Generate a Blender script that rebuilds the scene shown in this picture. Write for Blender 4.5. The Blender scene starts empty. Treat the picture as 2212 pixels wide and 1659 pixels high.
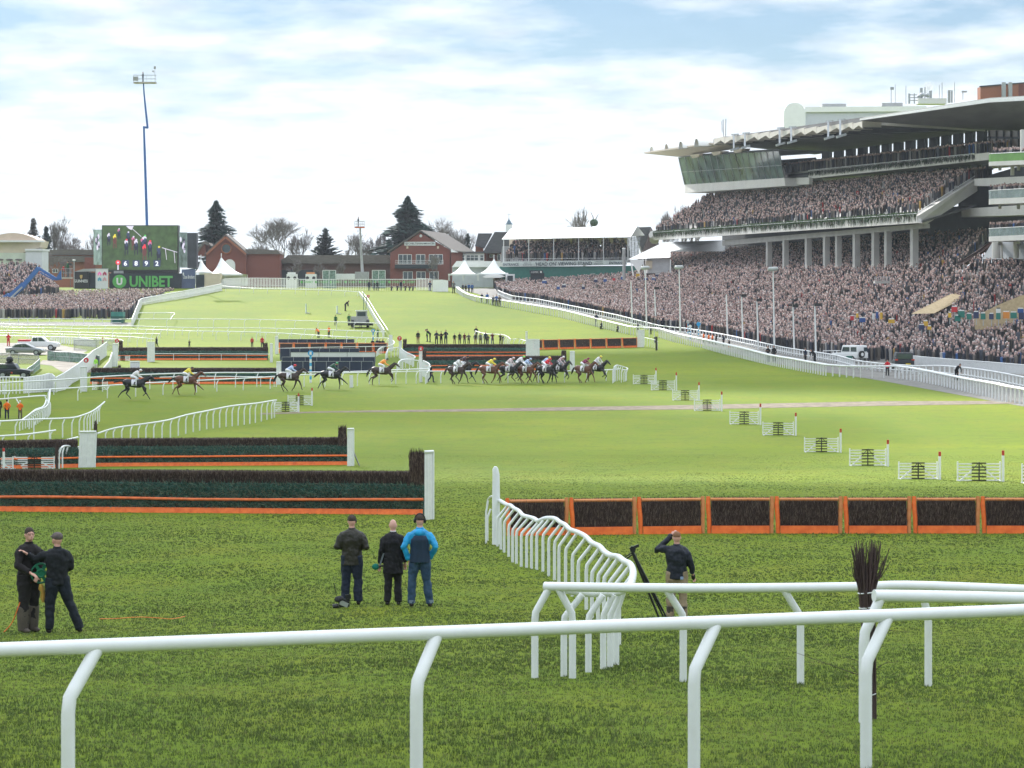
import bpy, math, random
import numpy as np
from mathutils import Vector, Matrix
rnd = random.Random(7); nr = np.random.default_rng(11)
SC = bpy.context.scene; COL = SC.collection
# ------------------------------------------------------------ camera
F, CX, HY = 5000.0, 1106.0, 660.0          # focal length, centre and horizon in units of a 2212 wide picture
cam = bpy.data.cameras.new('camera'); co = bpy.data.objects.new('camera', cam); COL.objects.link(co)
cam.sensor_width = 36; cam.lens = 36*F/2212; cam.shift_y = (HY-829.5)/2212
cam.clip_start = .5; cam.clip_end = 6000
cam.dof.use_dof = True; cam.dof.focus_distance = 95; cam.dof.aperture_fstop = 9
co.rotation_euler = (math.pi/2, 0, 0); SC.camera = co
# ------------------------------------------------------------ sun and sky
SUN_EL, SUN_AZ = math.radians(33), math.radians(-21)     # azimuth measured from +Y towards +X
sd = Vector((math.sin(SUN_AZ)*math.cos(SUN_EL), math.cos(SUN_AZ)*math.cos(SUN_EL), math.sin(SUN_EL)))
sl = bpy.data.lights.new('sun', 'SUN'); sl.energy = 4.0; sl.angle = math.radians(.53); sl.color = (1, .96, .90)
so = bpy.data.objects.new('sun', sl); COL.objects.link(so); so.rotation_euler = sd.to_track_quat('Z', 'Y').to_euler()
W = bpy.data.worlds.new('World'); SC.world = W; W.use_nodes = True
nt = W.node_tree; nt.nodes.clear(); N = nt.nodes.new; L = nt.links.new
def sock(n, k): return n.inputs[k]
def mth(t, op, a, b=None, clamp=False):
    n = t.nodes.new('ShaderNodeMath'); n.operation = op; n.use_clamp = clamp
    for i, v in enumerate((a, b)):
        if v is None: continue
        if isinstance(v, (int, float)): n.inputs[i].default_value = v
        else: t.links.new(v, n.inputs[i])
    return n.outputs[0]
out = N('ShaderNodeOutputWorld')
sky = N('ShaderNodeTexSky'); sky.sky_type = 'NISHITA'; sky.sun_disc = False; sky.sun_elevation = SUN_EL; sky.sun_rotation = SUN_AZ
sky.air_density = 1.3; sky.dust_density = .3; sky.ozone_density = 4
bg = N('ShaderNodeBackground'); bg.inputs[1].default_value = .05; tn = N('ShaderNodeMix'); tn.data_type = 'RGBA'; tn.blend_type = 'MULTIPLY'; tn.inputs[0].default_value = 1; L(sky.outputs[0], tn.inputs[6]); tn.inputs[7].default_value = (.64,.77,.95,1); L(tn.outputs[2], bg.inputs[0])
tc = N('ShaderNodeTexCoord'); sx = N('ShaderNodeSeparateXYZ'); L(tc.outputs['Generated'], sx.inputs[0])
# cloud layer seen in perspective: direction divided by its height
den = mth(nt, 'ADD', mth(nt, 'ABSOLUTE', sx.outputs[2]), .13)
cx_ = mth(nt, 'DIVIDE', sx.outputs[0], den); cy_ = mth(nt, 'DIVIDE', sx.outputs[1], den)
cv = N('ShaderNodeCombineXYZ'); L(cx_, cv.inputs[0]); L(cy_, cv.inputs[1]); cv.inputs[2].default_value = 9.2
nz = N('ShaderNodeTexNoise'); nz.inputs['Scale'].default_value = 2.6; nz.inputs['Detail'].default_value = 9; nz.inputs['Roughness'].default_value = .56; L(cv.outputs[0], nz.inputs['Vector'])
nz2 = N('ShaderNodeTexNoise'); nz2.inputs['Scale'].default_value = 9; nz2.inputs['Detail'].default_value = 6; L(cv.outputs[0], nz2.inputs['Vector'])
# thinner cloud high up, dense bright cloud bank towards the horizon
hi = mth(nt, 'MULTIPLY', mth(nt, 'MULTIPLY', mth(nt, 'SUBTRACT', sx.outputs[2], .055), 15.0, True), mth(nt, 'MULTIPLY', mth(nt, 'SUBTRACT', .32, sx.outputs[2]), 6.0, True))
rt = mth(nt, 'MULTIPLY', mth(nt, 'SUBTRACT', sx.outputs[0], .0), 5.0, True)
lo = mth(nt, 'MULTIPLY', mth(nt, 'SUBTRACT', .075, sx.outputs[2]), 14.0, True)
c0 = mth(nt, 'SUBTRACT', mth(nt, 'ADD', mth(nt, 'MULTIPLY', nz.outputs[0], 4.4), -.62), mth(nt, 'ADD', mth(nt, 'MULTIPLY', hi, 1.35), mth(nt, 'MULTIPLY', rt, .12)))
cl = mth(nt, 'MULTIPLY', mth(nt, 'ADD', c0, lo), 1.0, True)
cl = mth(nt, 'ADD', mth(nt, 'MULTIPLY', cl, .92), .08)
cbg = N('ShaderNodeBackground'); cbg.inputs[0].default_value = (.85, .925, 1, 1)
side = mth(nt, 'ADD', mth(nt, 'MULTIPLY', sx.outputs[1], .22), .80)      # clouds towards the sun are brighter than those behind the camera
ovr = mth(nt, 'ADD', mth(nt, 'MULTIPLY', mth(nt, 'MULTIPLY', mth(nt, 'SUBTRACT', sx.outputs[2], .16), 3.5, True), .95), .68)      # unseen sky above the view, brightened on purpose to lift the shaded ground
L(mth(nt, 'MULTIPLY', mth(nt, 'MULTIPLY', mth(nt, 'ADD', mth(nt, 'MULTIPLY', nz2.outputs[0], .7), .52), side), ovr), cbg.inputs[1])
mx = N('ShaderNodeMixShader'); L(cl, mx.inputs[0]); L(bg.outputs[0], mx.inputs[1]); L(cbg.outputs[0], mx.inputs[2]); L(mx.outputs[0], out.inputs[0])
SC.view_settings.view_transform = 'Standard'; SC.view_settings.look = 'None'; SC.view_settings.gamma = 1; SC.view_settings.exposure = .95
SC.render.engine = 'CYCLES'; SC.cycles.max_bounces = 6; SC.cycles.transparent_max_bounces = 12; SC.cycles.use_denoising = True
# ------------------------------------------------------------ terrain profile: height below the eye against distance
_sy = [(268,1655),(108,1310),(69,1146),(46,1037),(40,1007),(31,915),(23.3,828),(16.3,742),(13.6,680),(11.7,628.6),(10,620),(8,616)]
_d = [-80,0,6,12.5]+[F/s for s, y in _sy]+[900,6000]
_z = [-2.2,-2.4,-2.85,-3.3]+[-(y-HY)/s for s, y in _sy]+[5.9,6.5]
def pchip(xs, ys, x):
    xs = np.asarray(xs, float); ys = np.asarray(ys, float); h = np.diff(xs); dl = np.diff(ys)/h
    m = np.zeros_like(ys); m[0] = dl[0]; m[-1] = dl[-1]
    for i in range(1, len(xs)-1): m[i] = (h[i]*dl[i-1]+h[i-1]*dl[i])/(h[i-1]+h[i])
    x = np.asarray(x, float); i = np.clip(np.searchsorted(xs, x)-1, 0, len(xs)-2); t = (x-xs[i])/h[i]
    return ((2*t**3-3*t**2+1)*ys[i]+(t**3-2*t**2+t)*h[i]*m[i]+(-2*t**3+3*t**2)*ys[i+1]+(t**3-t**2)*h[i]*m[i+1])
_dt = np.concatenate([np.linspace(-80, 700, 7801), np.linspace(701, 6000, 300)]); _zt = pchip(_d, _z, _dt)
def gz(x, y): return float(np.interp(y, _dt, _zt))
_dd = _dt[(_dt > 8) & (_dt < 640)]; _yy = HY-F*np.interp(_dd, _dt, _zt)/_dd; _yy = np.minimum.accumulate(_yy)
def gd(y): return float(np.interp(-y, -_yy, _dd))                 # distance at which the ground shows at picture height y
def U(x, y, d): return Vector(((x-CX)*d/F, d, (HY-y)*d/F))
def G(x, y, up=0): d = gd(y); p = U(x, y, d); p.z = gz(p.x, d)+up; return p
# ------------------------------------------------------------ mesh helpers
class MB:
    def __init__(s): s.v = []; s.f = []; s.m = []; s.sm = []; s.cm = 0
    def add(s, vs, fs, sm=False):
        o = len(s.v); s.v += [tuple(v) for v in vs]
        for f in fs: s.f.append([i+o for i in f]); s.m.append(s.cm); s.sm.append(sm)
        return s
    def box(s, c, size, rz=0, R=None):
        hx, hy, hz = size[0]/2, size[1]/2, size[2]/2
        M = R if R is not None else Matrix.Rotation(rz, 3, 'Z')
        vs = [Vector(c)+M@Vector((a*hx, b*hy, e*hz)) for a in (-1, 1) for b in (-1, 1) for e in (-1, 1)]
        return s.add(vs, [(0,1,3,2),(4,6,7,5),(0,4,5,1),(2,3,7,6),(0,2,6,4),(1,5,7,3)])
    def bar(s, a, b, w, t=None, up=(0,0,1)):
        a = Vector(a); b = Vector(b); d = b-a; l = d.length
        if l < 1e-6: return s
        X = d/l; upv = Vector(up); Y = upv.cross(X)
        if Y.length < 1e-3: Y = Vector((0,1,0)).cross(X)
        Y.normalize(); Z = X.cross(Y); R = Matrix((X, Y, Z)).transposed()
        return s.box((a+b)/2, (l, w, t or w), R=R)
    def prism(s, poly, ext):
        n = len(poly); e = Vector(ext); vs = [Vector(p) for p in poly]+[Vector(p)+e for p in poly]
        return s.add(vs, [list(range(n))[::-1], [n+i for i in range(n)]]+[(i, (i+1)%n, n+(i+1)%n, n+i) for i in range(n)])
    def tube(s, pts, r, n=8, ry=None, cap=True, sm=True, up=(0,0,1)):
        pts = [Vector(p) for p in pts]; k = len(pts)
        if isinstance(r, (int, float)): r = [r]*k
        if ry is None: ry = r
        elif isinstance(ry, (int, float)): ry = [ry]*k
        vs = []; prev = None
        for i, p in enumerate(pts):
            t = (pts[min(i+1, k-1)]-pts[max(i-1, 0)])
            t = t.normalized() if t.length > 1e-9 else Vector((0,0,1))
            if prev is None:
                a = Vector(up).cross(t)
                if a.length < .05: a = Vector((1,0,0)) - t*t.x
            else: a = prev-t*prev.dot(t)
            a.normalize(); prev = a; b = t.cross(a)
            for j in range(n):
                q = 2*math.pi*j/n; vs.append(p+a*(math.cos(q)*r[i])+b*(math.sin(q)*ry[i]))
        fs = [(i*n+j, i*n+(j+1)%n, (i+1)*n+(j+1)%n, (i+1)*n+j) for i in range(k-1) for j in range(n)]
        s.add(vs, fs, sm)
        if cap: s.add([vs[j] for j in range(n)], [list(range(n))[::-1]]); s.add([vs[(k-1)*n+j] for j in range(n)], [list(range(n))])
        return s
    def cap(s, a, b, ra, rb=None, n=8, fl=1.0):          # tapered capsule with round ends
        a = Vector(a); b = Vector(b); rb = rb or ra; d = b-a; l = d.length
        t = d/l if l > 1e-6 else Vector((0,0,1)); ps = []; rs = []
        for q in (-85, -45): ps.append(a+t*(ra*math.sin(math.radians(q)))); rs.append(ra*math.cos(math.radians(q)))
        ps += [a, b]; rs += [ra, rb]
        for q in (45, 85): ps.append(b+t*(rb*math.sin(math.radians(q)))); rs.append(rb*math.cos(math.radians(q)))
        return s.tube(ps, rs, n, [q*fl for q in rs])
    def ell(s, c, r, n=10, k=7, R=None):
        vs = []; c = Vector(c); R = R or Matrix.Identity(3)
        for i in range(k+1):
            a = math.pi*i/k
            for j in range(n):
                b = 2*math.pi*j/n; vs.append(c+R@Vector((r[0]*math.sin(a)*math.cos(b), r[1]*math.sin(a)*math.sin(b), r[2]*math.cos(a))))
        return s.add(vs, [(i*n+j, (i+1)*n+j, (i+1)*n+(j+1)%n, i*n+(j+1)%n) for i in range(k) for j in range(n)], True)
    def lathe(s, c, prof, n=16):
        vs = [Vector(c)+Vector((r*math.cos(2*math.pi*j/n), r*math.sin(2*math.pi*j/n), z)) for r, z in prof for j in range(n)]
        k = len(prof)
        return s.add(vs, [(i*n+j, i*n+(j+1)%n, (i+1)*n+(j+1)%n, (i+1)*n+j) for i in range(k-1) for j in range(n)], True)
ORG = {}
def tag(o, label=None, cat=None, group=None, kind=None):
    if label: o['label'] = label
    if cat: o['category'] = cat
    if group: o['group'] = group
    if kind: o['kind'] = kind
    return o
def thing(name, loc, label, cat, group=None):
    o = bpy.data.objects.new(name, None); COL.objects.link(o); o.location = loc; o.empty_display_size = .3
    ORG[o] = Vector(loc); return tag(o, label, cat, group)
def build(mb, name, mats, parent=None, label=None, cat=None, group=None, kind=None, org=None, np_data=None):
    me = bpy.data.meshes.new(name)
    if parent is not None: o0 = ORG[parent]
    elif org is not None: o0 = Vector(org)
    else:
        A = np.array(mb.v); o0 = Vector(((A[:,0].min()+A[:,0].max())/2, (A[:,1].min()+A[:,1].max())/2, A[:,2].min()))
    vs = np.array(mb.v, float)-np.array(o0); me.from_pydata(vs.tolist(), [], mb.f)
    if not isinstance(mats, (list, tuple)): mats = [mats]
    for m in mats: me.materials.append(m)
    me.polygons.foreach_set('use_smooth', mb.sm)
    if len(mats) > 1: me.polygons.foreach_set('material_index', mb.m)
    me.update(); o = bpy.data.objects.new(name, me); COL.objects.link(o)
    if parent is not None: o.parent = parent
    else: o.location = o0
    ORG[o] = o0
    return tag(o, label, cat, group, kind)
def npmesh(name, V, Fc, mats, org=(0,0,0), cols=None, smooth=False, midx=None, parent=None):
    V = np.asarray(V, np.float32)-np.array(ORG[parent] if parent is not None else org, np.float32); Fc = np.asarray(Fc, np.int32); k = Fc.shape[1]; me = bpy.data.meshes.new(name)
    me.vertices.add(len(V)); me.vertices.foreach_set('co', V.ravel())
    me.loops.add(Fc.size); me.loops.foreach_set('vertex_index', Fc.ravel())
    me.polygons.add(len(Fc)); me.polygons.foreach_set('loop_start', np.arange(0, Fc.size, k, dtype=np.int32)); me.polygons.foreach_set('loop_total', np.full(len(Fc), k, np.int32))
    me.polygons.foreach_set('use_smooth', np.full(len(Fc), smooth))
    for m in (mats if isinstance(mats, (list, tuple)) else [mats]): me.materials.append(m)
    if midx is not None: me.polygons.foreach_set('material_index', np.asarray(midx, np.int32))
    if cols is not None:
        at = me.color_attributes.new('Col', 'FLOAT_COLOR', 'POINT'); c4 = np.ones((len(V), 4), np.float32); c4[:, :3] = cols; at.data.foreach_set('color', c4.ravel())
    me.update(); me.validate(); o = bpy.data.objects.new(name, me); COL.objects.link(o)
    if parent is not None: o.parent = parent; ORG[o] = ORG[parent]
    else: o.location = org; ORG[o] = Vector(org)
    return o
def dup(root, loc=None, rz=None, label=None, group=None, sc=None):
    def cp(o, par):
        c = o.copy(); COL.objects.link(c); c.parent = par
        for ch in list(o.children): cp(ch, c)
        return c
    r = cp(root, root.parent)
    if loc is not None: r.location = loc
    if rz is not None: r.rotation_euler = (0,0,rz)
    if sc is not None: r.scale = (sc, sc, sc)
    if label: r['label'] = label
    if group: r['group'] = group
    return r
# ------------------------------------------------------------ materials
_M = {}
def mat(name, c, rough=.6, var=.12, sc=6, metal=0, bump=0, bsc=60, emit=0, stretch=None, c2=None, spec=.4, vc=False, trans=0, alpha=1):
    if name in _M: return _M[name]
    m = bpy.data.materials.new(name); m.use_nodes = True; t = m.node_tree; b = t.nodes['Principled BSDF']; _M[name] = m
    b.inputs['Roughness'].default_value = rough; b.inputs['Metallic'].default_value = metal; b.inputs['Specular IOR Level'].default_value = spec
    tcn = t.nodes.new('ShaderNodeTexCoord'); vec = tcn.outputs['Object']
    if stretch:
        mp = t.nodes.new('ShaderNodeMapping'); mp.inputs['Scale'].default_value = stretch; t.links.new(vec, mp.inputs[0]); vec = mp.outputs[0]
    nn = t.nodes.new('ShaderNodeTexNoise'); nn.inputs['Scale'].default_value = sc; nn.inputs['Detail'].default_value = 5; t.links.new(vec, nn.inputs['Vector'])
    mr = t.nodes.new('ShaderNodeMapRange'); mr.inputs[1].default_value = .3; mr.inputs[2].default_value = .7; t.links.new(nn.outputs[0], mr.inputs[0])
    mc = t.nodes.new('ShaderNodeMix'); mc.data_type = 'RGBA'
    lo = [max(0, q*(1-var)) for q in c]; hi_ = [min(1, q*(1+var)) for q in c] if c2 is None else list(c2)
    mc.inputs[6].default_value = (*lo, 1); mc.inputs[7].default_value = (*hi_, 1); t.links.new(mr.outputs[0], mc.inputs[0])
    res = mc.outputs[2]
    if vc:
        va = t.nodes.new('ShaderNodeVertexColor'); va.layer_name = 'Col'; mm = t.nodes.new('ShaderNodeMix'); mm.data_type = 'RGBA'; mm.blend_type = 'MULTIPLY'; mm.inputs[0].default_value = 1
        t.links.new(va.outputs[0], mm.inputs[6]); t.links.new(res, mm.inputs[7]); res = mm.outputs[2]
    t.links.new(res, b.inputs['Base Color'])
    if emit: t.links.new(res, b.inputs['Emission Color']); b.inputs['Emission Strength'].default_value = emit
    if trans: b.inputs['Transmission Weight'].default_value = trans
    if alpha < 1: b.inputs['Alpha'].default_value = alpha
    if bump:
        n2 = t.nodes.new('ShaderNodeTexNoise'); n2.inputs['Scale'].default_value = bsc; n2.inputs['Detail'].default_value = 6; t.links.new(vec, n2.inputs['Vector'])
        bp = t.nodes.new('ShaderNodeBump'); bp.inputs['Strength'].default_value = 1; bp.inputs['Distance'].default_value = bump; t.links.new(n2.outputs[0], bp.inputs['Height']); t.links.new(bp.outputs[0], b.inputs['Normal'])
    return m
def fabric(name, c): return mat(name, c, .9, .25, 9, bump=.012, bsc=14, spec=.15)
M_W = mat('white_plastic', (.76,.78,.80), .35, .04, 9, c2=(.69,.71,.71))
M_WD = mat('weathered_white', (.70,.72,.73), .5, .08, 2, c2=(.78,.79,.80))
M_WP = mat('painted_white', (.72,.73,.74), .55, .06, 4)
M_OR = mat('orange_pad', (.80,.13,.02), .5, .14, 5, c2=(.88,.19,.035), bump=.004, bsc=18)
M_ORD = mat('orange_worn', (.62,.14,.04), .6, .25, 4, bump=.004, bsc=18)
M_BK = mat('black_plastic', (.012,.013,.015), .4, .2, 9)
M_DG = mat('dark_green', (.01,.10,.075), .6, .15, 3)
M_STEEL = mat('steel', (.38,.40,.42), .4, .12, 5, metal=.6)
M_GREY = mat('grey_concrete', (.33,.335,.34), .8, .1, 2)
M_SKIN = mat('skin', (.50,.28,.20), .6, .1, 12)
M_HAIR = mat('dark_hair', (.035,.026,.022), .8, .2, 40)
M_GLASS = mat('window_glass', (.03,.05,.06), .06, .2, .4, spec=.9)
# ------------------------------------------------------------ ground and tracks
def grass_mat():
    m = bpy.data.materials.new('turf'); m.use_nodes = True; t = m.node_tree; b = t.nodes['Principled BSDF']; b.inputs['Roughness'].default_value = .85; b.inputs['Specular IOR Level'].default_value = .08
    tcn = t.nodes.new('ShaderNodeTexCoord'); P = tcn.outputs['Object']
    def noise(sc, det=6, st=(1,1,1), rough=.6):
        mp = t.nodes.new('ShaderNodeMapping'); mp.inputs['Scale'].default_value = st; t.links.new(P, mp.inputs[0])
        n = t.nodes.new('ShaderNodeTexNoise'); n.inputs['Scale'].default_value = sc; n.inputs['Detail'].default_value = det; n.inputs['Roughness'].default_value = rough; t.links.new(mp.outputs[0], n.inputs['Vector']); return n.outputs[0]
    def ramp(v, a, b_): 
        r = t.nodes.new('ShaderNodeMapRange'); r.inputs[1].default_value = a; r.inputs[2].default_value = b_; t.links.new(v, r.inputs[0]); return r.outputs[0]
    def mix(f, a, b_, bl='MIX'):
        q = t.nodes.new('ShaderNodeMix'); q.data_type = 'RGBA'; q.blend_type = bl
        if isinstance(f, float): q.inputs[0].default_value = f
        else: t.links.new(f, q.inputs[0])
        for i, v in ((6, a), (7, b_)):
            if isinstance(v, tuple): q.inputs[i].default_value = (*v, 1)
            else: t.links.new(v, q.inputs[i])
        return q.outputs[2]
    big = ramp(noise(.045, 4, (1,.5,1)), .35, .65)
    base = mix(big, (.094,.150,.008), (.165,.210,.007))
    med = ramp(noise(.55, 6, (1,.45,1)), .42, .72)
    base = mix(mth(t, 'MULTIPLY', med, .55), base, (.175,.17,.014))
    dk = ramp(noise(2.3, 7, (1,.55,1), .68), .52, .66)
    base = mix(mth(t, 'MULTIPLY', dk, .75), base, (.072,.118,.014))
    st = ramp(noise(.9, 6, (.35,1,1), .62), .50, .66)
    base = mix(mth(t, 'MULTIPLY', st, .45), base, (.065,.115,.010))
    bnd = ramp(noise(.10, 4, (.12,1,1), .5), .44, .60)
    base = mix(mth(t, 'MULTIPLY', bnd, .35), base, (.075,.130,.012))
    fn = ramp(noise(22, 6, (1,.7,1), .75), .35, .7)
    base = mix(mth(t, 'MULTIPLY', fn, .35), base, (.165,.20,.015))
    dv = ramp(noise(1.4, 9, (1,.8,1), .8), .665, .70)      # divots and scuffs
    base = mix(mth(t, 'MULTIPLY', dv, .8), base, (.07,.055,.025))
    t.links.new(base, b.inputs['Base Color'])
    bp = t.nodes.new('ShaderNodeBump'); bp.inputs['Distance'].default_value = .022; bp.inputs['Strength'].default_value = .8; t.links.new(mth(t, 'ADD', noise(9, 8, rough=.75), noise(1.6, 4)), bp.inputs['Height']); t.links.new(bp.outputs[0], b.inputs['Normal'])
    return m
M_TURF = grass_mat()
ys = np.concatenate([np.linspace(-80, 10, 10), np.linspace(12, 140, 129), np.linspace(142, 660, 260), np.geomspace(680, 1600, 10)])
xs = np.concatenate([-np.geomspace(1150, 160, 8), np.linspace(-140, 140, 141), np.geomspace(160, 1150, 8)])
XX, YY = np.meshgrid(xs, ys); ZZ = np.interp(YY, _dt, _zt)
V = np.stack([XX, YY, ZZ], -1).reshape(-1, 3); nx = len(xs); i, j = np.meshgrid(np.arange(nx-1), np.arange(len(ys)-1)); q = (j*nx+i).ravel()
gr = npmesh('ground', V, np.stack([q, q+1, q+nx+1, q+nx], 1), M_TURF, smooth=True); tag(gr, kind='structure', label='mown green racecourse turf dipping then rising to the far fence')
def strip(name, rows, m, up, label, step=4.0):
    # rows: list of (left pixel point, right pixel point) laid on the ground, subdivided to follow it
    A = [G(*r[0]) for r in rows]; B = [G(*r[1]) for r in rows]; vs = []; fs = []; k = 0; nc = 6
    for i in range(len(rows)-1):
        n = max(2, int((A[i+1]-A[i]).length/step))
        for s in range(n+(1 if i == len(rows)-2 else 0)):
            u = s/n
            for c in range(nc+1):
                p = A[i].lerp(A[i+1], u).lerp(B[i].lerp(B[i+1], u), c/nc); p.z = gz(p.x, p.y)+up+.004*rnd.random(); vs.append(p)
            k += 1
    for a in range(k-1):
        for c in range(nc): fs.append((a*(nc+1)+c, a*(nc+1)+c+1, (a+1)*(nc+1)+c+1, (a+1)*(nc+1)+c))
    mb = MB(); mb.add(vs, fs, True); return build(mb, name, m, label=label, kind='structure', org=(0,0,0))
M_SAND = mat('sand_crossing', (.15,.115,.075), .95, .3, 1.5, bump=.03, bsc=4, c2=(.23,.185,.13))
M_TAR = mat('track_tarmac', (.125,.12,.112), .9, .12, .8, c2=(.19,.18,.165))
M_MUD = mat('gravel_path', (.18,.155,.13), .95, .2, .7, bump=.02, bsc=6, c2=(.27,.24,.205))
strip('crossing_track', [((560,896),(562,892.5)),((700,891.6),(702,888.5)),((1100,888.5),(1102,882)),((1500,884.5),(1502,875)),((1900,877),(1902,867)),((2212,872),(2212,866))], M_SAND, .012, 'strip of pale sand laid across the turf where the track crosses it')
strip('service_road', [((990,625),(1078,622)),((1060,645),(1140,640)),((1215,672),(1290,665)),((1400,706),(1470,702)),((1560,755),(1640,745)),((1720,795),(1850,773)),((1900,822),(2090,786)),((2220,880),(2330,800))], M_TAR, .012, 'pale grey service road between the white rails and the crowd')
strip('left_road', [((150,811),(205,803)),((128,800),(178,787)),((112,790),(150,781)),((84,787),(92,778))], M_MUD, .012, 'curving brown gravel path behind the white boards')
strip('car_park', [((-20,768),(175,766)),((-20,756),(190,757)),((-20,741),(110,741))], mat('pale_gravel', (.24,.22,.19), .95, .15, .8), .016, 'pale gravel patch where the cars are parked')
strip('far_road', [((-20,704),(285,704)),((-20,697),(287,697))], M_TAR, .014, 'grey road along the foot of the left crowd')
# near turf: real blades
def blades(n, d0, d1, hgt, name, seed=3):
    g = np.random.default_rng(seed); d = d0+(d1-d0)*g.random(n)**1.25; x = (g.uniform(-560, 2860, n)-CX)*d/F
    z = np.interp(d, _dt, _zt); nb = 4
    cl = 0
    for k_ in range(7):
        f_ = .5*1.75**k_; a_ = g.uniform(0, 6.28); cl = cl+np.sin((x*np.cos(a_)+d*np.sin(a_))*f_+1.7*np.sin((x*np.sin(a_)-d*np.cos(a_))*f_*.8+k_))*.62/(1+.25*k_)
    cl = np.clip(cl, -1.6, 1.6)
    hh = hgt*(.6+.5*g.random(n)+.22*cl)*np.clip((d1-d)/(d1*.45), .25, 1); V = []; Fq = []; C = []
    cols = np.array([(.105,.152,.050),(.125,.168,.056),(.150,.178,.066),(.088,.130,.044),(.185,.18,.09)])
    base = cols[g.choice(5, n, p=[.34,.3,.17,.14,.05])]*(1-.14*cl[:, None])*(1+np.clip(-cl[:, None], 0, 2)*np.array([.10,.02,0]))
    for k in range(nb):
        a = g.uniform(0, 6.28, n); ox = g.normal(0, .018, n); oy = g.normal(0, .018, n); w = .0035+.0016*g.random(n); w = w*(d/20)**.75
        ln = g.normal(0, .4, n)*hh; la = g.uniform(0, 6.28, n)
        b0 = np.stack([x+ox-w*np.cos(a), d+oy-w*np.sin(a), z-.004], 1); b1 = np.stack([x+ox+w*np.cos(a), d+oy+w*np.sin(a), z-.004], 1)
        tp = np.stack([x+ox+ln*np.cos(la), d+oy+ln*np.sin(la), z+hh*g.uniform(.6, 1.1, n)], 1)
        V.append(np.stack([b0, b1, tp], 1)); C.append(np.repeat(base[:, None, :]*g.uniform(.88, 1.12, (n, 1, 1)), 3, 1))
    V = np.concatenate(V).reshape(-1, 3); C = np.concatenate(C).reshape(-1, 3); Fc = np.arange(len(V)).reshape(-1, 3)
    o = npmesh(name, V, Fc, mat('grass_blade', (1,1,1), .6, .05, 3, vc=True, spec=.05), org=(0,(d0+d1)/2,0), cols=C)
    return o
g1 = blades(345000, 16.3, 135, .036, 'grass'); tag(g1, 'short tufted grass blades covering the near turf', 'grass', kind='stuff')
# high cloud banks that shade the near turf and parts of the straight
def cloud(name, gx, gy, rx, ry, h, dens, label, seed, edge=.5):
    t0 = h/sd.z; c = Vector((gx, gy, -6))+sd*t0
    mb = MB(); g = random.Random(seed); n, k = 36, 18; vs = []
    for i in range(k+1):
        a = math.pi*i/k
        for j in range(n):
            b = 2*math.pi*j/n; w = 1+.10*math.sin(3*b+seed)+.07*math.sin(5*b+a*3)+.05*g.random()
            vs.append(c+Vector((rx*w*math.sin(a)*math.cos(b), ry*w*math.sin(a)*math.sin(b), 16*w*math.cos(a))))
    mb.add(vs, [(i*n+j, (i+1)*n+j, (i+1)*n+(j+1)%n, i*n+(j+1)%n) for i in range(k) for j in range(n)], True)
    m = bpy.data.materials.new('cloud_'+str(seed)); m.use_nodes = True; t = m.node_tree; t.nodes.clear()
    o_ = t.nodes.new('ShaderNodeOutputMaterial'); tr = t.nodes.new('ShaderNodeBsdfTransparent'); df = t.nodes.new('ShaderNodeBsdfDiffuse'); df.inputs[0].default_value = (.9,.9,.92,1)
    tl = t.nodes.new('ShaderNodeBsdfTranslucent'); tl.inputs[0].default_value = (.85,.87,.9,1); ad = t.nodes.new('ShaderNodeMixShader'); t.links.new(df.outputs[0], ad.inputs[1]); t.links.new(tl.outputs[0], ad.inputs[2])
    mx_ = t.nodes.new('ShaderNodeMixShader'); tcn = t.nodes.new('ShaderNodeTexCoord'); sp = t.nodes.new('ShaderNodeVectorMath'); sp.operation = 'MULTIPLY'; sp.inputs[1].default_value = (1/rx, 1/ry, 0); t.links.new(tcn.outputs['Object'], sp.inputs[0])
    ln = t.nodes.new('ShaderNodeVectorMath'); ln.operation = 'LENGTH'; t.links.new(sp.outputs[0], ln.inputs[0])
    nn = t.nodes.new('ShaderNodeTexNoise'); nn.inputs['Scale'].default_value = .03; nn.inputs['Detail'].default_value = 6; t.links.new(tcn.outputs['Object'], nn.inputs['Vector'])
    v = mth(t, 'ADD', mth(t, 'MULTIPLY', mth(t, 'SUBTRACT', 1, ln.outputs['Value']), 1/edge), mth(t, 'MULTIPLY', mth(t, 'SUBTRACT', nn.outputs[0], .5), 1.6))
    t.links.new(mth(t, 'MULTIPLY', v, dens, True), mx_.inputs[0]) ; t.links.new(tr.outputs[0], mx_.inputs[1]); t.links.new(ad.outputs[0], mx_.inputs[2]); t.links.new(mx_.outputs[0], o_.inputs[0])
    o = build(mb, name, m, kind='structure', label=label, org=c); return o
cloud('cloud', 0, 34, 130, 74, 230, 1.0, 'broad cloud overhead shading the near turf', 1, .35)
cloud('cloud', 28, 245, 66, 44, 230, 1.1, 'small thin cloud shading the middle of the straight', 4, .7)
cloud('cloud', -42, 168, 70, 66, 235, .95, 'thin torn cloud half shading the open turf', 6, .9)
ORDN = ['first','second','third','fourth','fifth','sixth','seventh','eighth','ninth','tenth','eleventh','twelfth','thirteenth','fourteenth','fifteenth','sixteenth']
def smooth_path(P, k=4):
    if len(P) < 3: return P
    o = []
    for i in range(len(P)-1):
        p0, p1, p2, p3 = P[max(i-1, 0)], P[i], P[i+1], P[min(i+2, len(P)-1)]
        for s in range(k):
            t = s/k; o.append(.5*((2*p1)+(p2-p0)*t+(2*p0-5*p1+4*p2-p3)*t*t+(3*p1-p0-3*p2+p3)*t**3))
    return o+[P[-1]]
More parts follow.
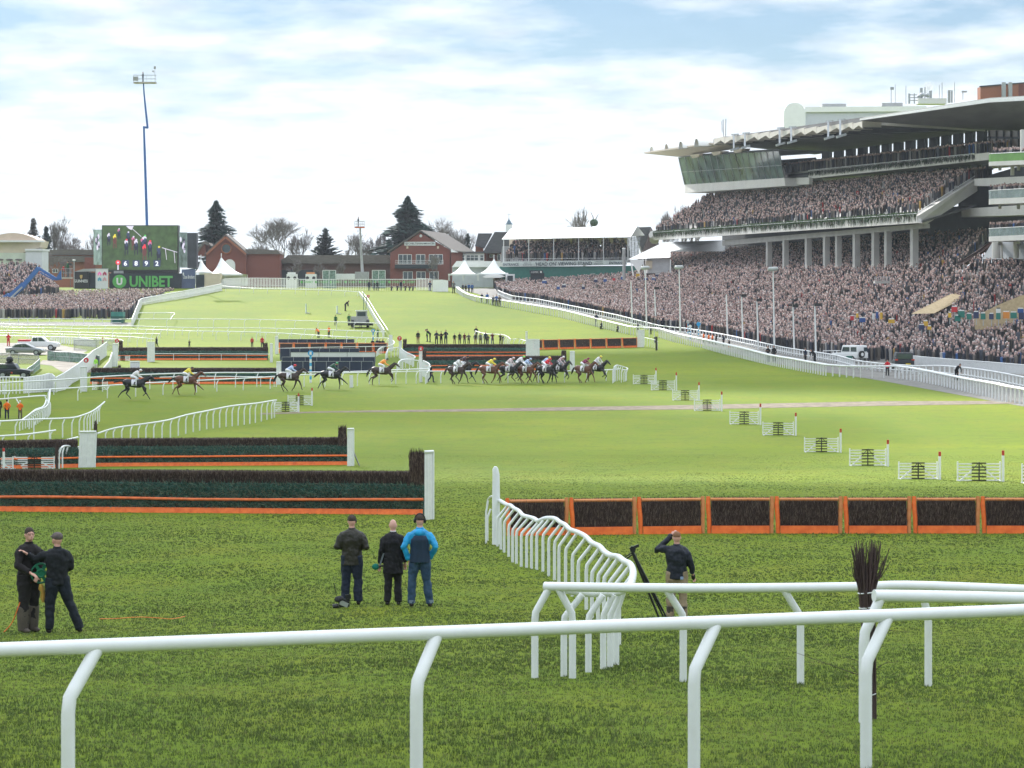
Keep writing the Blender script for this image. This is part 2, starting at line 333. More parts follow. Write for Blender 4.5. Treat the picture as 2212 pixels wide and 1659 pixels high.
def post_mb(a, foot, r, n=8, straight=False):
    a = Vector(a); foot = Vector(foot); h = a.z-foot.z; mb = MB()
    if straight: return mb.tube([foot, a], r, n)
    k = foot+Vector((0, 0, h*.70)); e = Vector((a.x-k.x, a.y-k.y, a.z-.02-k.z))
    return mb.tube([foot-Vector((0,0,.1)), foot+Vector((0,0,h*.4)), foot+Vector((0,0,h*.62)), k+e*.06, k+e*.22, k+e*.5, a-Vector((0,0,.02))], r, n)
def bent_rail(label, pts, r=.052, pr=.038, off=(-.3, -.15), at=None, sp=2.4, m=None, group='white running rails', n=8, feet=None, straight=False, name='running_rail', cat='rail', sm=3, foot_pts=None, joints=False):
    """pts: (x, y of the rail, y of the ground under it) in picture units; the ground line gives the distance"""
    m = m or M_W; P = []
    for x, yr, yg in pts: P.append(U(x, yr, gd(yg)))
    S = smooth_path(P, sm); t = thing(name, (P[0].x, P[0].y, gz(P[0].x, P[0].y)), label, cat, group)
    mb = MB().tube(S, r, n); 
    if joints:
        acc = 0
        for i in range(1, len(S)):
            acc += (S[i]-S[i-1]).length
            if acc > 2.2: acc = 0; q = S[i]; dr = (S[i]-S[i-1]).normalized(); mb.tube([q-dr*.006, q+dr*.006], r*1.012, n)
    build(mb, 'rail', m, t)
    D = [0]
    for a, b in zip(S, S[1:]): D.append(D[-1]+(b-a).length)
    def pos(l):
        i = min(max(int(np.searchsorted(D, l))-1, 0), len(S)-2); u = (l-D[i])/max(D[i+1]-D[i], 1e-6); return S[i].lerp(S[i+1], min(max(u, 0), 1))
    if foot_pts:
        for (xa, ya), (xf, yf) in foot_pts:
            f = G(xf, yf); a = U(xa, ya, gd(yf)+off[1]*-1 if False else gd(yf)); build(post_mb(a, f, pr, n), 'post', m, t)
        return t
    if at is not None:
        X = [CX+F*s.x/s.y for s in S]; ls = []
        for xa in at:
            i = min(range(len(X)-1), key=lambda q: 0 if (X[q]-xa)*(X[q+1]-xa) <= 0 else min(abs(X[q]-xa), abs(X[q+1]-xa)))
            u = (xa-X[i])/(X[i+1]-X[i]) if abs(X[i+1]-X[i]) > 1e-6 else 0; ls.append((D[i]+u*(D[i+1]-D[i]), None))
    else:
        k = max(1, round(D[-1]/sp)); ls = [(D[-1]*(q+.15)/(k+.3), None) for q in range(k+1)]
    for q, (l, _) in enumerate(ls):
        a = pos(l); o = off[q] if isinstance(off, list) else off; fx, fy = a.x+o[0], a.y+o[1]
        build(post_mb(a, (fx, fy, gz(fx, fy)), pr, n, straight), 'post', m, t)
    return t
# near rails
bent_rail('nearest thick white rail sweeping across the bottom of the picture', [(-800,1436,1830),(0,1404,1768),(1100,1361,1700),(2212,1318,1634),(3000,1287,1586)], .052, .048, [(-.16,-.22),(-.14,-.22),(-.19,-.22),(-.205,-.2),(-.2,-.2),(-.2,-.2),(-.16,-.22)], at=[207, 940, 1545, 1916, 2420, 2850, -500], group='foreground rails', n=20, joints=True)
bent_rail('white rail behind the nearest one with its rounded end beside the zigzag rail', [(1177,1267,1464),(1500,1271,1475),(1850,1268,1481),(1960,1265,1482),(2212,1274,1490),(2900,1303,1516)], .056, .043, [(-.17,.0),(.17,0),(.2,.05),(.2,.05),(.1,.05),(.1,.05),(.1,.05)], at=[1186, 1206, 1440, 1693, 1988, 2360, 2700], group='foreground rails', n=18, joints=True)
bent_rail('short white rail that starts behind the birch bundle at the right', [(1888,1287,1560),(2030,1289,1556),(2212,1293,1550),(2900,1311,1540)], .060, .050, [(-.165,-.05),(-.16,-.05),(-.16,-.05)], at=[1902, 2400, 2800], group='foreground rails', n=18, joints=True)
zz = lambda L: [((1021+a/4+2, 978.4+b/4-3), (1021+c/4, 978.4+e/4)) for a, b, c, e in L]
Z1 = zz([(285,470,213,808),(315,475,243,836),(345,500,272,860),(390,525,311,897),(420,560,345,945),(470,575,378,957),(520,590,420,983),(555,610,466,992),(605,590,508,1000),(650,585,553,1008),(700,590,607,1025),(750,625,657,1065),(790,645,707,1100),(830,685,745,1130),(890,705,803,1170),(965,745,862,1240),(1020,800,912,1300),(1085,830,982,1355),(1130,880,1030,1430),(1185,910,1083,1450),(1245,920,1135,1490),(1300,960,1180,1530),(1350,985,1225,1570),(1375,1050,1262,1660)])
rp = [(1021+235/4, 978.4+412/4, Z1[0][1][1]-4)]+[(a[0]+1, a[1]-2.5, f[1]) for a, f in Z1]+[(1364,1258,1425)]
bent_rail('white zigzag rail of close bent posts running back from the tall padded post', rp, .055, .036, foot_pts=Z1, group='foreground rails', n=12, sm=3)
bent_rail('low curved end of the zigzag rail tucked behind the second rail', [(1364,1258,1430),(1352,1272,1437),(1330,1279,1443),(1300,1281,1447),(1258,1280,1454),(1215,1272,1462)], .05, .04, foot_pts=[((1346,1276),(1331,1436)),((1338,1280),(1318,1441)),((1325,1281),(1303,1445)),((1303,1282),(1271,1452)),((1258,1281),(1218,1461))], group='foreground rails', n=12)
def padded_post(x0, x1, yt, yb, label, m=M_WD):
    p = G((x0+x1)/2, yb); s = F/p.y; w = (x1-x0)/s; h = (yb-yt)/s; mb = MB()
    mb.tube([p, p+Vector((0,0,h*.6)), p+Vector((0,0,h*.9)), p+Vector((-.02,0,h*.97)), p+Vector((-.01,0,h))], [w/2, w/2, w*.45, w*.38, w*.2], 12, [w*.55]*5)
    o = build(mb, 'padded_post', m, label=label, cat='post'); return o
padded_post(1063,1080,1008,1176,'tall white padded post at the head of the zigzag rail', mat('padded_vinyl', (.72,.74,.77), .4, .05, 3, bump=.02, bsc=5))
bent_rail('pair of bent white posts hooked onto the tall padded post', [(1066,1072,1176),(1060,1073,1174),(1054,1080,1172)], .03, .03, foot_pts=[((1054,1080),(1050,1174)),((1060,1098),(1053,1168))], group='foreground rails', n=8)
# middle and left rails (yr = rail, yg = ground under it)
MR = dict(r=.055, pr=.042)
bent_rail('long white rail in front of the horses', [(-40,848,884),(0,845,878),(107,841,870),(232,833,860),(325,827,855),(425,822,848),(552,816,841),(615,812,838),(740,806,831),(803,804.5,829.5),(930,802,827.5),(1100,802,827),(1206,802,826),(1310,799,823),(1340,797,822)], off=(-.12,-.2), at=[22,108,172,236,297,356,428,472,529,587,695,742,801,849,902,955,1046,1100,1166,1222,1270,1312], **MR)
bent_rail('second long white rail just behind the horses', [(-40,829,862),(0,827,860),(120,820.7,852),(232,813,845),(295,810,841.5),(375,807,839.5),(475,805,837.5),(553,805,836),(753,803,834.5),(830,800,830),(910,797,827.5),(926,796.6,827)], off=(-.12,-.15), at=[14,66,120,178,225,327,377,467,512,558,600,660,705,775,822,858,880], **MR)
bent_rail('cluster of white rail posts turning away at the right end behind the front runners', [(1326,793,828),(1331,789,824),(1338,790,822),(1348,792.5,820),(1356,796,821),(1353,799,824),(1344,798.5,826)], .05, .04, (-.12,-.1), sp=.9)
bent_rail('left curved white rail sweeping up to a pointed tip', [(-30,911,960),(0,910,957),(75,906,951),(150,903,944),(175,898,940),(200,888,930),(218,875,912),(226,868,902)], off=(-.12,-.12), at=[2,38,78,112,140,160,176,186,193,199,205,210,215,219], **MR)
bent_rail('short white rail at the left edge with a free end', [(-30,944,968),(0,942,965),(60,938,961),(120,929.5,955)], off=(-.12,-.12), at=[10,66,114], r=.055, pr=.042)
bent_rail('long white rail curving up towards the pair of small gates', [(209,937,956),(250,924.5,953.5),(312,915.7,953),(362,907.7,948),(400,897,938),(450,887,927),(500,877,921),(552,871.5,914),(585,866,905),(597,864.5,902)], off=(-.1,-.1), at=[232,249,267,286,303,319,336,354,372,389,405,421,435,450,464,478,492,505,518,531,543,555,568,580,590,596], **MR)
bent_rail('sloping white rail meeting the tall white board of the second fence', [(88,958,985),(130,953,980),(168,944.5,974)], off=(-.1,-.1), sp=2.6, r=.055, pr=.042)
bent_rail('small cluster of curved white rails left of the white board', [(128,975,1012),(134,966,1012),(143,963,1010),(158,965,1008),(178,966,1007)], .05, .042, (-.08,-.1), at=[132,139,147,155,163,170])
bent_rail('white rail with a drooping corner beside the orange vest stewards', [(-30,863.5,905),(5,862,905),(85,855,900),(100,855.5,898)], .05, .04, [(.3,-.2),(.3,-.2)], at=[34,96], sp=3)
bent_rail('ladder like white zigzag rail right of the stewards', [(46,908,931),(60,898,925),(72,889,918),(88,883,910),(97,880,906),(104,872,898),(107,860,888),(108,842,876)], .05, .04, (-.12,-.1), sp=1.15)
bent_rail('inner white rail bending beside the ladder rail', [(52,905,928),(66,893,919),(78,884,911),(92,879,904),(98,870,896),(100,862,888)], .05, .04, (.3,.1), sp=1.4)
# upper left rails across the course
UL = dict(r=.05, pr=.04, off=(-.2,-.1), sm=2)
bent_rail('farthest thin white rail of the upper left group', [(262,689,704),(285,689,704.5),(553,690,706),(768,696.6,712),(818,698.5,714)], at=[303,363,430,464,498,531,564,598,640,690,730,768], **UL)
bent_rail('second thin white rail of the upper left group', [(-20,698.5,713),(0,699,713.5),(50,701.5,716),(150,703,718),(275,704,720),(420,708,724),(553,708.6,725),(680,711.5,729),(800,716,733.5),(833,717,734)], at=[12,50,86,122,158,194,230,265,300,334,365,397,430,463,495,531,565,600,633,661,722,752,785,815,830], **UL)
bent_rail('third thin white rail of the upper left group', [(-20,706,722),(0,706.6,723),(175,710,727),(312,711.6,728),(412,715,733),(553,717.4,736),(665,723,740),(753,728.6,745),(838,730,747)], at=[18,58,96,134,172,210,246,282,318,350,380,411,440,470,497,524,557,577,603,628,653,677,701,727,752,773,793,820], **UL)
bent_rail('fourth thin white rail ending in a free tip above the left fence', [(-20,713.5,730),(0,714,731),(125,716.5,734),(250,720,738),(345,721,741)], at=[30,66,102,138,174,210,246,284,312,330,344], **UL)
bent_rail('fifth thin white rail above the parked cars', [(-20,718.5,737),(0,719,737),(150,722.7,741),(250,726.5,745),(300,729,749),(333,732.5,750)], at=[22,62,100,140,176,214,258,280,300,320], **UL)
bent_rail('sixth thin white rail curling round at its right end', [(-20,724,742),(0,724.5,743),(150,728.5,746),(230,731,748),(262,734,752),(264,738,754),(254,741,756)], at=[20,66,112,152,190,216,236,256], **UL)
bent_rail('white corner rail just inside the far left fence', [(295,675.5,690),(335,676,690),(376,676,690),(373,682,698),(368,690,706)], at=[300,335,372], **UL)
bent_rail('far white rail joining the double rail at the top of the field', [(470,617,628),(553,622.9,633),(640,625,636),(720,627.5,638),(778,630.5,640)], at=[490,520,550,580,609,640,663,690,718,747,775], **UL)
bent_rail('thin white rail in front of the left dark fence', [(333,764,778),(420,764.2,778),(500,764.5,778),(585,765,779)], .035, .035, (0,0), at=[375,430,478,532], straight=True)
bent_rail('thin white rail in front of the orange framed hurdles', [(600,752.6,771),(700,750,769),(803,748.5,767),(842,748,767)], .035, .035, (0,0), at=[650,693,740,790], straight=True)
bent_rail('thin white rail in front of the lower left dark fence', [(345,815,836),(420,813,834),(500,813.5,834),(600,815,836)], .04, .035, (0,0), at=[392,430,563,592], straight=True)
bent_rail('white zigzag rail leading to the red number seven post', [(866,752,774),(872,757,779),(880,762,784),(889,766,788),(897,771,791),(893,774,793),(880,775,794),(868,777,796),(862,781,799)], .05, .04, (-.15,-.1), sp=.9)
bent_rail('white looping rail beyond the blue hurdle screens', [(838,731,748),(848,735,752),(852,740,756),(846,745,760),(832,748,763),(822,751,766),(816,756,770)], .05, .04, (-.15,-.1), sp=1.1)
bent_rail('curved white rail on green legs in front of the seven post', [(862,750,770),(850,752,772),(838,754,774),(836,762,780)], .05, .04, (-.15,-.1), sp=1.4)
bent_rail('white zigzag rail leading to the red number six post', [(914,779,812),(921,782,815),(928,787,818),(930,795,822),(926,801,826),(922,806,829)], .05, .04, (-.12,-.1), sp=.75)
bent_rail('white rail on short green legs between the number posts', [(908,779,796),(890,778,797),(873,777,798),(863,780,800),(860,786,802)], .05, .042, (-.15,-.1), sp=1.5)
bent_rail('white rail bending down behind the group of officials', [(1027,715,738),(1036,718,740),(1052,721,742),(1085,723,744),(1098,728,748),(1104,733,752),(1120,732,750),(1138,737,754)], .05, .042, (-.2,-.1), sp=1.8)
bent_rail('short white rail behind the far right hurdle wing', [(1392,729,746),(1410,733,751),(1418,735,754),(1421,738,755)], .04, .035, (0,0), sp=1.6, straight=True)
# ------------------------------------------------------------ picket and chestnut rails along the right of the straight
def picket(label, pts, ph=None, sp=.9, r=.05, pw=.10, group='white rail fences', m=None, name='rail_fence', lower=False, double=0, solid=False):
    """pts: (x, y top, y foot); posts are pale battens kept as one pattern part, with a rail along the top"""
    m = m or M_WP; T = [U(x, a, gd(b)) for x, a, b in pts]; B = [G(x, b) for x, a, b in pts]
    t = thing(name, B[0], label, 'fence', group); mb = MB().tube(smooth_path(T, 2), r, 6)
    if double: mb.tube([p+Vector((double, 0, 0)) for p in smooth_path(T, 2)], r, 6)
    build(mb, 'top_rail', m, t)
    if lower: build(MB().tube([b.lerp(a, .35) for a, b in zip(T, B)], r*.7, 6), 'lower_rail', m, t)
    mb = MB(); PK = []
    for i in range(len(T)-1):
        l = (B[i+1]-B[i]).length; k = max(1, round(l/sp)); dr = (B[i+1]-B[i]).normalized()
        for q in range(k):
            u = q/k; a = T[i].lerp(T[i+1], u); b = B[i].lerp(B[i+1], u); b.z = gz(b.x, b.y); PK.append((b.y, b, a, tuple(dr)))
    PK.sort(key=lambda q: q[0]); kn = 100 if sp > .5 else 40
    for _, b, a, dr in PK[:kn]: build(MB().bar(b, a, pw, .03, up=dr), 'post', m, t)
    for _, b, a, dr in PK[kn:]: mb.bar(b, a, pw, .03, up=dr)
    if PK[kn:]: build(mb, 'posts', m, t, kind='stuff')
    return t
inner = [(985,620,631),(1000,631,641),(1028,641,652),(1103,651.7,666),(1206,668,685),(1281,686.6,704),(1356,705,722),(1381,707,726),(1424,710,729),(1456,720,739),(1518,733,752),(1606,753,775),(1659,766.7,788),(1709,775,798),(1784,788,812),(1859,791.5,817),(1934,791,817),(1984,798,824),(2034,808,834),(2084,818,846),(2150,829,862),(2165,833,866),(2212,841,875),(2290,855,893)]
picket('long white rail edging the right side of the straight', inner, sp=1.05, r=.09, pw=.13, double=.35)
outer = [(1076,627,640),(1106,639,652),(1160,646,658),(1231,660,673),(1331,680,694),(1423,703,717),(1480,709,722),(1572,724,738),(1658,743,757),(1709,753,768),(1759,760,776),(1809,768,786),(1846,778,796),(1900,785,802),(1972,790,808),(2030,790,812),(2084,794,818),(2150,803,830),(2212,815,843),(2290,828,858)]
picket('outer white rail fence between the service road and the packed crowd', outer, sp=1.15, r=.08, pw=.16, lower=True)
picket('tall white picket fence in front of the nearest spectators at the right', [(1966,768,786),(2020,773,790),(2084,778,797),(2150,783,804),(2212,788,809),(2290,794,817)], sp=.28, r=.05, pw=.16, name='picket_fence')
picket('white double rail dividing the two halves of the far field', [(776,630,637),(788,645,653),(800,665,675),(812,685,697),(824,703,716),(830,713,728)], sp=.7, r=.07, pw=.1, double=.5)
picket('white picket fence climbing along the left crowd enclosure', [(285,690,706),(292,672,690),(299,655,674),(306,645,659),(350,637,652),(400,628,644),(450,619,634),(480,613,628)], sp=.5, r=.07, pw=.2, lower=True, name='picket_fence')
picket('white picket fence across the far end of the field on the left', [(470,604,623),(520,601,624),(585,601,625),(645,602,626)], sp=.35, r=.06, pw=.2, lower=True, name='picket_fence')
picket('white rail fence between the left crowd and the grey road', [(-20,688,699),(80,688,700),(160,689,700),(262,690,701)], sp=1.6, r=.06, pw=.14, lower=True)
picket('small white picket fence running past the gravel car park', [(112,727,741),(160,729,744),(208,735,750)], sp=.5, r=.05, pw=.24, name='picket_fence')
picket('short white picket fence behind the officials at the end of the straight', [(900,601,627),(935,603,628)], sp=.35, r=.05, pw=.18, name='picket_fence')
def board_wall(label, pts, m=M_WP, name='white_board_fence', th=.06, cat='fence', slat=.16, group=None):
    T = [U(x, a, gd(b)) for x, a, b in pts]; B = [G(x, b, -.03) for x, a, b in pts]; t = thing(name, B[0], label, cat, group); mb = MB()
    for i in range(len(T)-1):
        l = max((B[i+1]-B[i]).length, .1); k = max(1, round(l/slat)); dr = (B[i+1]-B[i]).normalized(); nrm = Vector((dr.y, -dr.x, 0))
        for q in range(k):
            u0, u1 = q/k+.03/k, (q+.97)/k; off = nrm*(th if q % 2 else th*.65)
            a, b, c, e = B[i].lerp(B[i+1], u0), B[i].lerp(B[i+1], u1), T[i].lerp(T[i+1], u1), T[i].lerp(T[i+1], u0)
            mb.prism([a, b, c, e], off)
    build(mb, 'boards', m, t); build(MB().tube(T, .05, 8), 'top_rail', M_W, t); return t
board_wall('curved solid white boards sweeping down to the left gravel path', [(120,816,848),(124,813.5,845),(140,805,842),(155,795,828),(170,785,820),(185,772,806),(200,758,792),(215,750,779),(230,739,768)])
board_wall('white boards ending in a point beside the big left fence', [(50,816,850),(60,815,849),(90,811,847),(105,807,846),(112,808,846),(119,814,847)])
picket('white picket panels at the left edge below the dark vehicle', [(-20,815,853),(0,815,852),(20,814.5,851),(50,815,850)], sp=.35, r=.06, pw=.2, name='picket_fence')
board_wall('narrow white boards right of the fluorescent jacket steward', [(216,802,826),(226,792,820),(236,780,805),(242,762,790)])
M_MESH = mat('green_netting', (.10,.24,.20), .7, .5, 3, alpha=.8, c2=(.3,.42,.38))
def net_fence(label, pts, m=M_MESH):
    T = [U(x, a, gd(b)) for x, a, b in pts]; B = [G(x, b, .02) for x, a, b in pts]; t = thing('mesh_fence', B[0], label, 'fence', 'green mesh fences'); mb = MB()
    for i in range(len(T)-1): mb.prism([B[i], B[i+1], T[i+1], T[i]], (0,.02,0))
    build(mb, 'netting', m, t); mb = MB(); mb.tube(T, .04, 6); mb.tube([a.lerp(b, .5) for a, b in zip(T, B)], .03, 6)
    build(mb, 'rails', M_STEEL, t)
    for a, b in zip(T, B): build(MB().tube([b, a], .04, 6), 'post', M_STEEL, t)
net_fence('green netting fence curving away from the parked cars', [(103,757,779),(118,760,779),(150,761,782),(190,765,784),(215,769,788)])
net_fence('green netting panel standing beside the dark vehicle', [(58,797,816),(72,788,808),(86,775,797)])
net_fence('grey wire fence in front of the silver saloon', [(-5,763,786),(40,764,786),(84,768,786)], mat('wire_net', (.4,.38,.36), .7, .3, 9, alpha=.45))
net_fence('grey wire enclosure beside the red jacket steward', [(160,735,757),(208,734,756),(250,735,757)], mat('wire_net2', (.4,.42,.4), .7, .3, 9, alpha=.3))
# ------------------------------------------------------------ steeplechase fences, hurdles, gates
def fuzz(name, parent, m, n, A, t, nv, L, z0, z1, dp0, dp1, dirm, spread, ln, wd, cols, seed=1, top=None):
    """n thin leaf/twig quads: spread along t for L metres, height z0..z1, depth dp0..dp1 towards the viewer, growing along dirm"""
    g = np.random.default_rng(seed); u = g.uniform(0, L, n); h = g.uniform(0, 1, n)
    A = np.array(A); t = np.array(t); nv = np.array(nv)
    base = A+np.outer(u, t)+np.outer(dp0+(dp1-dp0)*h+g.normal(0, .015, n), nv); base[:, 2] += z0+(z1-z0)*h
    dv = np.array(dirm)+g.normal(0, spread, (n, 3)); dv /= np.linalg.norm(dv, axis=1)[:, None]; ll = ln*g.uniform(.6, 1.3, n)
    tip = base+dv*ll[:, None]; mid = base+dv*ll[:, None]*.5+g.normal(0, ln*.06, (n, 3))
    sd_ = np.cross(dv, g.normal(0, 1, (n, 3))+nv*2); sd_ /= np.linalg.norm(sd_, axis=1)[:, None]+1e-9; w = wd*g.uniform(.6, 1.3, n)[:, None]
    V = np.stack([base-sd_*w, base+sd_*w, mid+sd_*w*.8, mid-sd_*w*.8, tip+sd_*w*.15, tip-sd_*w*.15], 1).reshape(-1, 3)
    k = np.arange(n)*6; Fc = np.concatenate([np.stack([k, k+1, k+2, k+3], 1), np.stack([k+3, k+2, k+4, k+5], 1)])
    c = np.array(cols)[g.integers(0, len(cols), n)]*g.uniform(.7, 1.3, (n, 1)); return npmesh(name, V, Fc, m, cols=np.repeat(c, 6, 0), parent=parent)
M_TWIG = mat('birch_twigs', (1,1,1), .85, .1, 9, vc=True, spec=.2); M_LEAF = mat('gorse_needles', (1,1,1), .75, .1, 9, vc=True, spec=.25)
M_BIRCH = mat('birch_brush', (.045,.028,.025), .9, .35, 30, stretch=(1,1,.12), bump=.02, bsc=40)
M_GORSE = mat('gorse_dark', (.022,.075,.058), .9, .5, 8, bump=.03, bsc=20)
TW = [(.075,.046,.040),(.050,.030,.027),(.10,.068,.056),(.030,.018,.018),(.20,.15,.12)]
GO = [(.06,.14,.11),(.10,.22,.17),(.04,.10,.08),(.15,.26,.20),(.20,.26,.17),(.20,.17,.12),(.015,.05,.04)]
def chase_fence(label, L, R, dn=1.0, towerR=None, towerL=None, Hh=1.47, w=.9, group='steeplechase fences', wob=0):
    A = G(*L); B = G(*R); t = B-A; ln = t.length; t.normalize(); nv = Vector((t.y, -t.x, 0)).normalized(); nv = nv if nv.y < 0 else -nv
    T = thing('steeplechase_fence', (A+B)/2, label, 'fence', group); s = F/A.y
    def sec(prof, name, m, a0=A, l=ln):     # extrude a cross section (depth, height) along the fence
        k = max(2, int(l/2)); vs = []; n = len(prof)
        for i in range(k+1):
            p = a0+t*(l*i/k)
            for dq, z in prof: vs.append(p+nv*dq+Vector((0,0,z+rnd.uniform(-1,1)*.012)))
        fs = [(i*n+j, i*n+(j+1)%n, (i+1)*n+(j+1)%n, (i+1)*n+j) for i in range(k) for j in range(n)]+[list(range(n))[::-1], [k*n+j for j in range(n)]]
        return build(MB().add(vs, fs), name, m, T)
    br = sec([(-.75,0),(-.30,0),(-.30,1.0),(-.20,Hh-.10),(-.30,Hh-.02),(-.50,Hh),(-.7,Hh-.06),(-.78,Hh-.3)], 'birch_top', M_BIRCH)
    n1 = int(ln*900*dn)
    fuzz('birch_twigs', T, M_TWIG, n1, A, t, nv, ln, 1.0, Hh-.10, -.27, -.18, (0,0,1), .18, .16, .006/dn**.5, TW, 3)['kind'] = 'stuff'
    fuzz('birch_tips', T, M_TWIG, int(n1*.5), A, t, nv, ln, Hh-.07, Hh-.03, -.2, -.66, (0,0,1), .3, .07, .006/dn**.5, TW, 4)['kind'] = 'stuff'
    sec([(-.3,.50),(.10,.50),(.02,.85),(-.12,1.02),(-.26,1.04)], 'upper_gorse', M_GORSE); sec([(-.3,0),(.28,.0),(.24,.30),(.14,.46),(-.3,.46)], 'lower_gorse', M_GORSE)
    fuzz('gorse_sprays', T, M_LEAF, int(ln*1100*dn), A, t, nv, ln, .56, 1.02, .10, -.16, tuple(nv*.8+Vector((0,0,.25))-t*.2), .5, .19, .010/dn**.5, GO, 5)['kind'] = 'stuff'
    fuzz('lower_sprays', T, M_LEAF, int(ln*700*dn), A, t, nv, ln, .22, .46, .27, .15, tuple(nv*.8+Vector((0,0,.2))-t*.2), .5, .16, .010/dn**.5, GO, 6)['kind'] = 'stuff'
    mb = MB(); k = max(3, int(ln/2.6)); pp = [A+t*(ln*i/k)+nv*.26+Vector((0,0,.50+wob*math.sin(i*1.3)*.03+.015*rnd.random())) for i in range(k+1)]; mb.tube(pp, .055, 8)
    build(mb, 'guard_rail', M_ORD if dn > .6 else M_OR, T)
    mb = MB(); k = max(2, int(ln/3))
    for i in range(k): a = A+t*(ln*i/k+.004)+nv*.36; b = A+t*(ln*(i+1)/k-.004)+nv*.36; mb.prism([a, b, b+Vector((0,0,.20))-nv*.05, a+Vector((0,0,.20))-nv*.05], nv*.04)
    build(mb, 'take_off_board', M_OR, T)
    for tw, P0, sg in ((towerR, B, -1), (towerL, A, 1)):
        if not tw: continue
        q = P0+t*sg*.03; w0, w1, hh = tw; mb = MB()
        mb.prism([q+t*sg*w0-nv*.1+Vector((0,0,1.0)), q-nv*.1+Vector((0,0,1.0)), q-nv*.1+Vector((0,0,hh)), q+t*sg*w1-nv*.1+Vector((0,0,hh))], -nv*.35)
        tt = build(mb, 'birch_tower', M_BIRCH, T)
        f = fuzz('tower_twigs', tt, M_TWIG, int(900*dn)+60, q if sg > 0 else q-t*w0*.85, t, nv, w0*.85, 1.0, hh-.1, -.07, -.07, (0,0,1), .12, .28, .009/dn**.5, TW, 7); f['kind'] = 'stuff'
    return T
def wing(label, pts, m=M_WP, name='fence_wing', curved=True, group='white fence wings', lean=0):
    """white end board: pts (x0,x1,ytop,ybot)"""
    x0, x1, yt, yb = pts; a = G(x0, yb); s = F/a.y; w = (x1-x0)/s; h = (yb-yt)/s; T = thing(name, a, label, 'board', group)
    k = max(3, int(w/.14)); mb = MB()
    for i in range(k):
        u0, u1 = i/k, (i+.94)/k; hh = h*(1-.03*math.sin(math.pi*u0) if curved else 1)
        z = Vector((0,0,h+.02*math.sin(i*2.1))); o0 = Vector((w*u0, .25*u0**2, 0)); o1 = Vector((w*u1, .25*u1**2, 0)); tp = Vector((lean*h, 0, 0))
        mb.prism([a+o0, a+o1, a+o1+z+tp, a+o0+z+tp], (0,.05 if i % 2 else .07,0))
    build(mb, 'slats', m, T)
    mb = MB(); tp = Vector((lean*h, 0, 0)); mb.tube([a+Vector((w*u, .25*u*u-.01, h+.03))+tp for u in (0,.25,.5,.75,1)], min(.05, w*.3), 8); mb.tube([a+Vector((w, .24, 0)), a+Vector((w, .24, h))+tp], min(.045, w*.25), 8)
    build(mb, 'padded_edge', M_W, T); return T
chase_fence('nearest steeplechase fence with dark birch top, green gorse and orange boards', (-60,1103), (917,1110.5), 1.0, towerR=(.62,.42,2.15), wob=1)
wing('tall white end board on the right of the nearest fence', (917,935,978,1123))
chase_fence('second steeplechase fence behind the nearest one, right of the leaning white board', (203,1007), (750,1003.5), .55, towerR=(.5,.42,2.0), towerL=(.12,.12,2.3))
wing('white end board with black struts on the right of the second fence', (750,763,928,1007))
chase_fence('left portion of the second fence row beyond the small gate', (-50,1013), (170,1009), .5)
wing('wide leaning white board between the two halves of the second fence row', (169,203,934,1010), lean=.04)
def birch_post(x, yt, yb, label, w=.2):
    p = G(x, yb); s = F/p.y; h = (yb-yt)/s; T = thing('birch_post', p, label, 'post'); build(MB().tube([p, p+Vector((0,0,h*.6)), p+Vector((0,0,h))], [w*.35, w*.4, w*.55], 9), 'bundle', M_BIRCH, T)
    f = fuzz('twigs', T, M_TWIG, 160, p-Vector((w*.4,.05,0)), (1,0,0), (0,-1,0), w*.8, .2, h*.95, 0, 0, (0,0,1), .12, .25, .012, TW, int(x)); f['kind'] = 'stuff'
birch_post(123, 955, 1013, 'brown birch post at the left end of the small curved rails')
birch_post(258, 790, 812, 'brown birch post beside the lower left dark fence', .3)
chase_fence('upper dark fence right of the red number seven post', (870,770), (1136,770), .12, towerL=(.5,.3,2.0))
wing('wide white board right of the upper dark fence', (1136,1165,734,772))
wing('thin tall white padded post rising behind the wide white board', (1135,1139,717,736), group=None, name='white_post')
chase_fence('lower dark fence right of the red number six post', (913,800.5), (1224,799), .14, towerR=(.6,.4,2.0), towerL=(.4,.3,2.0))
wing('white end board on the right of the lower dark fence', (1231,1241,760,799))
chase_fence('left dark fence in front of the upper left rails', (333,777.5), (578,777.5), .12, towerR=(.5,.4,1.9))
chase_fence('short left dark fence beside the red disc', (256,778), (318,778), .12, towerL=(.5,.3,2.2))
chase_fence('lower left dark fence behind the leading grey rail and two rear runners', (196,829), (598,829), .14)
wing('white board at the left end of the lower left dark fence', (281,300,782,828)); wing('white post board beside the blue screens', (597,606,783,831))
wing('white board splitting the left dark fences', (318,333,740,782)); wing('white board at the far left beside the short dark fence', (241,252,744,792), lean=.05)
wing('white post board at the right end of the left dark fence', (583,588,743,783)); wing('narrow white post left of the upper hurdle screens', (594,600,728,765))
wing('white board behind the left number six disc', (173,186,793,846)); wing('white padded post at the head of the double rail zigzag', (840,847,725,758))
wing('tall narrow white board at the right end of the far hurdles', (1377,1391,714,750)); wing('white number post with the seven disc', (861.5,867,737,774)); wing('white number post with the six disc', (905,911,757,826))
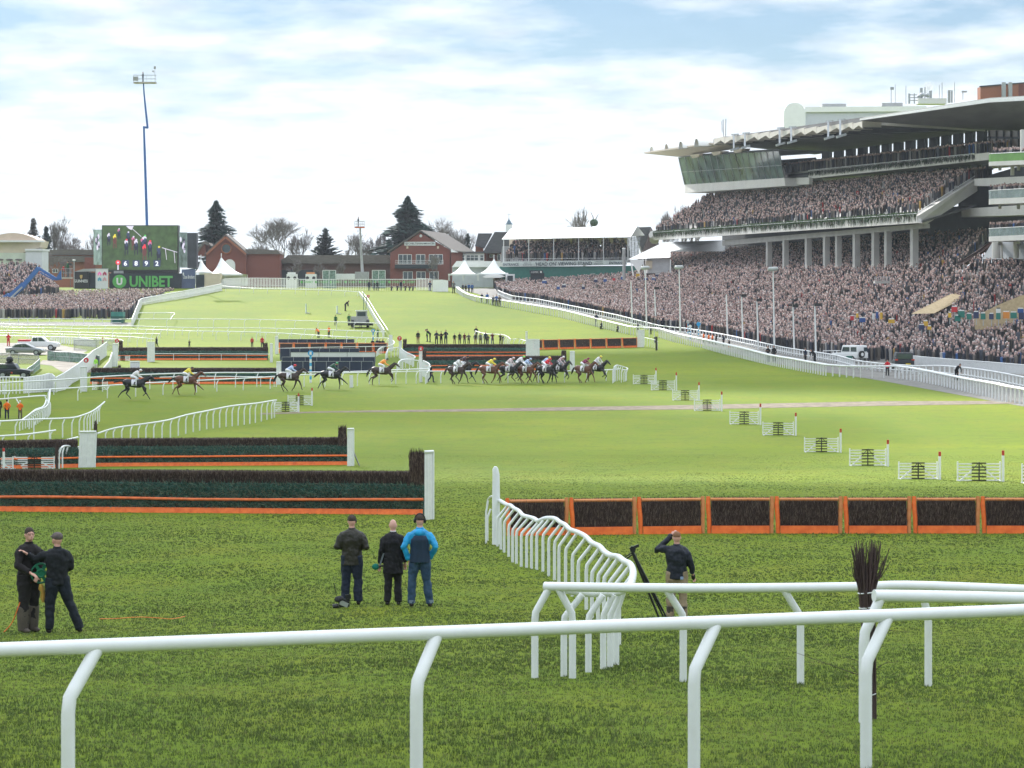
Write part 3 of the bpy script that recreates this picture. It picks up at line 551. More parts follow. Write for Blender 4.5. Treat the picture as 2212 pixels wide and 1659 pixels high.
# hurdles
def hurdle(x0, x1, yb0, yb1, label, group, dn, m=M_OR, hh=1.07):
    a = G(x0, yb0); b = G(x1, yb1); t = (b-a); L = t.length; t.normalize(); nv = Vector((t.y, -t.x, 0)); nv = nv if nv.y < 0 else -nv; T = thing('hurdle', (a+b)/2, label, 'hurdle', group); z = Vector((0,0,1))
    pr = .075; c2 = mat('orange_sunfaded', (.70,.22,.06), .6, .3, 3, c2=(.60,.25,.10))
    for k, (p, sg) in enumerate(((a, 1), (b, -1))):
        q = p+t*sg*pr; build(MB().tube([q, q+z*.45-nv*.04, q+z*(hh*.8)-nv*.08-t*sg*.03, q+z*(hh+.06)-nv*.1-t*sg*.03], [pr*.85, pr, pr, pr*.75], 10), 'post', m if k == 0 else c2, T)
    build(MB().tube([a+t*.12+z*(hh-.04)-nv*.09, b-t*.12+z*(hh-.04)-nv*.09], .055, 8), 'top_rail', c2, T)
    a2 = a+t*.14; l2 = L-.28
    build(MB().prism([a2+z*.2+nv*.02, a2+t*l2+z*.2+nv*.02, a2+t*l2+z*(hh-.08)-nv*.05, a2+z*(hh-.08)-nv*.05], -nv*.14), 'birch_fill', M_BIRCH, T)
    if dn > .1:
        fuzz('birch_twigs', T, M_TWIG, int(3200*dn), a2, t, nv, l2, .24, hh-.16, .035, -.035, (0,0,1), .16, .14, .005/dn**.5, TW, int(x0))['kind'] = 'stuff'
        fuzz('birch_tips', T, M_TWIG, int(260*dn), a2, t, nv, l2, hh-.02, hh, -.12, -.2, (0,0,1), .5, .07, .006, TW, int(x0)+1)['kind'] = 'stuff'
    build(MB().prism([a2+nv*.06, a2+t*l2+nv*.06, a2+t*l2+z*.24+nv*.035, a2+z*.24+nv*.035], nv*.03), 'base_board', M_OR, T)
hx = [1092,1230.5,1377,1525,1673.5,1822,1970.5,2119,2266]
for i in range(8): hurdle(hx[i]+2, hx[i+1]-2, 1157.5-min(i,3)*1.8, 1157.5-min(i+1,3)*1.8, 'orange framed birch hurdle in the foreground row, %s from its left end' % ORDN[i], 'foreground hurdle row', 1.0)
fx = [1150,1173,1207.5,1242,1276,1310,1344,1377.5]
for i in range(7): hurdle(fx[i]+.5, fx[i+1]-.5, 756-i*.8, 755.2-i*.8, 'small orange hurdle in the far row below the crowd rail, %s from the left' % ORDN[i], 'far hurdle row', .12, hh=1.25)
sx_ = [602,634,668,703,737,771,806,838]
for i in range(7): hurdle(sx_[i]+.5, sx_[i+1]-.5, 763, 763, 'orange hurdle behind the thin rail and blue screens, %s from the left' % ORDN[i], 'hurdles among the blue screens', .1, hh=1.25)
# blue-black practice screens
M_SCR = mat('blue_screen', (.018,.028,.060), .7, .15, 2)
def screen(label, x0, x1, yt, yb, k, m=M_SCR, frame=M_STEEL, th=.35):
    a = G(x0, yb); s = F/a.y; w = (x1-x0)/s; h = (yb-yt)/s; T = thing('blue_screen', a, label, 'screen', 'screens set across the course')
    for i in range(k):
        q = a+Vector((w*i/k, 0, 0)); build(MB().box(q+Vector((w/k/2, th/2, h/2)), (w/k-.03, th, h)), 'panel', m, T)
    mb = MB()
    for i in range(k+1): mb.box(a+Vector((w*i/k, -.02, h/2)), (.035, .04, h))
    mb.box(a+Vector((w/2, -.02, h+.02)), (w, .05, .04)); build(mb, 'frame', frame, T); return T
screen('uppermost dark blue screen above the row of orange hurdles', 602,765.5,733,745,8)
screen('dark blue screen below the orange hurdles', 605,776,753,778,8)
screen('white panelled board set between two dark blue screens', 628,811,761,783,3, m=mat('white_panel', (.62,.64,.66), .6, .05, 1), frame=M_BK)
screen('wide dark blue screen behind the blue and white post', 609,810,771.5,801,8)
screen('lowest dark blue screen behind the pink capped jockey', 604,806,781,806,8)
# gates
M_BRN = mat('brown_bars', (.03,.03,.022), .7, .2, 5)
M_RED = mat('red_paint', (.45,.035,.02), .5, .1, 5)
def gate(x0, x1, yt, yb, label, pole=None, plabel=None):
    a = G(x0, yb); s = F/a.y; w = (x1-x0)/s; h = (yb-yt)/s; T = thing('show_gate', a, label, 'gate', 'small white gates on the turf'); P = lambda u, v: a+Vector((w*u, 0, h*v)); r = .032
    for u in (0, 1):
        mb = MB(); e = .34 if u == 0 else .66; mb.bar(P(u, 0), P(u, 1), .06, .05)
        for v in (.04,.22,.40,.57,.72,.88): mb.bar(P(u, v), P(e, v), .025, .055)
        mb.bar(P(abs(u-.06), .03), P(e, .55), .03, .06); build(mb, 'white_section', M_WP, T)
    mb = MB(); 
    for v in (.04,.22,.40,.57,.72,.92): mb.bar(P(.33, v)-Vector((0,.03,0)), P(.67, v)-Vector((0,.03,0)), .03, .06)
    mb.bar(P(.5, 0)-Vector((0,.05,0)), P(.5, .97)-Vector((0,.05,0)), .06, .03); mb.bar(P(.5, .97)-Vector((0,.05,0)), P(.34, .6)-Vector((0,.05,0)), .06, .03); mb.bar(P(.5, .97)-Vector((0,.05,0)), P(.66, .6)-Vector((0,.05,0)), .06, .03)
    build(mb, 'brown_centre', M_BRN, T)
    for u in (.02, .98): build(MB().bar(P(u, .02)+Vector((0,-.35,0)), P(u, .02)+Vector((0,.35,0)), .05), 'foot', M_WP, T)
    if pole:
        px, py = pole; p = G(px, yb+1.5); hp = (yb+1.5-py)/(F/p.y); q = thing('marker_pole', p, plabel, 'pole', 'white poles with red tops'); build(MB().tube([p, p+Vector((0,0,hp*.84))], .062, 10), 'pole', M_W, q); build(MB().tube([p+Vector((0,0,hp*.84)), p+Vector((0,0,hp))], .063, 10), 'red_top', M_RED, q)
gs = [(1368,1414,809,829.5,1417,794.5),(1407,1457,820.7,842.7,1461,804.5),(1453,1506.5,842,864.5,1510,825.7),(1500,1555,862,887,1559,845.7),(1576.8,1638,887.6,916.5,1642.6,871.8),(1648,1713.8,911,940,1719,891.4),(1738,1810.5,944,976.5,1816,926),(1835.6,1913,968.4,1006,1918,950),(1941.7,2024.5,997,1034.8,2030,975.6),(2068.7,2160.5,997,1039,2166.8,973),(2208,2290,1001,1044,2296,980)]
for i, g_ in enumerate(gs): gate(*g_[:4], 'white gate with brown centre in the long diagonal row, %s from the horses' % ORDN[i], g_[4:6], 'red topped pole right of the %s gate of the diagonal row' % ORDN[i])
gate(592,642,867,889,'left hand one of the two overlapping gates at the end of the curving rail',(645,849.5),'red topped pole between the two overlapping gates')
gate(622,673,853,875,'right hand one of the two overlapping gates behind the curving rail',(674,838),'red topped pole right of the two overlapping gates')
gate(32,117,985,1012,'small gate in front of the left portion of the second fence row')
gate(-50,28,986,1013,'small gate cut by the left edge of the picture',(8,968),'red topped pole near the left edge beside a small gate')
gate(200,232,824,842,'small gate at the foot of the left number six board'); gate(250,280,768,779,'tiny gate in front of the short left dark fence')
# ------------------------------------------------------------ buildings, tents, screens, lifts, trees at the end of the straight
M_BRK = mat('red_brick', (.17,.048,.036), .85, .3, 12, c2=(.24,.075,.055)); M_BRK2 = mat('orange_brick', (.30,.11,.06), .85, .25, 12)
M_TILE = mat('roof_tiles', (.10,.088,.08), .85, .3, 5, stretch=(.3,.3,8), c2=(.17,.15,.135)); M_TILE2 = mat('slate_roof', (.055,.06,.068), .8, .3, 5, stretch=(.3,.3,8), c2=(.12,.12,.125))
M_TENT = mat('tent_canvas', (.82,.83,.84), .6, .03, 1); M_CREAM = mat('cream_wall', (.58,.50,.38), .7, .06, 1); M_NAVY = mat('navy_board', (.012,.022,.03), .55, .15, 1)
M_UG = mat('logo_green', (.10,.42,.09), .5, .05, 2); M_LET = mat('white_lettering', (.72,.73,.72), .5, .03, 2); M_LETD = mat('dark_lettering', (.03,.05,.07), .5, .03, 2)
def PD(x, y, d): return U(x, y, d)
def PG(x, y, d):
    p = U(x, y, d)
    if d > 430 and 598 <= y < 640: p.z = min(p.z, gz(p.x, d)-.2)
    return p
def poly(name, pts, d, th, m, par, **k):          # picture polygon at distance d, thickness th going back
    return build(MB().prism([PG(x, y, d) for x, y in pts], (0, th, 0)), name, m, par, **k)
def rect(name, x0, y0, x1, y1, d, th, m, par, **k): return poly(name, [(x0,y1),(x1,y1),(x1,y0),(x0,y0)], d, th, m, par, **k)
def lettering(txt, xc, yc, hpx, d, m, par, wpx=None, name='lettering', bold=0, dirv=None, shear=0):
    cu = bpy.data.curves.new('t', 'FONT'); cu.body = txt; cu.size = 1; cu.extrude = .02; cu.align_x = 'CENTER'; cu.offset = bold; cu.resolution_u = 3
    ob = bpy.data.objects.new('t', cu); COL.objects.link(ob); dg = bpy.context.evaluated_depsgraph_get(); me = bpy.data.meshes.new_from_object(ob.evaluated_get(dg)); bpy.data.objects.remove(ob)
    v = np.zeros(len(me.vertices)*3); me.vertices.foreach_get('co', v); v = v.reshape(-1, 3); s = d/F
    mn, mx_ = v.min(0), v.max(0); sc = hpx*s/max(mx_[1]-mn[1], 1e-6); scx = sc if not wpx else wpx*s/max(mx_[0]-mn[0], 1e-6)
    c = U(xc, yc, d); X = (v[:, 0]-(mn[0]+mx_[0])/2)*scx; Zv = (v[:, 1]-(mn[1]+mx_[1])/2)*sc; dv = Vector(dirv or (1,0,0)).normalized()
    w = np.stack([c.x+X*dv.x, c.y+X*dv.y-v[:, 2]*.8-.03, c.z+Zv+X*shear], 1)-np.array(ORG[par]); me.vertices.foreach_set('co', w.ravel()); me.materials.clear(); me.materials.append(m); me.update(); me.name = name
    o = bpy.data.objects.new(name, me); COL.objects.link(o); o.parent = par; ORG[o] = ORG[par]; return o
def at(name, x, y, d, label, cat, group=None): p = U(x, y, d); p.z = gz(p.x, d); return thing(name, p, label, cat, group)
M_FR = mat('white_frames', (.70,.71,.72), .5, .03, 2)
def window(par, x0, y0, x1, y1, d, k=2, h=0, mm=None):
    f = MB(); s = d/F; w = .09
    a = U(x0, y1, d); b = U(x1, y0, d); W_, H_ = b.x-a.x, b.z-a.z; yv = d-.05
    for i in range(k+1): f.box((a.x+W_*i/k, yv, a.z+H_/2), (w, .1, H_+w))
    for z in [0, H_]+([H_*.6] if h else []): f.box((a.x+W_/2, yv-.003, a.z+z), (W_-w, .1, w))
    o = build(f, 'window', mm or M_FR, par); build(MB().box((a.x+W_/2, d-.03, a.z+H_/2), (W_, .04, H_)), 'pane', M_GLASS, o)
# central brick house
dH = 470; T = at('brick_house', 908, 605, dH, 'two storey red brick house with balcony windows and a name board under its gable', 'building')
wall = poly('wall', [(843,606),(974,606),(974,541),(908,502),(843,546)], dH, 10, M_BRK, T)
mb = MB(); ap = U(908,499,dH-.6); ap2 = ap+Vector((4.6,14,-.2)); le = U(836,546,dH-.6); re_ = U(978,543,dH-.6); e2 = Vector((4.6,14,-.2))
mb.prism([le, ap, ap+e2, le+e2], (0,0,.22)); mb.prism([ap, re_, re_+e2, ap+e2], (0,0,.221)); build(mb, 'roof', M_TILE, T)
build(MB().prism([U(974,606,dH), U(974,606,dH)+Vector((3.6,12,0)), U(974,541,dH)+Vector((3.6,12,0)), U(974,541,dH)], (-.2,0,0)), 'side_wall', M_BRK, T)
for x0, x1 in ((861,889),(899,918),(927,956)): window(T, x0, 550, x1, 570, dH, 3 if x1-x0 > 22 else 2)
for x0, x1 in ((871,891),(900,919),(928,947)): window(T, x0, 587, x1, 603, dH, 2)
bal = MB(); 
for y in (562.5,566.5,570.5): bal.bar(U(854,y,dH-.9), U(958,y,dH-.9), .05)
for i in range(27): bal.bar(U(854+4*i,562.5,dH-.9), U(854+4*i,571,dH-.9), .035)
build(bal, 'balcony_rail', M_FR, T); rect('balcony_base', 853,571.5,944,580,dH-1, 1, M_NAVY, T)
sb = rect('sign_board', 873.5,522.4,940.5,530.5,dH-.25,.15,M_FR,T); lettering('@CHELTENHAMRACES', 907, 526.4, 5.2, dH-.3, M_LETD, sb, 63, bold=.012)
build(MB().ell(U(909,509.5,dH), (.3,.15,.3)), 'lamp', M_FR, T)
for x in (880,946): rect('vent_block', x-2, 532, x+2, 537, dH-.05, .1, M_CREAM, T)
build(MB().prism([U(974,538,dH-.7), U(990,545,dH-.7), U(974,545,dH-.7)], (0,.4,0)), 'soffit_board', M_FR, T)
# linking building and slate roofed house
T = at('link_building', 1020, 600, 478, 'low building with a white glazed upper storey joining the two brick houses', 'building')
rect('wall', 984,546,1050,606,478,8,M_BRK,T); rect('white_storey', 986,547.5,1046,566,477.6,.4,M_FR,T); rect('flat_roof', 984,543.5,1080,546.5,477,10,M_TILE2,T)
for x0, x1, k in ((988,1004,2),(1007.5,1033,3),(1037,1044.5,1)): window(T, x0, 551, x1, 563, 477.5, k, 1)
T = at('slate_roofed_house', 1070, 600, 482, 'brick house with tall slate roofs and a white cupola behind the viewing stand', 'building')
rect('wall', 1046,546,1120,606,482,6,M_BRK,T); poly('roof', [(1043,545),(1116,545),(1122,501),(1068.5,501)], 481.5, 6, M_TILE2, T)
poly('rear_roof', [(1026,531),(1046,536),(1063,504),(1033,504)], 483, 5, M_TILE2, T); poly('gable_wall', [(1027,545),(1044,545),(1044,529),(1035,510),(1027,527)], 484, 5, M_BRK2, T)
window(T, 1058,550,1064,556,481.8,2); window(T, 1075,549,1081,562,481.8,1)
cp = rect('cupola', 1092.5,485,1106,501,481,2.0,M_FR,T); c = U(1099.3,485,482); build(MB().lathe(c, [(.85,0),(.8,.1),(.55,.35),(.35,.7),(.1,1.05),(.03,1.4)], 8), 'cupola_roof', mat('cupola_lead', (.06,.11,.15), .5, .1, 3), cp); vane = MB().bar(c+Vector((0,0,1.3)), c+Vector((0,0,2.5)), .05).bar(c+Vector((-.5,0,2.1)), c+Vector((.5,0,2.1)), .05); build(vane, 'weather_vane', M_BK, cp)
# left brick building with round window
T = at('arched_brick_building', 489, 600, 470, 'dark brick building with stepped gable, round window and white arched door', 'building')
poly('wall', [(445,600),(532,600),(532,548),(487,511),(445,548)], 470, 9, M_BRK, T)
mb = MB(); a, b, c = U(442,551,469.4), U(487,508.5,469.4), U(535,550,469.4); mb.prism([a, b, b+Vector((0,9,0)), a+Vector((0,9,0))], (0,0,.3)); mb.prism([b, c, c+Vector((0,9,0)), b+Vector((0,9,0))], (0,0,.301)); build(mb, 'roof', M_TILE, T)
mb = MB(); mb.bar(U(446,549.5,469.2), U(487,512,469.2), .35); mb.bar(U(487,512,469.2), U(531,549,469.2), .35); build(mb, 'gable_trim', M_BRK2, T)
c = U(489,537,469.9); ring = MB().tube([c+Vector((1.0*math.cos(q), 0, 1.0*math.sin(q))) for q in [math.pi*2*i/16 for i in range(17)]], .16, 6, cap=False); ro = build(ring, 'round_window', M_BRK2, T); build(MB().prism([c+Vector((.9*math.cos(q), 0, .9*math.sin(q))) for q in [math.pi*2*i/16 for i in range(16)]], (0,.1,0)), 'pane', M_GLASS, ro)
ar = [(484,600),(508,600)]+[(496+12*math.cos(q), 572-12*math.sin(q)) for q in [math.pi*i/10 for i in range(11)]]; poly('arched_door', ar, 469.9, .12, M_FR, T)
poly('porch_gable', [(426,552),(444,552),(444,530),(440,525),(428,541)], 472, 6, M_BRK, T); poly('porch_roof', [(424,543),(427,546),(441,527),(456,531),(450,524),(439,522)], 471.5, 6, M_TILE, T)
rect('side_wing', 532.3,548,604,602,471,8,M_BRK,T); poly('wing_roof', [(530,548.5),(606,548.5),(600,540.5),(553,538.5),(530,538)], 470.5, 8, M_TILE, T)
T = at('long_low_building', 720, 600, 476, 'long low building with a brown tiled roof behind the far fence', 'building')
rect('wall', 604.5,566,843,604,476,6,mat('dull_brick', (.11,.055,.045), .85, .3, 8),T); poly('roof', [(602,569),(843,569),(839,551),(622,551)], 475, 6, M_TILE, T); poly('roof_end', [(596,566),(622,554),(640,569)], 474.5, .5, M_TILE, T)
rect('shopfront', 606,583,690,602,475.6,.3,M_NAVY,T)
T = at('brown_roofed_building', 150, 600, 480, 'brick building with brown roofs behind the left crowd and the screens', 'building')
rect('wall', 88,549,232,604,480,6,M_BRK2,T); poly('roof', [(84,551),(236,551),(232,540),(92,539)], 479.5, 6, M_TILE, T); poly('second_roof', [(84,566),(205,566),(205,553.5),(88,552.5)], 479, .6, M_TILE, T); rect('dark_gable', 183,556,205,580,478.7,.4,M_BRK,T)
for x in (96,114): window(T, x, 581, x+11, 589, 479.8, 2)
# left cream stand building
T = at('cream_stand_building', 45, 600, 440, 'cream building with a shallow barrel roof above the left crowd', 'building')
mb = MB(); mb.prism([U(x,y,440) for x, y in [(-30,520),(84,520)]+[(84-q*11.4, 520-17*math.sin(math.pi*q/10)**.8) for q in range(1,10)]], (0,8,0)); build(mb, 'barrel_roof', mat('pink_roof', (.60,.47,.38), .6, .05, 1), T)
poly('upper_wall', [(-30,546),(50,546),(86,534),(90,520),(-30,520)], 440.5, 7, M_CREAM, T); rect('roof_edge', -30,519,94,523,439.4,.9,M_FR,T); rect('stair_tower', 55,538,91,606,439,6,mat('white_render', (.60,.62,.65), .7, .05, 1),T); rect('tower_cap', 54,537.5,92,541.5,438.7,6.6,M_FR,T); rect('terrace_wall', -30,546.3,55,575,440.2,6,mat('pale_green_wall', (.55,.60,.50), .7, .1, .8),T)
for x in (-6,14,34): build(MB().ell(U(x+6,561,440), (.7,.1,.18)), 'oval_opening', M_TILE, T)
# ------------------------------------------------------------ tents
def peak_tent(xc, x0, x1, yp, ye, yb, d, label, walls=M_TENT, depth=6, legs=True):
    T = at('peaked_marquee', xc, yb, d, label, 'tent', 'white peaked marquees'); n = 8; mb = MB(); pk = U(xc, yp, d+depth/2); s = d/F; X0, X1 = U(x0,ye,d), U(x1,ye,d); w = (X1.x-X0.x)/2; cxw = (X0.x+X1.x)/2; vs = []; k = 9
    for i in range(k+1):
        u = i/k; hh = (1-u)**2.1
        for j in range(n):
            a = math.pi/4+2*math.pi*j/n; q = max(abs(math.cos(a)), abs(math.sin(a))); bx, by = math.cos(a)/q, math.sin(a)/q
            vs.append((cxw+(pk.x-cxw)*(1-u)+bx*w*(u*.97+.03), d+depth/2+by*depth/2*(u*.97+.03), X0.z+(pk.z-X0.z)*hh))
    mb.add(vs, [(i*n+j, (i+1)*n+j, (i+1)*n+(j+1)%n, i*n+(j+1)%n) for i in range(k) for j in range(n)], True); build(mb, 'canopy', M_TENT, T)
    build(MB().tube([pk-Vector((0,0,.3)), pk+Vector((0,0,.9))], .07, 6), 'finial', M_W, T)
    zb = U(xc,yb,d).z; mb = MB()
    for px in (X0.x+.1, cxw, X1.x-.1):
        for py in (d+.1, d+depth-.1): mb.bar((px,py,zb), (px,py,X0.z), .12)
    mb.bar((X0.x,d+.05,X0.z-.1), (X1.x,d+.05,X0.z-.1), .1, .3); build(mb, 'frame', M_W, T)
    if walls: build(MB().box((cxw, d+depth-.4, (zb+X0.z)/2), (2*w-.5, .06, X0.z-zb)), 'back_wall', walls, T)
peak_tent(434,421,456,560,588,612,452,'left white marquee with a sharp peak beside the arched brick building'); peak_tent(478,450,524,557,592,617,446,'larger white marquee with a sharp peak in front of the arched door',depth=9)
peak_tent(1004,968,1032,562,592,606,448,'white peaked marquee at the start of the service road',walls=None,depth=8); peak_tent(1067,1032,1098,560,590,606,447,'white peaked marquee beside the green viewing stand wall',walls=None,depth=8)
T = at('cream_kiosk', 458, 612, 444, 'cream kiosk with blue signs under the left marquees', 'kiosk'); rect('wall', 441,590,476,613,443,3,M_CREAM,T); rect('sign', 423,593,441,598,442.8,.2,M_NAVY,T); rect('white_wall', 423,599,440.5,613,443,3,M_TENT,T); rect('red_sign', 501,601,508,608,441,.2,M_RED,T)
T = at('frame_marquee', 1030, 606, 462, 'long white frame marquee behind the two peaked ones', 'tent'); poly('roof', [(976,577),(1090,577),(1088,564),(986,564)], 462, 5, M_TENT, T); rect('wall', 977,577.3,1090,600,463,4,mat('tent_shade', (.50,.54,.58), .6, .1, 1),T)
T = at('sail_tent', 1440, 600, 440, 'big white sloping marquee beside the viewing stand', 'tent')
mb = MB(); mb.prism([U(1357,560,436), U(1448,556,436), U(1448,543,440), U(1566,543,452), U(1566,519,455), U(1434,523,448)], (0,1,.0)); build(mb, 'canopy', M_TENT, T)
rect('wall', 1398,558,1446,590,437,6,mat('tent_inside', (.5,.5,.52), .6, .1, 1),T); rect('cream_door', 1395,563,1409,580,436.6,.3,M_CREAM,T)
for x in (1362,1376,1388,1448): build(MB().bar(U(x,560,436), U(x+(6 if x < 1400 else 0),596,436), .25), 'leg', M_TENT, T)
mb = MB()
mb.prism([U(1360,561,435.8), U(1392,561,435.8), U(1380,590,435.8)], (0,.1,0)); build(mb, 'end_flap', M_TENT, T)
T = at('tiled_house', 1400, 600, 492, 'steep tiled gable between the viewing stand and the grandstand', 'building'); poly('roof', [(1376,508),(1388,548),(1418,512),(1406,490),(1376,491)], 492, 5, M_TILE2, T); poly('gable', [(1378,590),(1425,590),(1425,530),(1407,493),(1388,545),(1378,560)], 490, 4, mat('dark_gable', (.10,.07,.075), .8, .2, 4), T)
# head on viewing stand
dV = 452; T = at('viewing_stand', 1230, 595, dV, 'green temporary viewing stand with white tent roof and long lettered board', 'stand')
M_GRN = mat('stand_green', (.03,.16,.13), .7, .1, 2); poly('base_wall', [(1079,603),(1376,600),(1376,574),(1079,576)], dV, 1, M_GRN, T)
bo = poly('name_board', [(1085,576.6),(1354,572),(1354,562),(1085,565.5)], dV-.5, .3, mat('pale_board', (.55,.60,.58), .6, .05, 1), T)
for tx, x, h, w in (('ENTRANCE',1104,6,33),("'HEAD ON' VIEWING STAND",1217.5,7.8,122),('ENTRANCE',1334,5.6,36)): lettering(tx, x, 571.3-(x-1104)*.016, h, dV-.6, M_LETD, bo, w, bold=.012, shear=.016)
for x in (1139,1293): lettering('OPEN TO', x, 568.7-(x-1104)*.016, 2.2, dV-.6, M_LETD, bo, 16, shear=.016); lettering('EVERYONE', x, 572.8-(x-1104)*.016, 2.2, dV-.6, M_LETD, bo, 19, shear=.016)
mb = MB()
for i in range(16): mb.box(U(1222,566-i*2.2,dV+1+i*.75), (25.5,.75,.22))
build(mb, 'steps', M_GREY, T)
mb = MB(); e = dV-1.2; mb.prism([U(1084,517.5,e), U(1363,512,e), U(1377,489,e+9), U(1103,495,e+9)], (0,0,.08)); mb.prism([U(1103,495,e+9), U(1377,489,e+9), U(1392,509,e+18), U(1118,514,e+18)], (0,0,.081)); build(mb, 'canvas_roof', M_TENT, T)
build(MB().prism([U(1357,511.5,e), U(1377,489,e+9), U(1392,508,e+17)], (.05,0,0)), 'roof_gable', M_TENT, T)
mb = MB()
for x in (1088,1142,1196,1250,1303.5,1356): build(MB().bar(U(x,566,dV), U(x,515.5-(x-1088)*.012,e), .16), 'pole', M_FR, T)
for x in (1118,1171,1224,1277,1330): build(MB().bar(U(x,540,dV+13), U(x,514,dV+14), .14), 'pole', M_FR, T)
for x in (1357,1364,1371,1378): build(MB().bar(U(x,560,e+2+(x-1357)*.6), U(x,505,e+2+(x-1357)*.6), .12), 'end_pole', M_FR, T)
mb.bar(U(1087,559.5,dV-.2), U(1356,557,dV-.2), .07); build(mb, 'handrail', M_FR, T)
poly('clear_end', [(1357,558),(1379,558),(1384,511),(1357,512)], e+6, .05, mat('clear_sheet', (.45,.48,.52), .3, .1, 1, alpha=.4), T)
poly('back_canvas', [(1100,531),(1357,529),(1357,513),(1100,516)], dV+15, .1, mat('warm_canvas', (.66,.55,.44), .7, .08, 1), T)
mb = MB(); [mb.bar(U(1087+i*3.9,562,dV-.3), U(1087+i*3.9,566,dV-.3), .05) for i in range(69)]; build(mb, 'front_rail', M_FR, T)
T = at('coffee_stall', 1200, 600, 446, 'dark coffee stall in front of the green stand wall', 'stall'); rect('counter', 1146,590,1176,604,446,2,M_NAVY,T); q = rect('sign', 1144,584,1173,591,445.6,.3,M_NAVY,T); lettering('COFFEE', 1155, 587.8, 3.0, 445.5, M_LET, q, 16); build(MB().prism([U(1168.5+2.2*math.cos(a/2),587.6+2.2*math.sin(a/2),445.4) for a in range(12)], (0,.05,0)), 'round_logo', M_LET, q)
T = at('white_kiosk', 1100, 600, 444, 'small white kiosk with a blue notice beside the marquee', 'kiosk'); rect('body', 1092,592,1112,606,444,2,M_FR,T); rect('notice', 1096,595.5,1108,600,443.8,.2,M_NAVY,T)
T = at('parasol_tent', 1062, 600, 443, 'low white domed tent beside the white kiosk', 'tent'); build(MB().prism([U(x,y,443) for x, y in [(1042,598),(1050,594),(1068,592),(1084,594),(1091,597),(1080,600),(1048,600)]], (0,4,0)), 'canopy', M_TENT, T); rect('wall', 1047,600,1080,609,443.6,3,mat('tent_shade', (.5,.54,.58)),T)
# ------------------------------------------------------------ screens and boards
dS = 446; T = at('big_screen', 300, 600, dS, 'large outdoor screen showing the race with numbers 6 8 9 2 under it', 'screen')
sg = rect('housing', 220,486.5,384.5,588,dS,2.5,M_BK,T); M_PIC = mat('screen_turf', (.040,.070,.026), .5, .35, .9, emit=.45); rect('picture', 221.5,488,383,583,dS-.1,.08,M_PIC,sg)
pic = mat
def em(n, c, e=.5): return mat(n, c, .5, .05, 2, emit=e)
E = dict(k=em('screen_dark',(.012,.013,.03)), w=em('screen_white',(.55,.50,.62)), y=em('screen_yellow',(.62,.50,.05)), r=em('screen_red',(.62,.03,.05)), g=em('screen_green',(.10,.5,.10)), b=em('screen_bay',(.10,.03,.03)), m=em('screen_pink',(.42,.12,.25)), n=em('screen_navy',(.03,.04,.09)))
def blob(x, y, rx, ry, m, lay, par, nm='shape', d=dS): 
    return build(MB().prism([U(x+rx*math.cos(a*.628), y+ry*math.sin(a*.628)*(1 if a%2 else .9), d-.1-lay*.012) for a in range(10)], (0,.01,0)), nm, m, par)
pc = [o for o in sg.children][0]
rails = MB(); rails.bar(U(281,490,dS-.13), U(305,511,dS-.13), .02, .10); rails.bar(U(350,535,dS-.13), U(383,545,dS-.13), .02, .12); rails.bar(U(357,537,dS-.13), U(360,561,dS-.13), .02, .1); rails.bar(U(376,543,dS-.13), U(378,568,dS-.13), .02, .1); build(rails, 'screen_rails', E['w'], pc, kind='stuff')
build(MB().prism([U(272,488,dS-.13), U(289,488,dS-.13), U(284,497,dS-.13), U(278,494,dS-.13)], (0,.01,0)), 'screen_white_patch', E['w'], pc)
for i, (x, y, s_, bd, si, cp_) in enumerate([(235,508,.9,'k','w','w'),(248,511,1,'b','y','y'),(257,497,.8,'k','m','w'),(277,505,1,'k','n','w'),(288,515,1,'b','m','w'),(273,522,1.15,'k','w','r'),(294,522,1.15,'k','w','w'),(308,518,1.1,'k','m','w'),(313,513,1.1,'k','w','g'),(324,525,1.2,'k','m','r'),(312,534,1.2,'b','r','r'),(343,538,1.25,'k','n','y')]):
    blob(x, y+9*s_, 4.2*s_, 7.5*s_, E[bd], 2+i*.3, pc, 'screen_horse'); blob(x-2.4*s_, y+20*s_, 1.2, 7*s_, E[bd], 2+i*.3, pc, 'screen_legs'); blob(x+2.6*s_, y+19*s_, 1.2, 7*s_, E[bd], 2+i*.3, pc, 'screen_legs')
    blob(x-.5, y+1, 3.6*s_, 4*s_, E[si], 2.1+i*.3, pc, 'screen_rider'); blob(x+.5, y-3.6*s_, 1.9*s_, 1.9*s_, E[cp_], 2.2+i*.3, pc, 'screen_cap'); blob(x+.3, y+5*s_, 2.2*s_, 4.5*s_, E['n'] if bd == 'k' else E['b'], 2.4+i*.3, pc, 'screen_horse_head')
for x, ch in ((271,'6'),(294,'8'),(316,'9'),(339,'2')):
    bx = build(MB().prism([U(x-7.5,576,dS-.2), U(x+7.5,576,dS-.2), U(x+7.5,562,dS-.2), U(x-7.5,562,dS-.2)], (0,.01,0)), 'number_box', E['n'], pc); lettering(ch, x, 569, 10, dS-.2, em('screen_number', (.8,.8,.85)), bx, 7, name='number', bold=.02)
blob(255,567,5.5,5.5,E['r'],7,pc,'screen_disc'); blob(255,567,2.2,2.2,E['w'],8,pc,'screen_disc_centre'); build(MB().prism([U(253.6,583,dS-.19), U(256.4,583,dS-.19), U(256.4,572,dS-.19), U(253.6,572,dS-.19)], (0,.01,0)), 'screen_post', E['w'], pc)
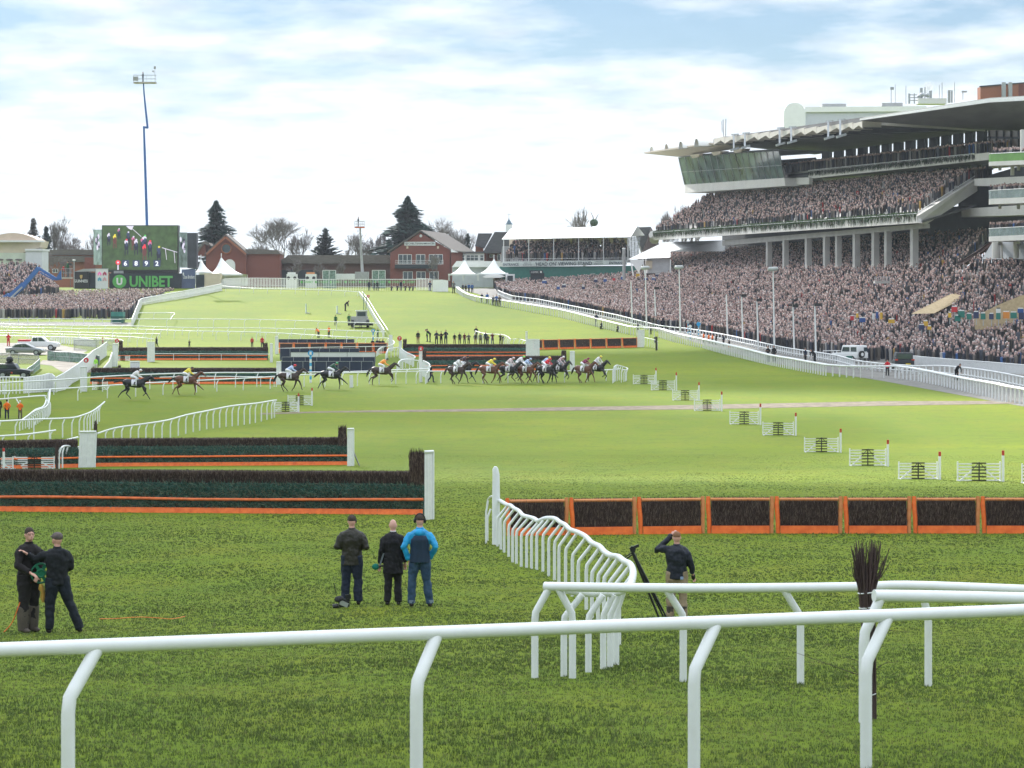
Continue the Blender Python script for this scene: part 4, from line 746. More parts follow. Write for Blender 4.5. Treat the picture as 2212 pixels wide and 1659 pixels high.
for (x0, x1, y0, y1, lab, e_) in ((202,219.5,496,572,'left',.7),(385,404,502,578,'right',.35)):
    sp_ = build(MB().prism([U(x0,y1,dS+(4 if lab == 'left' else 1)), U(x1,y1,dS+(1 if lab == 'left' else 5)), U(x1,y0,dS+(1 if lab == 'left' else 5)), U(x0,y0,dS+(4 if lab == 'left' else 1))], (0,.3,0)), 'side_screen', mat('side_screen_'+lab, (.07,.12,.09), .4, .5, .9, emit=e_, c2=(.16,.22,.20)), T)
    for i in range(7): blob((x0+x1)/2+rnd.uniform(-5,5), y0+15+i*4, 2.2, 6, E['k' if i % 2 else 'w'], -9 if lab == 'left' else -9, sp_, 'screen_shape')
rect('side_panel', 404.5,503,425,579,dS+2,2,mat('dark_panel', (.045,.05,.065), .5, .3, .5),T); rect('support', 240,588,384,596,dS+.5,2,M_BK,T)
rect('control_boxes', 246,585,266,591,dS-.4,.6,M_GREY,T)
T = at('sponsor_board', 315, 624, dS-2, 'dark board with big green letters under the large screen', 'sign'); bd = rect('board', 236,590.5,392,626,dS-2,.4,M_NAVY,T)
lettering('UNIBET', 326.5, 608, 24, dS-2.1, M_UG, bd, 93, bold=.03); c = U(258,608,dS-2.05); dk = build(MB().prism([c+Vector((1.33*math.cos(a*.2618), 0, 1.28*math.sin(a*.2618))) for a in range(24)], (0,.04,0)), 'round_logo', M_UG, bd); lettering('U', 258, 608, 16, dS-2.15, M_LET, dk, 13, bold=.05)
T = at('blue_sponsor_board', 406, 618, dS-2, 'slate blue board with white lettering right of the dark sponsor board', 'sign'); bd = rect('board', 392.5,582,421.5,619,dS-1.5,.4,mat('slate_blue', (.09,.12,.22), .6, .1, 1),T); lettering('Close Brothers', 408, 598, 8, dS-1.6, M_LET, bd, 25, bold=.01); build(MB().ell(U(396,592,dS-1.6), (.14,.03,.3)), 'symbol', M_LET, bd)
T = at('black_bar_kiosk', 180, 620, dS-3, 'black bar kiosk with a gold harp and white name', 'kiosk'); bd = rect('board', 159,587,191,624,dS-3,3,M_BK,T); lettering('GUINNESS', 175, 607, 6.2, dS-3.1, M_LET, bd, 29, bold=.015); build(MB().prism([U(x,y,dS-3.1) for x, y in [(172.5,594),(178,594),(178,599),(176,602),(174,602),(172.5,598)]], (0,.05,0)), 'harp_emblem', mat('gold', (.55,.38,.12), .5), bd); rect('side', 191.3,589,207,622,dS-2.5,3,M_NAVY,T); poly('awning', [(160,587),(207,586),(205,580),(180,581)], dS-3.3, 2, M_GREY, T); rect('small_board', 145,604,159,618,dS-3,.3,M_BK,T)
T = at('flag_poster', 220, 616, dS-4, 'white hanging poster with pink and blue racing silks motifs', 'poster'); bd = rect('sheet', 207,580.5,233.5,614.5,dS-4,.05,M_FR,T)
for x, y, m_ in ((215,591,E['m']),(226,591,mat('poster_crimson', (.4,.04,.10))),(215,603,mat('poster_blue', (.12,.38,.5))),(226,603,mat('poster_rose', (.6,.35,.38)))): build(MB().prism([U(x+q, y+w, dS-4.05) for q, w in ((-4.2,4),(-4,-1),(0,-4.5),(4,-1),(4.2,4),(1.6,4),(0,1),(-1.6,4))], (0,.02,0)), 'silks_motif', m_, bd)
build(MB().bar(U(206,580.4,dS-4), U(234.5,580.4,dS-4), .1), 'bar', M_STEEL, T); build(MB().bar(U(206.5,580,dS-4), U(206.5,622,dS-4), .1), 'pole', M_STEEL, T)
T = at('banner_fence', 772, 626, 436, 'long dark green banner repeating a green name above the white far fence', 'banner'); bd = poly('banner', [(645.5,613.3),(899,613.8),(899,605),(645.5,605)], 430.5, .06, mat('banner_green', (.015,.05,.035), .6, .1, 1), T)
for i in range(8): lettering('UNIBET', 667+i*31.6, 609.2, 4.6, 430.4, M_UG, bd, 20, bold=.01); c = U(651.5+i*31.6,609.2,430.4); build(MB().prism([c+Vector((.24*math.cos(a*.785), 0, .24*math.sin(a*.785))) for a in range(8)], (0,.04,0)), 'round_logo', M_UG, bd)
picket('white picket fence below the long green banner', [(645,603.5,627),(720,603.5,627.5),(800,603.5,628),(899,603.5,628)], sp=.32, r=.07, pw=.2, lower=True, name='picket_fence')
T = at('white_end_wall', 950, 628, 425, 'plain white wall beside the officials at the end of the straight', 'wall'); poly('boards', [(934,630),(968,631),(968,606),(955,604),(934,604.5)], 424.5, .4, M_TENT, T)
T = at('hedge', 700, 604, 445, 'low dark hedge and netting behind the far fence', 'hedge'); poly('foliage', [(520,612),(968,612),(968,598),(900,599),(820,598),(740,600),(660,598),(600,600),(520,599)], 445, 1.5, mat('hedge_green', (.012,.05,.04), .9, .5, 2, bump=.2, bsc=4), T)
# ------------------------------------------------------------ conifers and bare trees
M_BARK = mat('bark', (.10,.075,.06), .9, .3, 6, c2=(.17,.13,.11)); M_CON = mat('conifer_needles', (1,1,1), .8, .15, 3, vc=True, spec=.2)
def conifer(x, yt, yb, wpx, d, label, seed, droop=.25, n=900, col=((.010,.035,.030),(.014,.048,.040),(.022,.065,.05),(.008,.026,.026)), sparse=1):
    p = U(x, yb, d); p.z = gz(p.x, d); top = U(x, yt, d); H = top.z-p.z; w = wpx*d/F/2; g = np.random.default_rng(seed); T = thing('conifer', p, label, 'tree', 'evergreen trees')
    build(MB().tube([p, p+Vector((0,0,H*.6)), top-Vector((0,0,.3))], [.35,.2,.03], 7), 'trunk', M_BARK, T)
    tb = (660-yt)/(660-yt+0.001); h = g.uniform(0, 1, n)**.8; zz_ = H*.16+(H*.84)*h; rr = w*(1-h)**.85*(1+.22*np.sin(h*23+seed)); a = g.uniform(0, 6.28, n)
    lob = 1+.25*np.sin(a*3+h*9+seed); V = []; C = []; Fq = []; cols = np.array(col); c0 = cols[g.integers(0, len(cols), n)]
    o_ = 0
    for i in range(n):
        R_ = rr[i]*lob[i]*g.uniform(.75, 1.05)+.12; ca, sa = math.cos(a[i]), math.sin(a[i]); z = zz_[i]
        m_ = 4
        for q in range(m_):
            u = (q+.6)/m_; r0 = R_*u; zz2 = p.z+z+R_*(.30*u-droop*u*u)+g.normal(0, .12); wd_ = R_*.16*(1.15-u)+.16; ln_ = R_/m_*.9+.15
            c_ = Vector((p.x+ca*r0+g.normal(0,.1), p.y+sa*r0+g.normal(0,.1), zz2)); t_ = Vector((ca, sa, .3-2*droop*u)); sdv = Vector((-sa, ca, g.normal(0, .3)))
            A_ = [c_-t_*ln_*.6-sdv*wd_*.5, c_-sdv*wd_-Vector((0,0,.15)), c_+t_*ln_, c_+sdv*wd_-Vector((0,0,.15))]
            V += [tuple(v) for v in A_]; Fq.append((o_, o_+1, o_+2, o_+3)); o_ += 4; C += [tuple(c0[i]*g.uniform(.7, 1.4))]*4
    npmesh('crown', V, Fq, M_CON, cols=C, parent=T)
conifer(467,433,575,122,488,'dark conical conifer behind the arched brick building',1); conifer(881,424,580,158,492,'tallest dark conifer rising behind the central brick house',2,n=1300)
conifer(703,494,580,92,486,'grey green evergreen with level branches above the long low building',3,.05,330,((.03,.05,.045),(.045,.065,.05),(.02,.04,.04))); conifer(100,489,560,48,492,'small dull evergreen left of the tall sparse tree',4,.1,300,((.03,.06,.06),(.05,.08,.07)))
conifer(72,472,560,58,500,'hazy brown green conifer behind the cream building',5,.1,420,((.09,.09,.085),(.12,.11,.10))); conifer(1010,505,560,34,500,'little evergreen between the brick house roof and the slate roof',6,.1,200,((.04,.06,.05),))
conifer(30,505,560,60,505,'low spreading evergreen behind the barrel roof',8,.0,200,((.05,.08,.06),)); 
def bare_tree(x, yt, yb, wpx, d, label, seed, m=M_BARK, lev=6, lean=0, up=.5, thick=1.0, upright=.0, nb=3, name='bare_tree'):
    p = U(x, yb, d); p.z = gz(p.x, d); top = U(x, yt, d); H = top.z-p.z; R_ = random.Random(seed); wx = wpx*d/F/2; T = thing(name, p, label, 'tree', 'bare winter trees'); mbt = MB(); mbc = MB(); segs = []
    def grow(a, dv, l, r, k):
        b = a+dv*l; segs.append((a, b, r, k))
        if k == 0: return
        for i in range(nb+(1 if k in (3,4) else 0)):
            q = Vector((R_.gauss(0,1), R_.gauss(0,1), R_.gauss(.15,.5))).normalized(); nd = (dv*(1.0 if i else 1.6)+q*up*1.5+Vector((0,0,upright))).normalized()
            grow(a.lerp(b, R_.uniform(.55,1)), nd, l*R_.uniform(.62,.85), r*.62, k-1)
    grow(Vector((0,0,0)), Vector((lean,0,1)).normalized(), 1, .07*thick, lev)
    mxz = max(s[1].z for s in segs); mxr = sorted(abs(s[1].x) for s in segs)[int(len(segs)*.96)]; fz = H/mxz; fx = wx/max(mxr, .01)
    sc3 = lambda v: Vector((p.x+v.x*fx, p.y+v.y*fx, p.z+v.z*fz))
    for a, b, r, k in segs: (mbt if k >= lev-1 else mbc).tube([sc3(a), sc3(b)], [max(r*fz*.6, .026), max(r*fz*.45, .018)], 5 if k > 3 else 3, cap=False, sm=False)
    build(mbt, 'trunk', m, T); build(mbc, 'crown', m, T); return T, p, H
M_BK2 = mat('grey_twigs', (.165,.15,.135), .9, .2, 4); M_BK3 = mat('mauve_twigs', (.15,.13,.128), .9, .2, 4)
for i, (x, yt, w, d, lab, m_, lv, ur) in enumerate([(575,480,70,496,'bare tree just right of the dark conical conifer',M_BK2,6,.1),(612,468,90,500,'widest bare tree above the long low building',M_BK2,6,.1),(655,490,60,498,'bare tree touching the grey green evergreen',M_BK3,6,.1),(762,492,70,496,'bare tree behind the small camera lift',M_BK2,6,.15),(815,500,50,498,'thin bare tree at the foot of the tallest conifer',M_BK3,6,.1),(962,470,66,500,'bare tree above the tiled roof of the central brick house',M_BK2,6,.1),(1000,490,50,503,'smaller bare tree between the two brick houses',M_BK3,5,.1),(130,463,58,494,'tall thin tree with level twigs behind the left crowd',M_BK2,6,.5),(165,498,74,492,'round bare tree left of the large screen',M_BK3,6,.1),(195,490,50,498,'bare tree partly hidden by the left side screen',M_BK2,5,.1),(60,500,60,496,'mauve bare tree behind the cream building',M_BK3,6,.1),(1438,455,44,520,'grey bare tree left of the upper deck',M_BK3,6,.4),(1466,436,56,520,'taller grey bare tree beside the upper deck',M_BK3,6,.5),(1500,445,44,525,'bare tree peeping above the left end of the upper deck',M_BK3,5,.3)]):
    bare_tree(x, yt, 600, w, d, lab, 40+i, m_, lv, upright=ur)
for i, (x, yt, w, lab) in enumerate([(115,540,70,'leafless brown tree in front of the brown roofed building'),(152,560,50,'low bushy bare tree behind the blue lift arm'),(640,560,40,'small red twigged tree in front of the low building'),(745,560,34,'slim young tree in front of the low building'),(945,545,46,'young tree with white stem in front of the central brick house'),(690,565,30,'thin sapling left of the slim young tree')]): bare_tree(x, yt, 604, w, 462, lab, 80+i, M_BK3 if i != 4 else M_BK2, 5, up=.45, name='young_tree')
T, p, H = bare_tree(1262, 446, 600, 84, 500, 'bare crooked tree with a clump of mistletoe above the white stand roof', 99, M_BK2, 5, up=.5, thick=1.3, nb=3)
build(MB().tube([U(1262,545,500), U(1268,505,500), U(1283,481,500), U(1293,462,500)], [.3,.25,.16,.05], 6).tube([U(1283,481,500), U(1281,468,500), U(1276,458,500)], [.14,.1,.04], 5).tube([U(1266,515,500), U(1254,488,500), U(1240,470,500)], [.2,.14,.05], 5).tube([U(1262,520,500), U(1262,485,500), U(1268,455,500)], [.22,.14,.05], 5), 'limb', M_BK2, T)
build(MB().ell(U(1283,481,499), (.9,.8,.8), 10, 8), 'mistletoe', mat('mistletoe', (.05,.09,.05), .9, .6, 6, bump=.3, bsc=5), T)
# ------------------------------------------------------------ lifts
M_BLUE = mat('lift_blue', (.03,.12,.36), .5, .1, 2)
def platform(T, x0, x1, y0, y1, d, m=M_STEEL, fl=None):
    a, b = U(x0,y1,d), U(x1,y0,d); w, h = b.x-a.x, b.z-a.z; mb = MB()
    for z in (0,.5,1):
        for yy in (0, 1.6): mb.bar((a.x,d+yy,a.z+h*z), (b.x,d+yy,a.z+h*z), .06)
        for xx in (a.x, b.x): mb.bar((xx,d,a.z+h*z), (xx,d+1.6,a.z+h*z), .06)
    for i in range(6): mb.bar((a.x+w*i/5,d,a.z), (a.x+w*i/5,d,b.z), .05)
    build(mb, 'basket', m, T); build(MB().box((a.x+w/2, d+.8, a.z-.12), (w, 1.6, .24)), 'floor', fl or M_GREY, T)
T = at('tall_boom_lift', 315, 600, 460, 'very tall blue telescopic lift with a camera platform high above the large screen', 'lift')
build(MB().tube([U(321,600,460), U(313.5,357,460), U(310.8,274,460)], [.30,.25,.2], 8), 'lower_boom', M_BLUE, T); build(MB().bar(U(309,274.5,460), U(320,276,460), .4), 'elbow', M_BLUE, T); build(MB().tube([U(319,277,460), U(314.5,235,460), U(311,200,460), U(310,180,460)], [.22,.2,.15,.12], 8), 'upper_boom', M_BLUE, T)
platform(T, 288, 336, 162, 177, 459.5, fl=mat('beige_plate', (.45,.4,.33))); mb = MB(); mb.bar(U(334.5,176,460), U(334.5,143,460), .05); mb.box(U(334.5,146,460), (.4,.3,.5)); mb.box(U(331,154,460), (.3,.3,.3)); build(mb, 'antenna', M_GREY, T); build(MB().box(U(293,170,459), (1.0,.4,.8)), 'control_box', M_GREY, T)
T = at('camera_lift', 780, 602, 452, 'slim grey camera lift on a white truck behind the far banner', 'lift'); build(MB().tube([U(783,590,452), U(780,540,452), U(778,491,452)], [.3,.22,.16], 8), 'mast', M_GREY, T); platform(T, 766, 787, 478, 489.5, 451.5, fl=M_ORD)
build(MB().box(U(745,597,451), (4,2,1.0)), 'truck_body', M_FR, T); build(MB().box(U(782,595,451), (2.6,2.1,1.4)), 'base', M_GREY, T)
T = at('blue_boom_lift', 20, 690, 400, 'blue knuckle boom lift reaching over the left crowd with two people in its basket', 'lift')
build(MB().bar(U(-22,670,398), U(22,640,398), 1.25, 1.3), 'outer_boom', M_BLUE, T); build(MB().bar(U(18,645,398), U(52,615,398), .95, 1.0), 'middle_boom', M_BLUE, T); build(MB().bar(U(48,620,398), U(84,579,398), .7, .75), 'inner_boom', M_BLUE, T)
build(MB().bar(U(83,579,398), U(122,603,398), .45), 'jib', M_BLUE, T); build(MB().bar(U(16,650,397), U(48,620,397), .25), 'ram', M_STEEL, T); build(MB().bar(U(86,588,397.6), U(116,605,397.6), .2), 'link', M_BLUE, T); build(MB().prism([U(118,606,398), U(133,604,398), U(131,584,398)], (0,.6,0)), 'basket_mount', M_BLUE, T); platform(T, 133, 153, 580, 599, 397.5, fl=mat('beige_plate', (.45,.4,.33)))
for i, (x, yt, lab, d) in enumerate([(160,562,'thin grey lamp post behind the left crowd',440),(1348,537,'wide grey banner pole in front of the viewing stand',430)]):
    T = at('lamp_post', x, 620, d, lab, 'post'); build(MB().tube([U(x,625,d), U(x,yt,d)], .1 if i == 0 else .3, 8), 'pole', M_GREY, T); build(MB().ell(U(x,yt,d), (.35,.2,.12)), 'head', M_FR, T)
# vans and boxes behind the far fence
for x0, x1, y0, y1, lab, m_, nm in ((697,725,585,602,'green netting tower left of the camera truck',M_MESH,'netting_tower'),(804,832,585,602,'green netting tower right of the camera lift',M_MESH,'netting_tower')):
    T = at(nm, (x0+x1)/2, 602, 448, lab, 'tower'); rect('netting', x0, y0, x1, y1, 448, 1.5, m_, T); mb = MB(); mb.bar(U(x0,y0-1,447.8), U(x1,y0-1,447.8), .1); [mb.bar(U(x,602,447.8), U(x,y0-1,447.8), .1) for x in (x0,(x0+x1)/2,x1)]; build(mb, 'frame', M_FR, T)
for x, m_, lab in ((630,M_FR,'white van left of the green netting tower'),(671,mat('orange_top', (.6,.25,.1)),'white and orange van beside the netting tower')):
    T = at('van', x, 601, 449, lab, 'van'); rect('body', x-11,592,x+11,600,449,1.8,M_FR,T); rect('roof', x-9,588,x+7,592,449.2,1.6,m_,T); mb = MB(); [mb.ell(U(x+q,600.5,449), (.33,.15,.33)) for q in (-7,7)]; build(mb, 'wheels', M_BK, T)
# ------------------------------------------------------------ grandstand: S places a point in a vertical plane parallel to the straight, `off` metres behind the deck front
def S(x, y, off): k = (x-CX)/F; return U(x, y, (115.4+off)/(k+.188))
IN = Vector((.983,.185,0)); ALONG = Vector((-.185,.983,0))
def sp(name, pts, th, m, par, **k):     # pts (x,y,off), thickness inwards
    return build(MB().prism([S(*p) for p in pts], IN*th), name, m, par, **k)
def quad(name, pts, m, par, z=-.3): return build(MB().prism([S(*p) for p in pts], (0,0,z)), name, m, par)
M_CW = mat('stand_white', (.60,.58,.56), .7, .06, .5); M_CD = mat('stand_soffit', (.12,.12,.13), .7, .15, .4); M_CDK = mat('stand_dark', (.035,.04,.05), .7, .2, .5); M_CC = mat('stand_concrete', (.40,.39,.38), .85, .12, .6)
M_CG = mat('restaurant_glass', (.020,.052,.068), .12, .5, .3, spec=.06, c2=(.13,.20,.21)); M_HANG = mat('hanging_plants', (.06,.10,.05), .9, .4, 3)  # restaurant glass: pale teal mottling paints bright reflections into the colour
GS = thing('grandstand', S(1700,640,4), 'huge multi level grandstand with scalloped roof packed with spectators', 'grandstand')
sp('deck_fascia', [(1411,519,0),(1985,481.5,0),(1979,466,0),(1411,506,0)], .5, M_CW, GS)
build(MB().tube([S(1411,506,0), S(1409,512,0)+IN*.6, S(1411,519,0)+IN*.2], 1.0, 8), 'rounded_end', M_CW, GS)
sp('deck_beam', [(1560,531,1.6),(1994,493,1.6),(1994,483,1.6),(1560,520,1.6)], 1.0, M_CC, GS)
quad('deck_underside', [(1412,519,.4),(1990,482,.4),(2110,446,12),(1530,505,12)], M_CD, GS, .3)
for i, (x, yt, w) in enumerate([(1661,516,.8),(1697,513,.8),(1746,509,.85),(1785,506,.8),(1811,504,.75),(1850,501,.85),(1891,499,.85),(1918,497,.8),(1975,493,.85)]):
    a = S(x, yt, 2); b = S(x, 606, 2); T_ = build(MB().box(((a.x+b.x)/2, a.y, (a.z+b.z)/2), (w, w*1.3, a.z-b.z), rz=math.atan2(-.185,.983)*-1), 'column', M_CC, GS)
quad('upper_tier', [(1412,507,.2),(1980,467,.2),(2110,387,11.5),(1532,430,11.5)], M_CC, GS, -.3)
sw = MB(); a, b = S(1977,468,-.05), S(2106.5,386,11.6); sw.prism([a, b, S(2107.5,413,11.6), S(1997.5,485,1.8), S(1978,482,-.05)], -ALONG*.7); build(sw, 'stair_parapet', M_CW, GS)
mb = MB(); mb.bar(S(1412,500,0), S(1532,424,11.5), .09); mb.bar(S(1411,502,-.1), S(1979,461,-.1), .07); mb.bar(S(1977,462,0), S(2106,380,11.5), .07)
mb.bar(S(1500,446,8.5), S(2072,404,8.5), .06); build(mb, 'handrails', M_FR, GS)
quad('concourse', [(1532,430,11.5),(2110,387,11.5),(2150,387,15),(1570,430,15)], M_CC, GS, -.3)
def gap_wall(name, x0, x1, yt0, yt1, yb0, yb1, off, n, par, fill=.45):   # dark piers and mullions with open gaps between
    mb = MB()
    for i in range(n):
        u = i/n; u1 = (i+fill)/n; X0, X1 = x0+(x1-x0)*u, x0+(x1-x0)*u1; T0, T1 = yt0+(yt1-yt0)*u, yt0+(yt1-yt0)*u1; B0, B1 = yb0+(yb1-yb0)*u, yb0+(yb1-yb0)*u1
        mb.prism([S(X0,B0,off), S(X1,B1,off), S(X1,T1,off), S(X0,T0,off)], IN*.5)
        for q in (.62,.8): U2 = x0+(x1-x0)*((i+q)/n); mb.bar(S(U2, yb0+(yb1-yb0)*(i+q)/n, off), S(U2, yt0+(yt1-yt0)*(i+q)/n, off), .22)
        um = (i+.5)/n; mb.bar(S(X1, (T1+B1)/2-1, off), S(x0+(x1-x0)*(i+1)/n, (yt0+yt1*0+(yt1-yt0)*(i+1)/n+yb0+(yb1-yb0)*(i+1)/n)/2-1, off), .16)
    return build(mb, name, M_CDK, par)
gap_wall('lower_window_wall', 1700, 2145, 401, 347, 432, 386, 14.6, 19, GS, .62)
sp('mid_tier_fascia', [(1746,386,9.5),(2136,345,9.5),(2136,329,9.5),(1746,374,9.5)], .5, M_CW, GS); sp('mid_tier_step', [(1697,400,9),(1748,398,9),(1748,383,9),(1697,385,9)], .6, M_CW, GS)
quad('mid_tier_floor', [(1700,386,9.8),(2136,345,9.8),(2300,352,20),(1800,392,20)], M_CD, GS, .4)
quad('mid_tier_rake', [(1680,376,9.9),(2136,331,9.9),(2290,327,19.5),(1790,362,19.5)], M_CC, GS, -.2)
gap_wall('upper_window_wall', 1775, 2290, 326, 252, 372, 318, 20.6, 20, GS, .66)
mb = MB(); mb.bar(S(1746,368,9.4), S(2105,331.5,9.4), .07); build(mb, 'mid_tier_handrail', M_FR, GS)
# glazed restaurant
gl = thing_parent = GS
T0 = build(MB().prism([S(1478.6,399,7), S(1694,384,7), S(1682,326,4.6), S(1465,340,4.6)], IN*.15), 'restaurant_glass', M_CG, GS)
mb = MB()
for i in range(17): u = i/16; mb.bar(S(1478.6+215.4*u, 399-15*u, 6.93), S(1465+217*u, 340-14*u, 4.53), .07)
mb.bar(S(1471,372,5.7), S(1688,357,5.7), .06); build(mb, 'mullions', M_STEEL, GS)
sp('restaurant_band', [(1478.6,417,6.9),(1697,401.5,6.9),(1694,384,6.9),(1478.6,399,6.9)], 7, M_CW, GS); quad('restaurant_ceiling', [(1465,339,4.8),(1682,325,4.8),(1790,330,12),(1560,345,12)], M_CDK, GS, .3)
build(MB().prism([S(1478.6,399,7), S(1465,340,4.6), S(1465,340,4.6)+IN*9, S(1478.6,399,7)+IN*7], -ALONG*.05), 'end_glass', M_CG, GS)
# interior seen through the openings
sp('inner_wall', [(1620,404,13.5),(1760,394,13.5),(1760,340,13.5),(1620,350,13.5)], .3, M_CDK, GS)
# main roof
RF = build(MB().prism([S(1541,310,2), S(1861,266.5,2), S(2134,281,21), S(1760,334,21)], (0,0,.9)), 'main_roof', M_CD, GS)
mb = MB(); xs_ = [1541.8,1565.2,1588.3,1612,1637,1662,1688,1713,1738,1764,1790,1816,1842,1863]
for a, b in zip(xs_, xs_[1:]):
    ya, yb_ = 297-(a-1541)*.109, 297-(b-1541)*.109
    mb.prism([S(a,ya+16,1.6), S(b-8,yb_+9,1.6), S(b-.5,yb_+15,1.6), S(b-.5,yb_,1.6), S(a,ya+3,1.6)], IN*3)
build(mb, 'roof_scallops', mat('roof_edge', (.58,.54,.50), .6, .05, 1), RF)
mb = MB(); [mb.bar(S(a+2, 298-(a-1541)*.109+14, 1.7), S(a+2, 298-(a-1541)*.109+14, 1.7)+IN*19, .25) for a in xs_]; build(mb, 'ribs', M_CDK, RF)
mb = MB(); mb.bar(S(1861,264.5,2), S(2134,280.5,21), .35, .5); build(mb, 'end_edge', M_CW, RF)
for x, y0, y1 in ((1585,291,322),(1609,288,317),(1684,277,311),(1709,275,306),(1789,262,297),(1815,259,293)):
    a, b = S(x,y0,1.2), S(x,y1,.8); fl = MB(); fl.bar(a, b, .3); fl.bar(S(x-4,y0,1.2), S(x+10,y0-1,1.5), .25); fl.bar(b+Vector((-.6,0,-.25)), b+Vector((.9,0,.2)), .8, .35); build(fl, 'floodlight', M_STEEL, RF)
# small barrel canopies at the far end
CN = build(MB().prism([S(1391,331.5,-1.5), S(1534,311,2), S(1620,318,8), S(1463,339,4)], (0,0,.25)), 'end_canopy', mat('canopy_beige', (.58,.50,.43), .6, .06, 1), GS)
M_VAULT = mat('vault_sheet', (.78,.77,.76), .35, .04, 1)
for i, (x, y) in enumerate(((1408,326),(1440,321.5),(1471,317),(1505,312))):
    c = S(x,y+4,0); vs = []; n = 10; r = (15+i)*c.y/F
    for j in range(n+1):
        q = math.pi*j/n
        for l in (0, 9): vs.append(c+ALONG*-r*math.cos(q)*1.0+Vector((0,0,r*.95*math.sin(q)))+IN*l)
    build(MB().add(vs, [(2*j, 2*j+1, 2*j+3, 2*j+2) for j in range(n)], True), 'barrel_canopy', M_VAULT, CN)
    build(MB().tube([c-ALONG*r*math.cos(math.pi*j/n)+Vector((0,0,r*.95*math.sin(math.pi*j/n))) for j in range(n+1)], .09, 6), 'canopy_rim', M_FR, CN)
[build(MB().prism([S(x,337.5-(x-1463)*.12,4), S(x+22,335-(x-1463)*.12,4), S(x+17,343-(x-1463)*.12,4.5), S(x+5,345-(x-1463)*.12,4.5)], IN*1.5), 'canopy_underside', mat('canopy_beige', (.58,.50,.43)), CN) for x in (1490,1536,1582)]
mb = MB(); [mb.bar(S(x,308,4), S(x+1,y,4), .15) for x, y in ((1586-4,258),(1591,257),(1596,259),(1588,266))]
build(MB().bar(S(1563,305,4), S(1562,258,4), .14).bar(S(1567,305,4), S(1568,257,4), .14).bar(S(1559,262,4), S(1560,285,4), .12), 'aerials', M_STEEL, RF)
# second, nearer roof wing
R2 = build(MB().prism([S(1857,261,1), S(2138,222,1), S(2290,214,1), S(2290,287,21), S(2134,281,21)], (0,0,.15)), 'wing_roof', mat('wing_soffit', (.13,.125,.14), .5, .25, .6, stretch=(.2,.2,6)), GS)
build(MB().prism([S(1857,260,.9), S(2138,221,.9), S(2290,213,.9), S(2290,204,.9), S(2138,213,.9), S(1857,257,.9)], IN*.8), 'roof_rim', mat('rim_white', (.72,.72,.74), .4, .04, 1), R2)
mb = MB(); mb.prism([S(1857,256.5,1.2), S(2138,213,1.2), S(2290,204,1.2), S(2300,240,22), S(2140,248,22)], (0,0,.1)); build(mb, 'roof_top', M_CC, R2)
sp('dark_service_wall', [(2134,330,13),(2300,326,13),(2300,285,13),(2134,281,13)], .4, mat('brown_glass', (.09,.06,.055), .3, .2, .6), GS)
mb = MB(); [mb.bar(S(x,330,12.9), S(x,282,12.9), .2) for x in (2136,2152,2168,2184,2200)]; mb.bar(S(2134,297,12.9), S(2300,299,12.9), .3); build(mb, 'wall_mullions', M_CDK, GS)
for nm, pts, off in (('upper_walkway', [(2104,402),(2290,399),(2290,377),(2104,386)], 11),('middle_walkway', [(2077,469),(2290,462),(2290,438),(2077,451)], 10.5)): sp(nm, [(x,y,off) for x, y in pts], 6, M_CW, GS)
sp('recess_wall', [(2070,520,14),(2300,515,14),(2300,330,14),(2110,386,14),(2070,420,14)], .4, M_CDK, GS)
# nearest balconies at the right edge
NB = thing('balcony_block', S(2180,600,-2), 'stack of curved white balconies crowded with spectators at the right edge', 'balcony')
M_GG = mat('balcony_glass', (.22,.30,.28), .15, .3, 1, alpha=.55); M_GRB = mat('green_banner', (.11,.26,.05), .6, .15, 1)
for i, (yt, yb, gt, m_) in enumerate(((350,359,333,M_GRB),(430,442,412,M_GG),(511,522,494,M_GG))):
    a, b = S(2134,yb,-2), S(2300,yb-7,-2); h = S(2134,yt,-2).z-a.z; vs = [a+IN*2.5-ALONG*0]; ring = [a+IN*8, a+IN*1.2+ALONG*.6, a+IN*.2+ALONG*.2, a-ALONG*.8, b, b+IN*8]
    build(MB().prism(ring, (0,0,h)), 'floor_slab', M_CW, NB); g0 = [p+Vector((0,0,h)) for p in ring[1:5]]; hh = S(2134,gt,-2).z-S(2134,yt,-2).z; mb = MB()
    for p, q in zip(g0, g0[1:]): mb.prism([p, q, q+Vector((0,0,hh)), p+Vector((0,0,hh))], IN*.06)
    build(mb, 'balustrade', m_, NB); build(MB().tube([p+Vector((0,0,hh)) for p in g0], .05, 6), 'handrail', M_FR, NB)
    mb = MB(); [mb.bar(S(x,yb+1,-1)+IN*0, S(x,yb+6,3), .4) for x in (2160,2200)]; build(mb, 'brackets', M_CC, NB)
[build(MB().tube([S(x,558,1), S(x,523,1)], w, 10), 'pier', M_CW, NB) for x, w in ((2152,.55),(2164,.15),(2195,.35))]; sp('ground_floor_wall', [(2121,560,3),(2290,560,3),(2290,520,3),(2144,523,3)], .3, mat('grey_panels', (.33,.35,.38), .7, .1, 1), NB)
mb = MB(); mb.bar(S(2187,379,0), S(2187,350,0), .4); mb.bar(S(2209,350,0), S(2209,280,0), .5); build(mb, 'upper_piers', M_CW, NB)
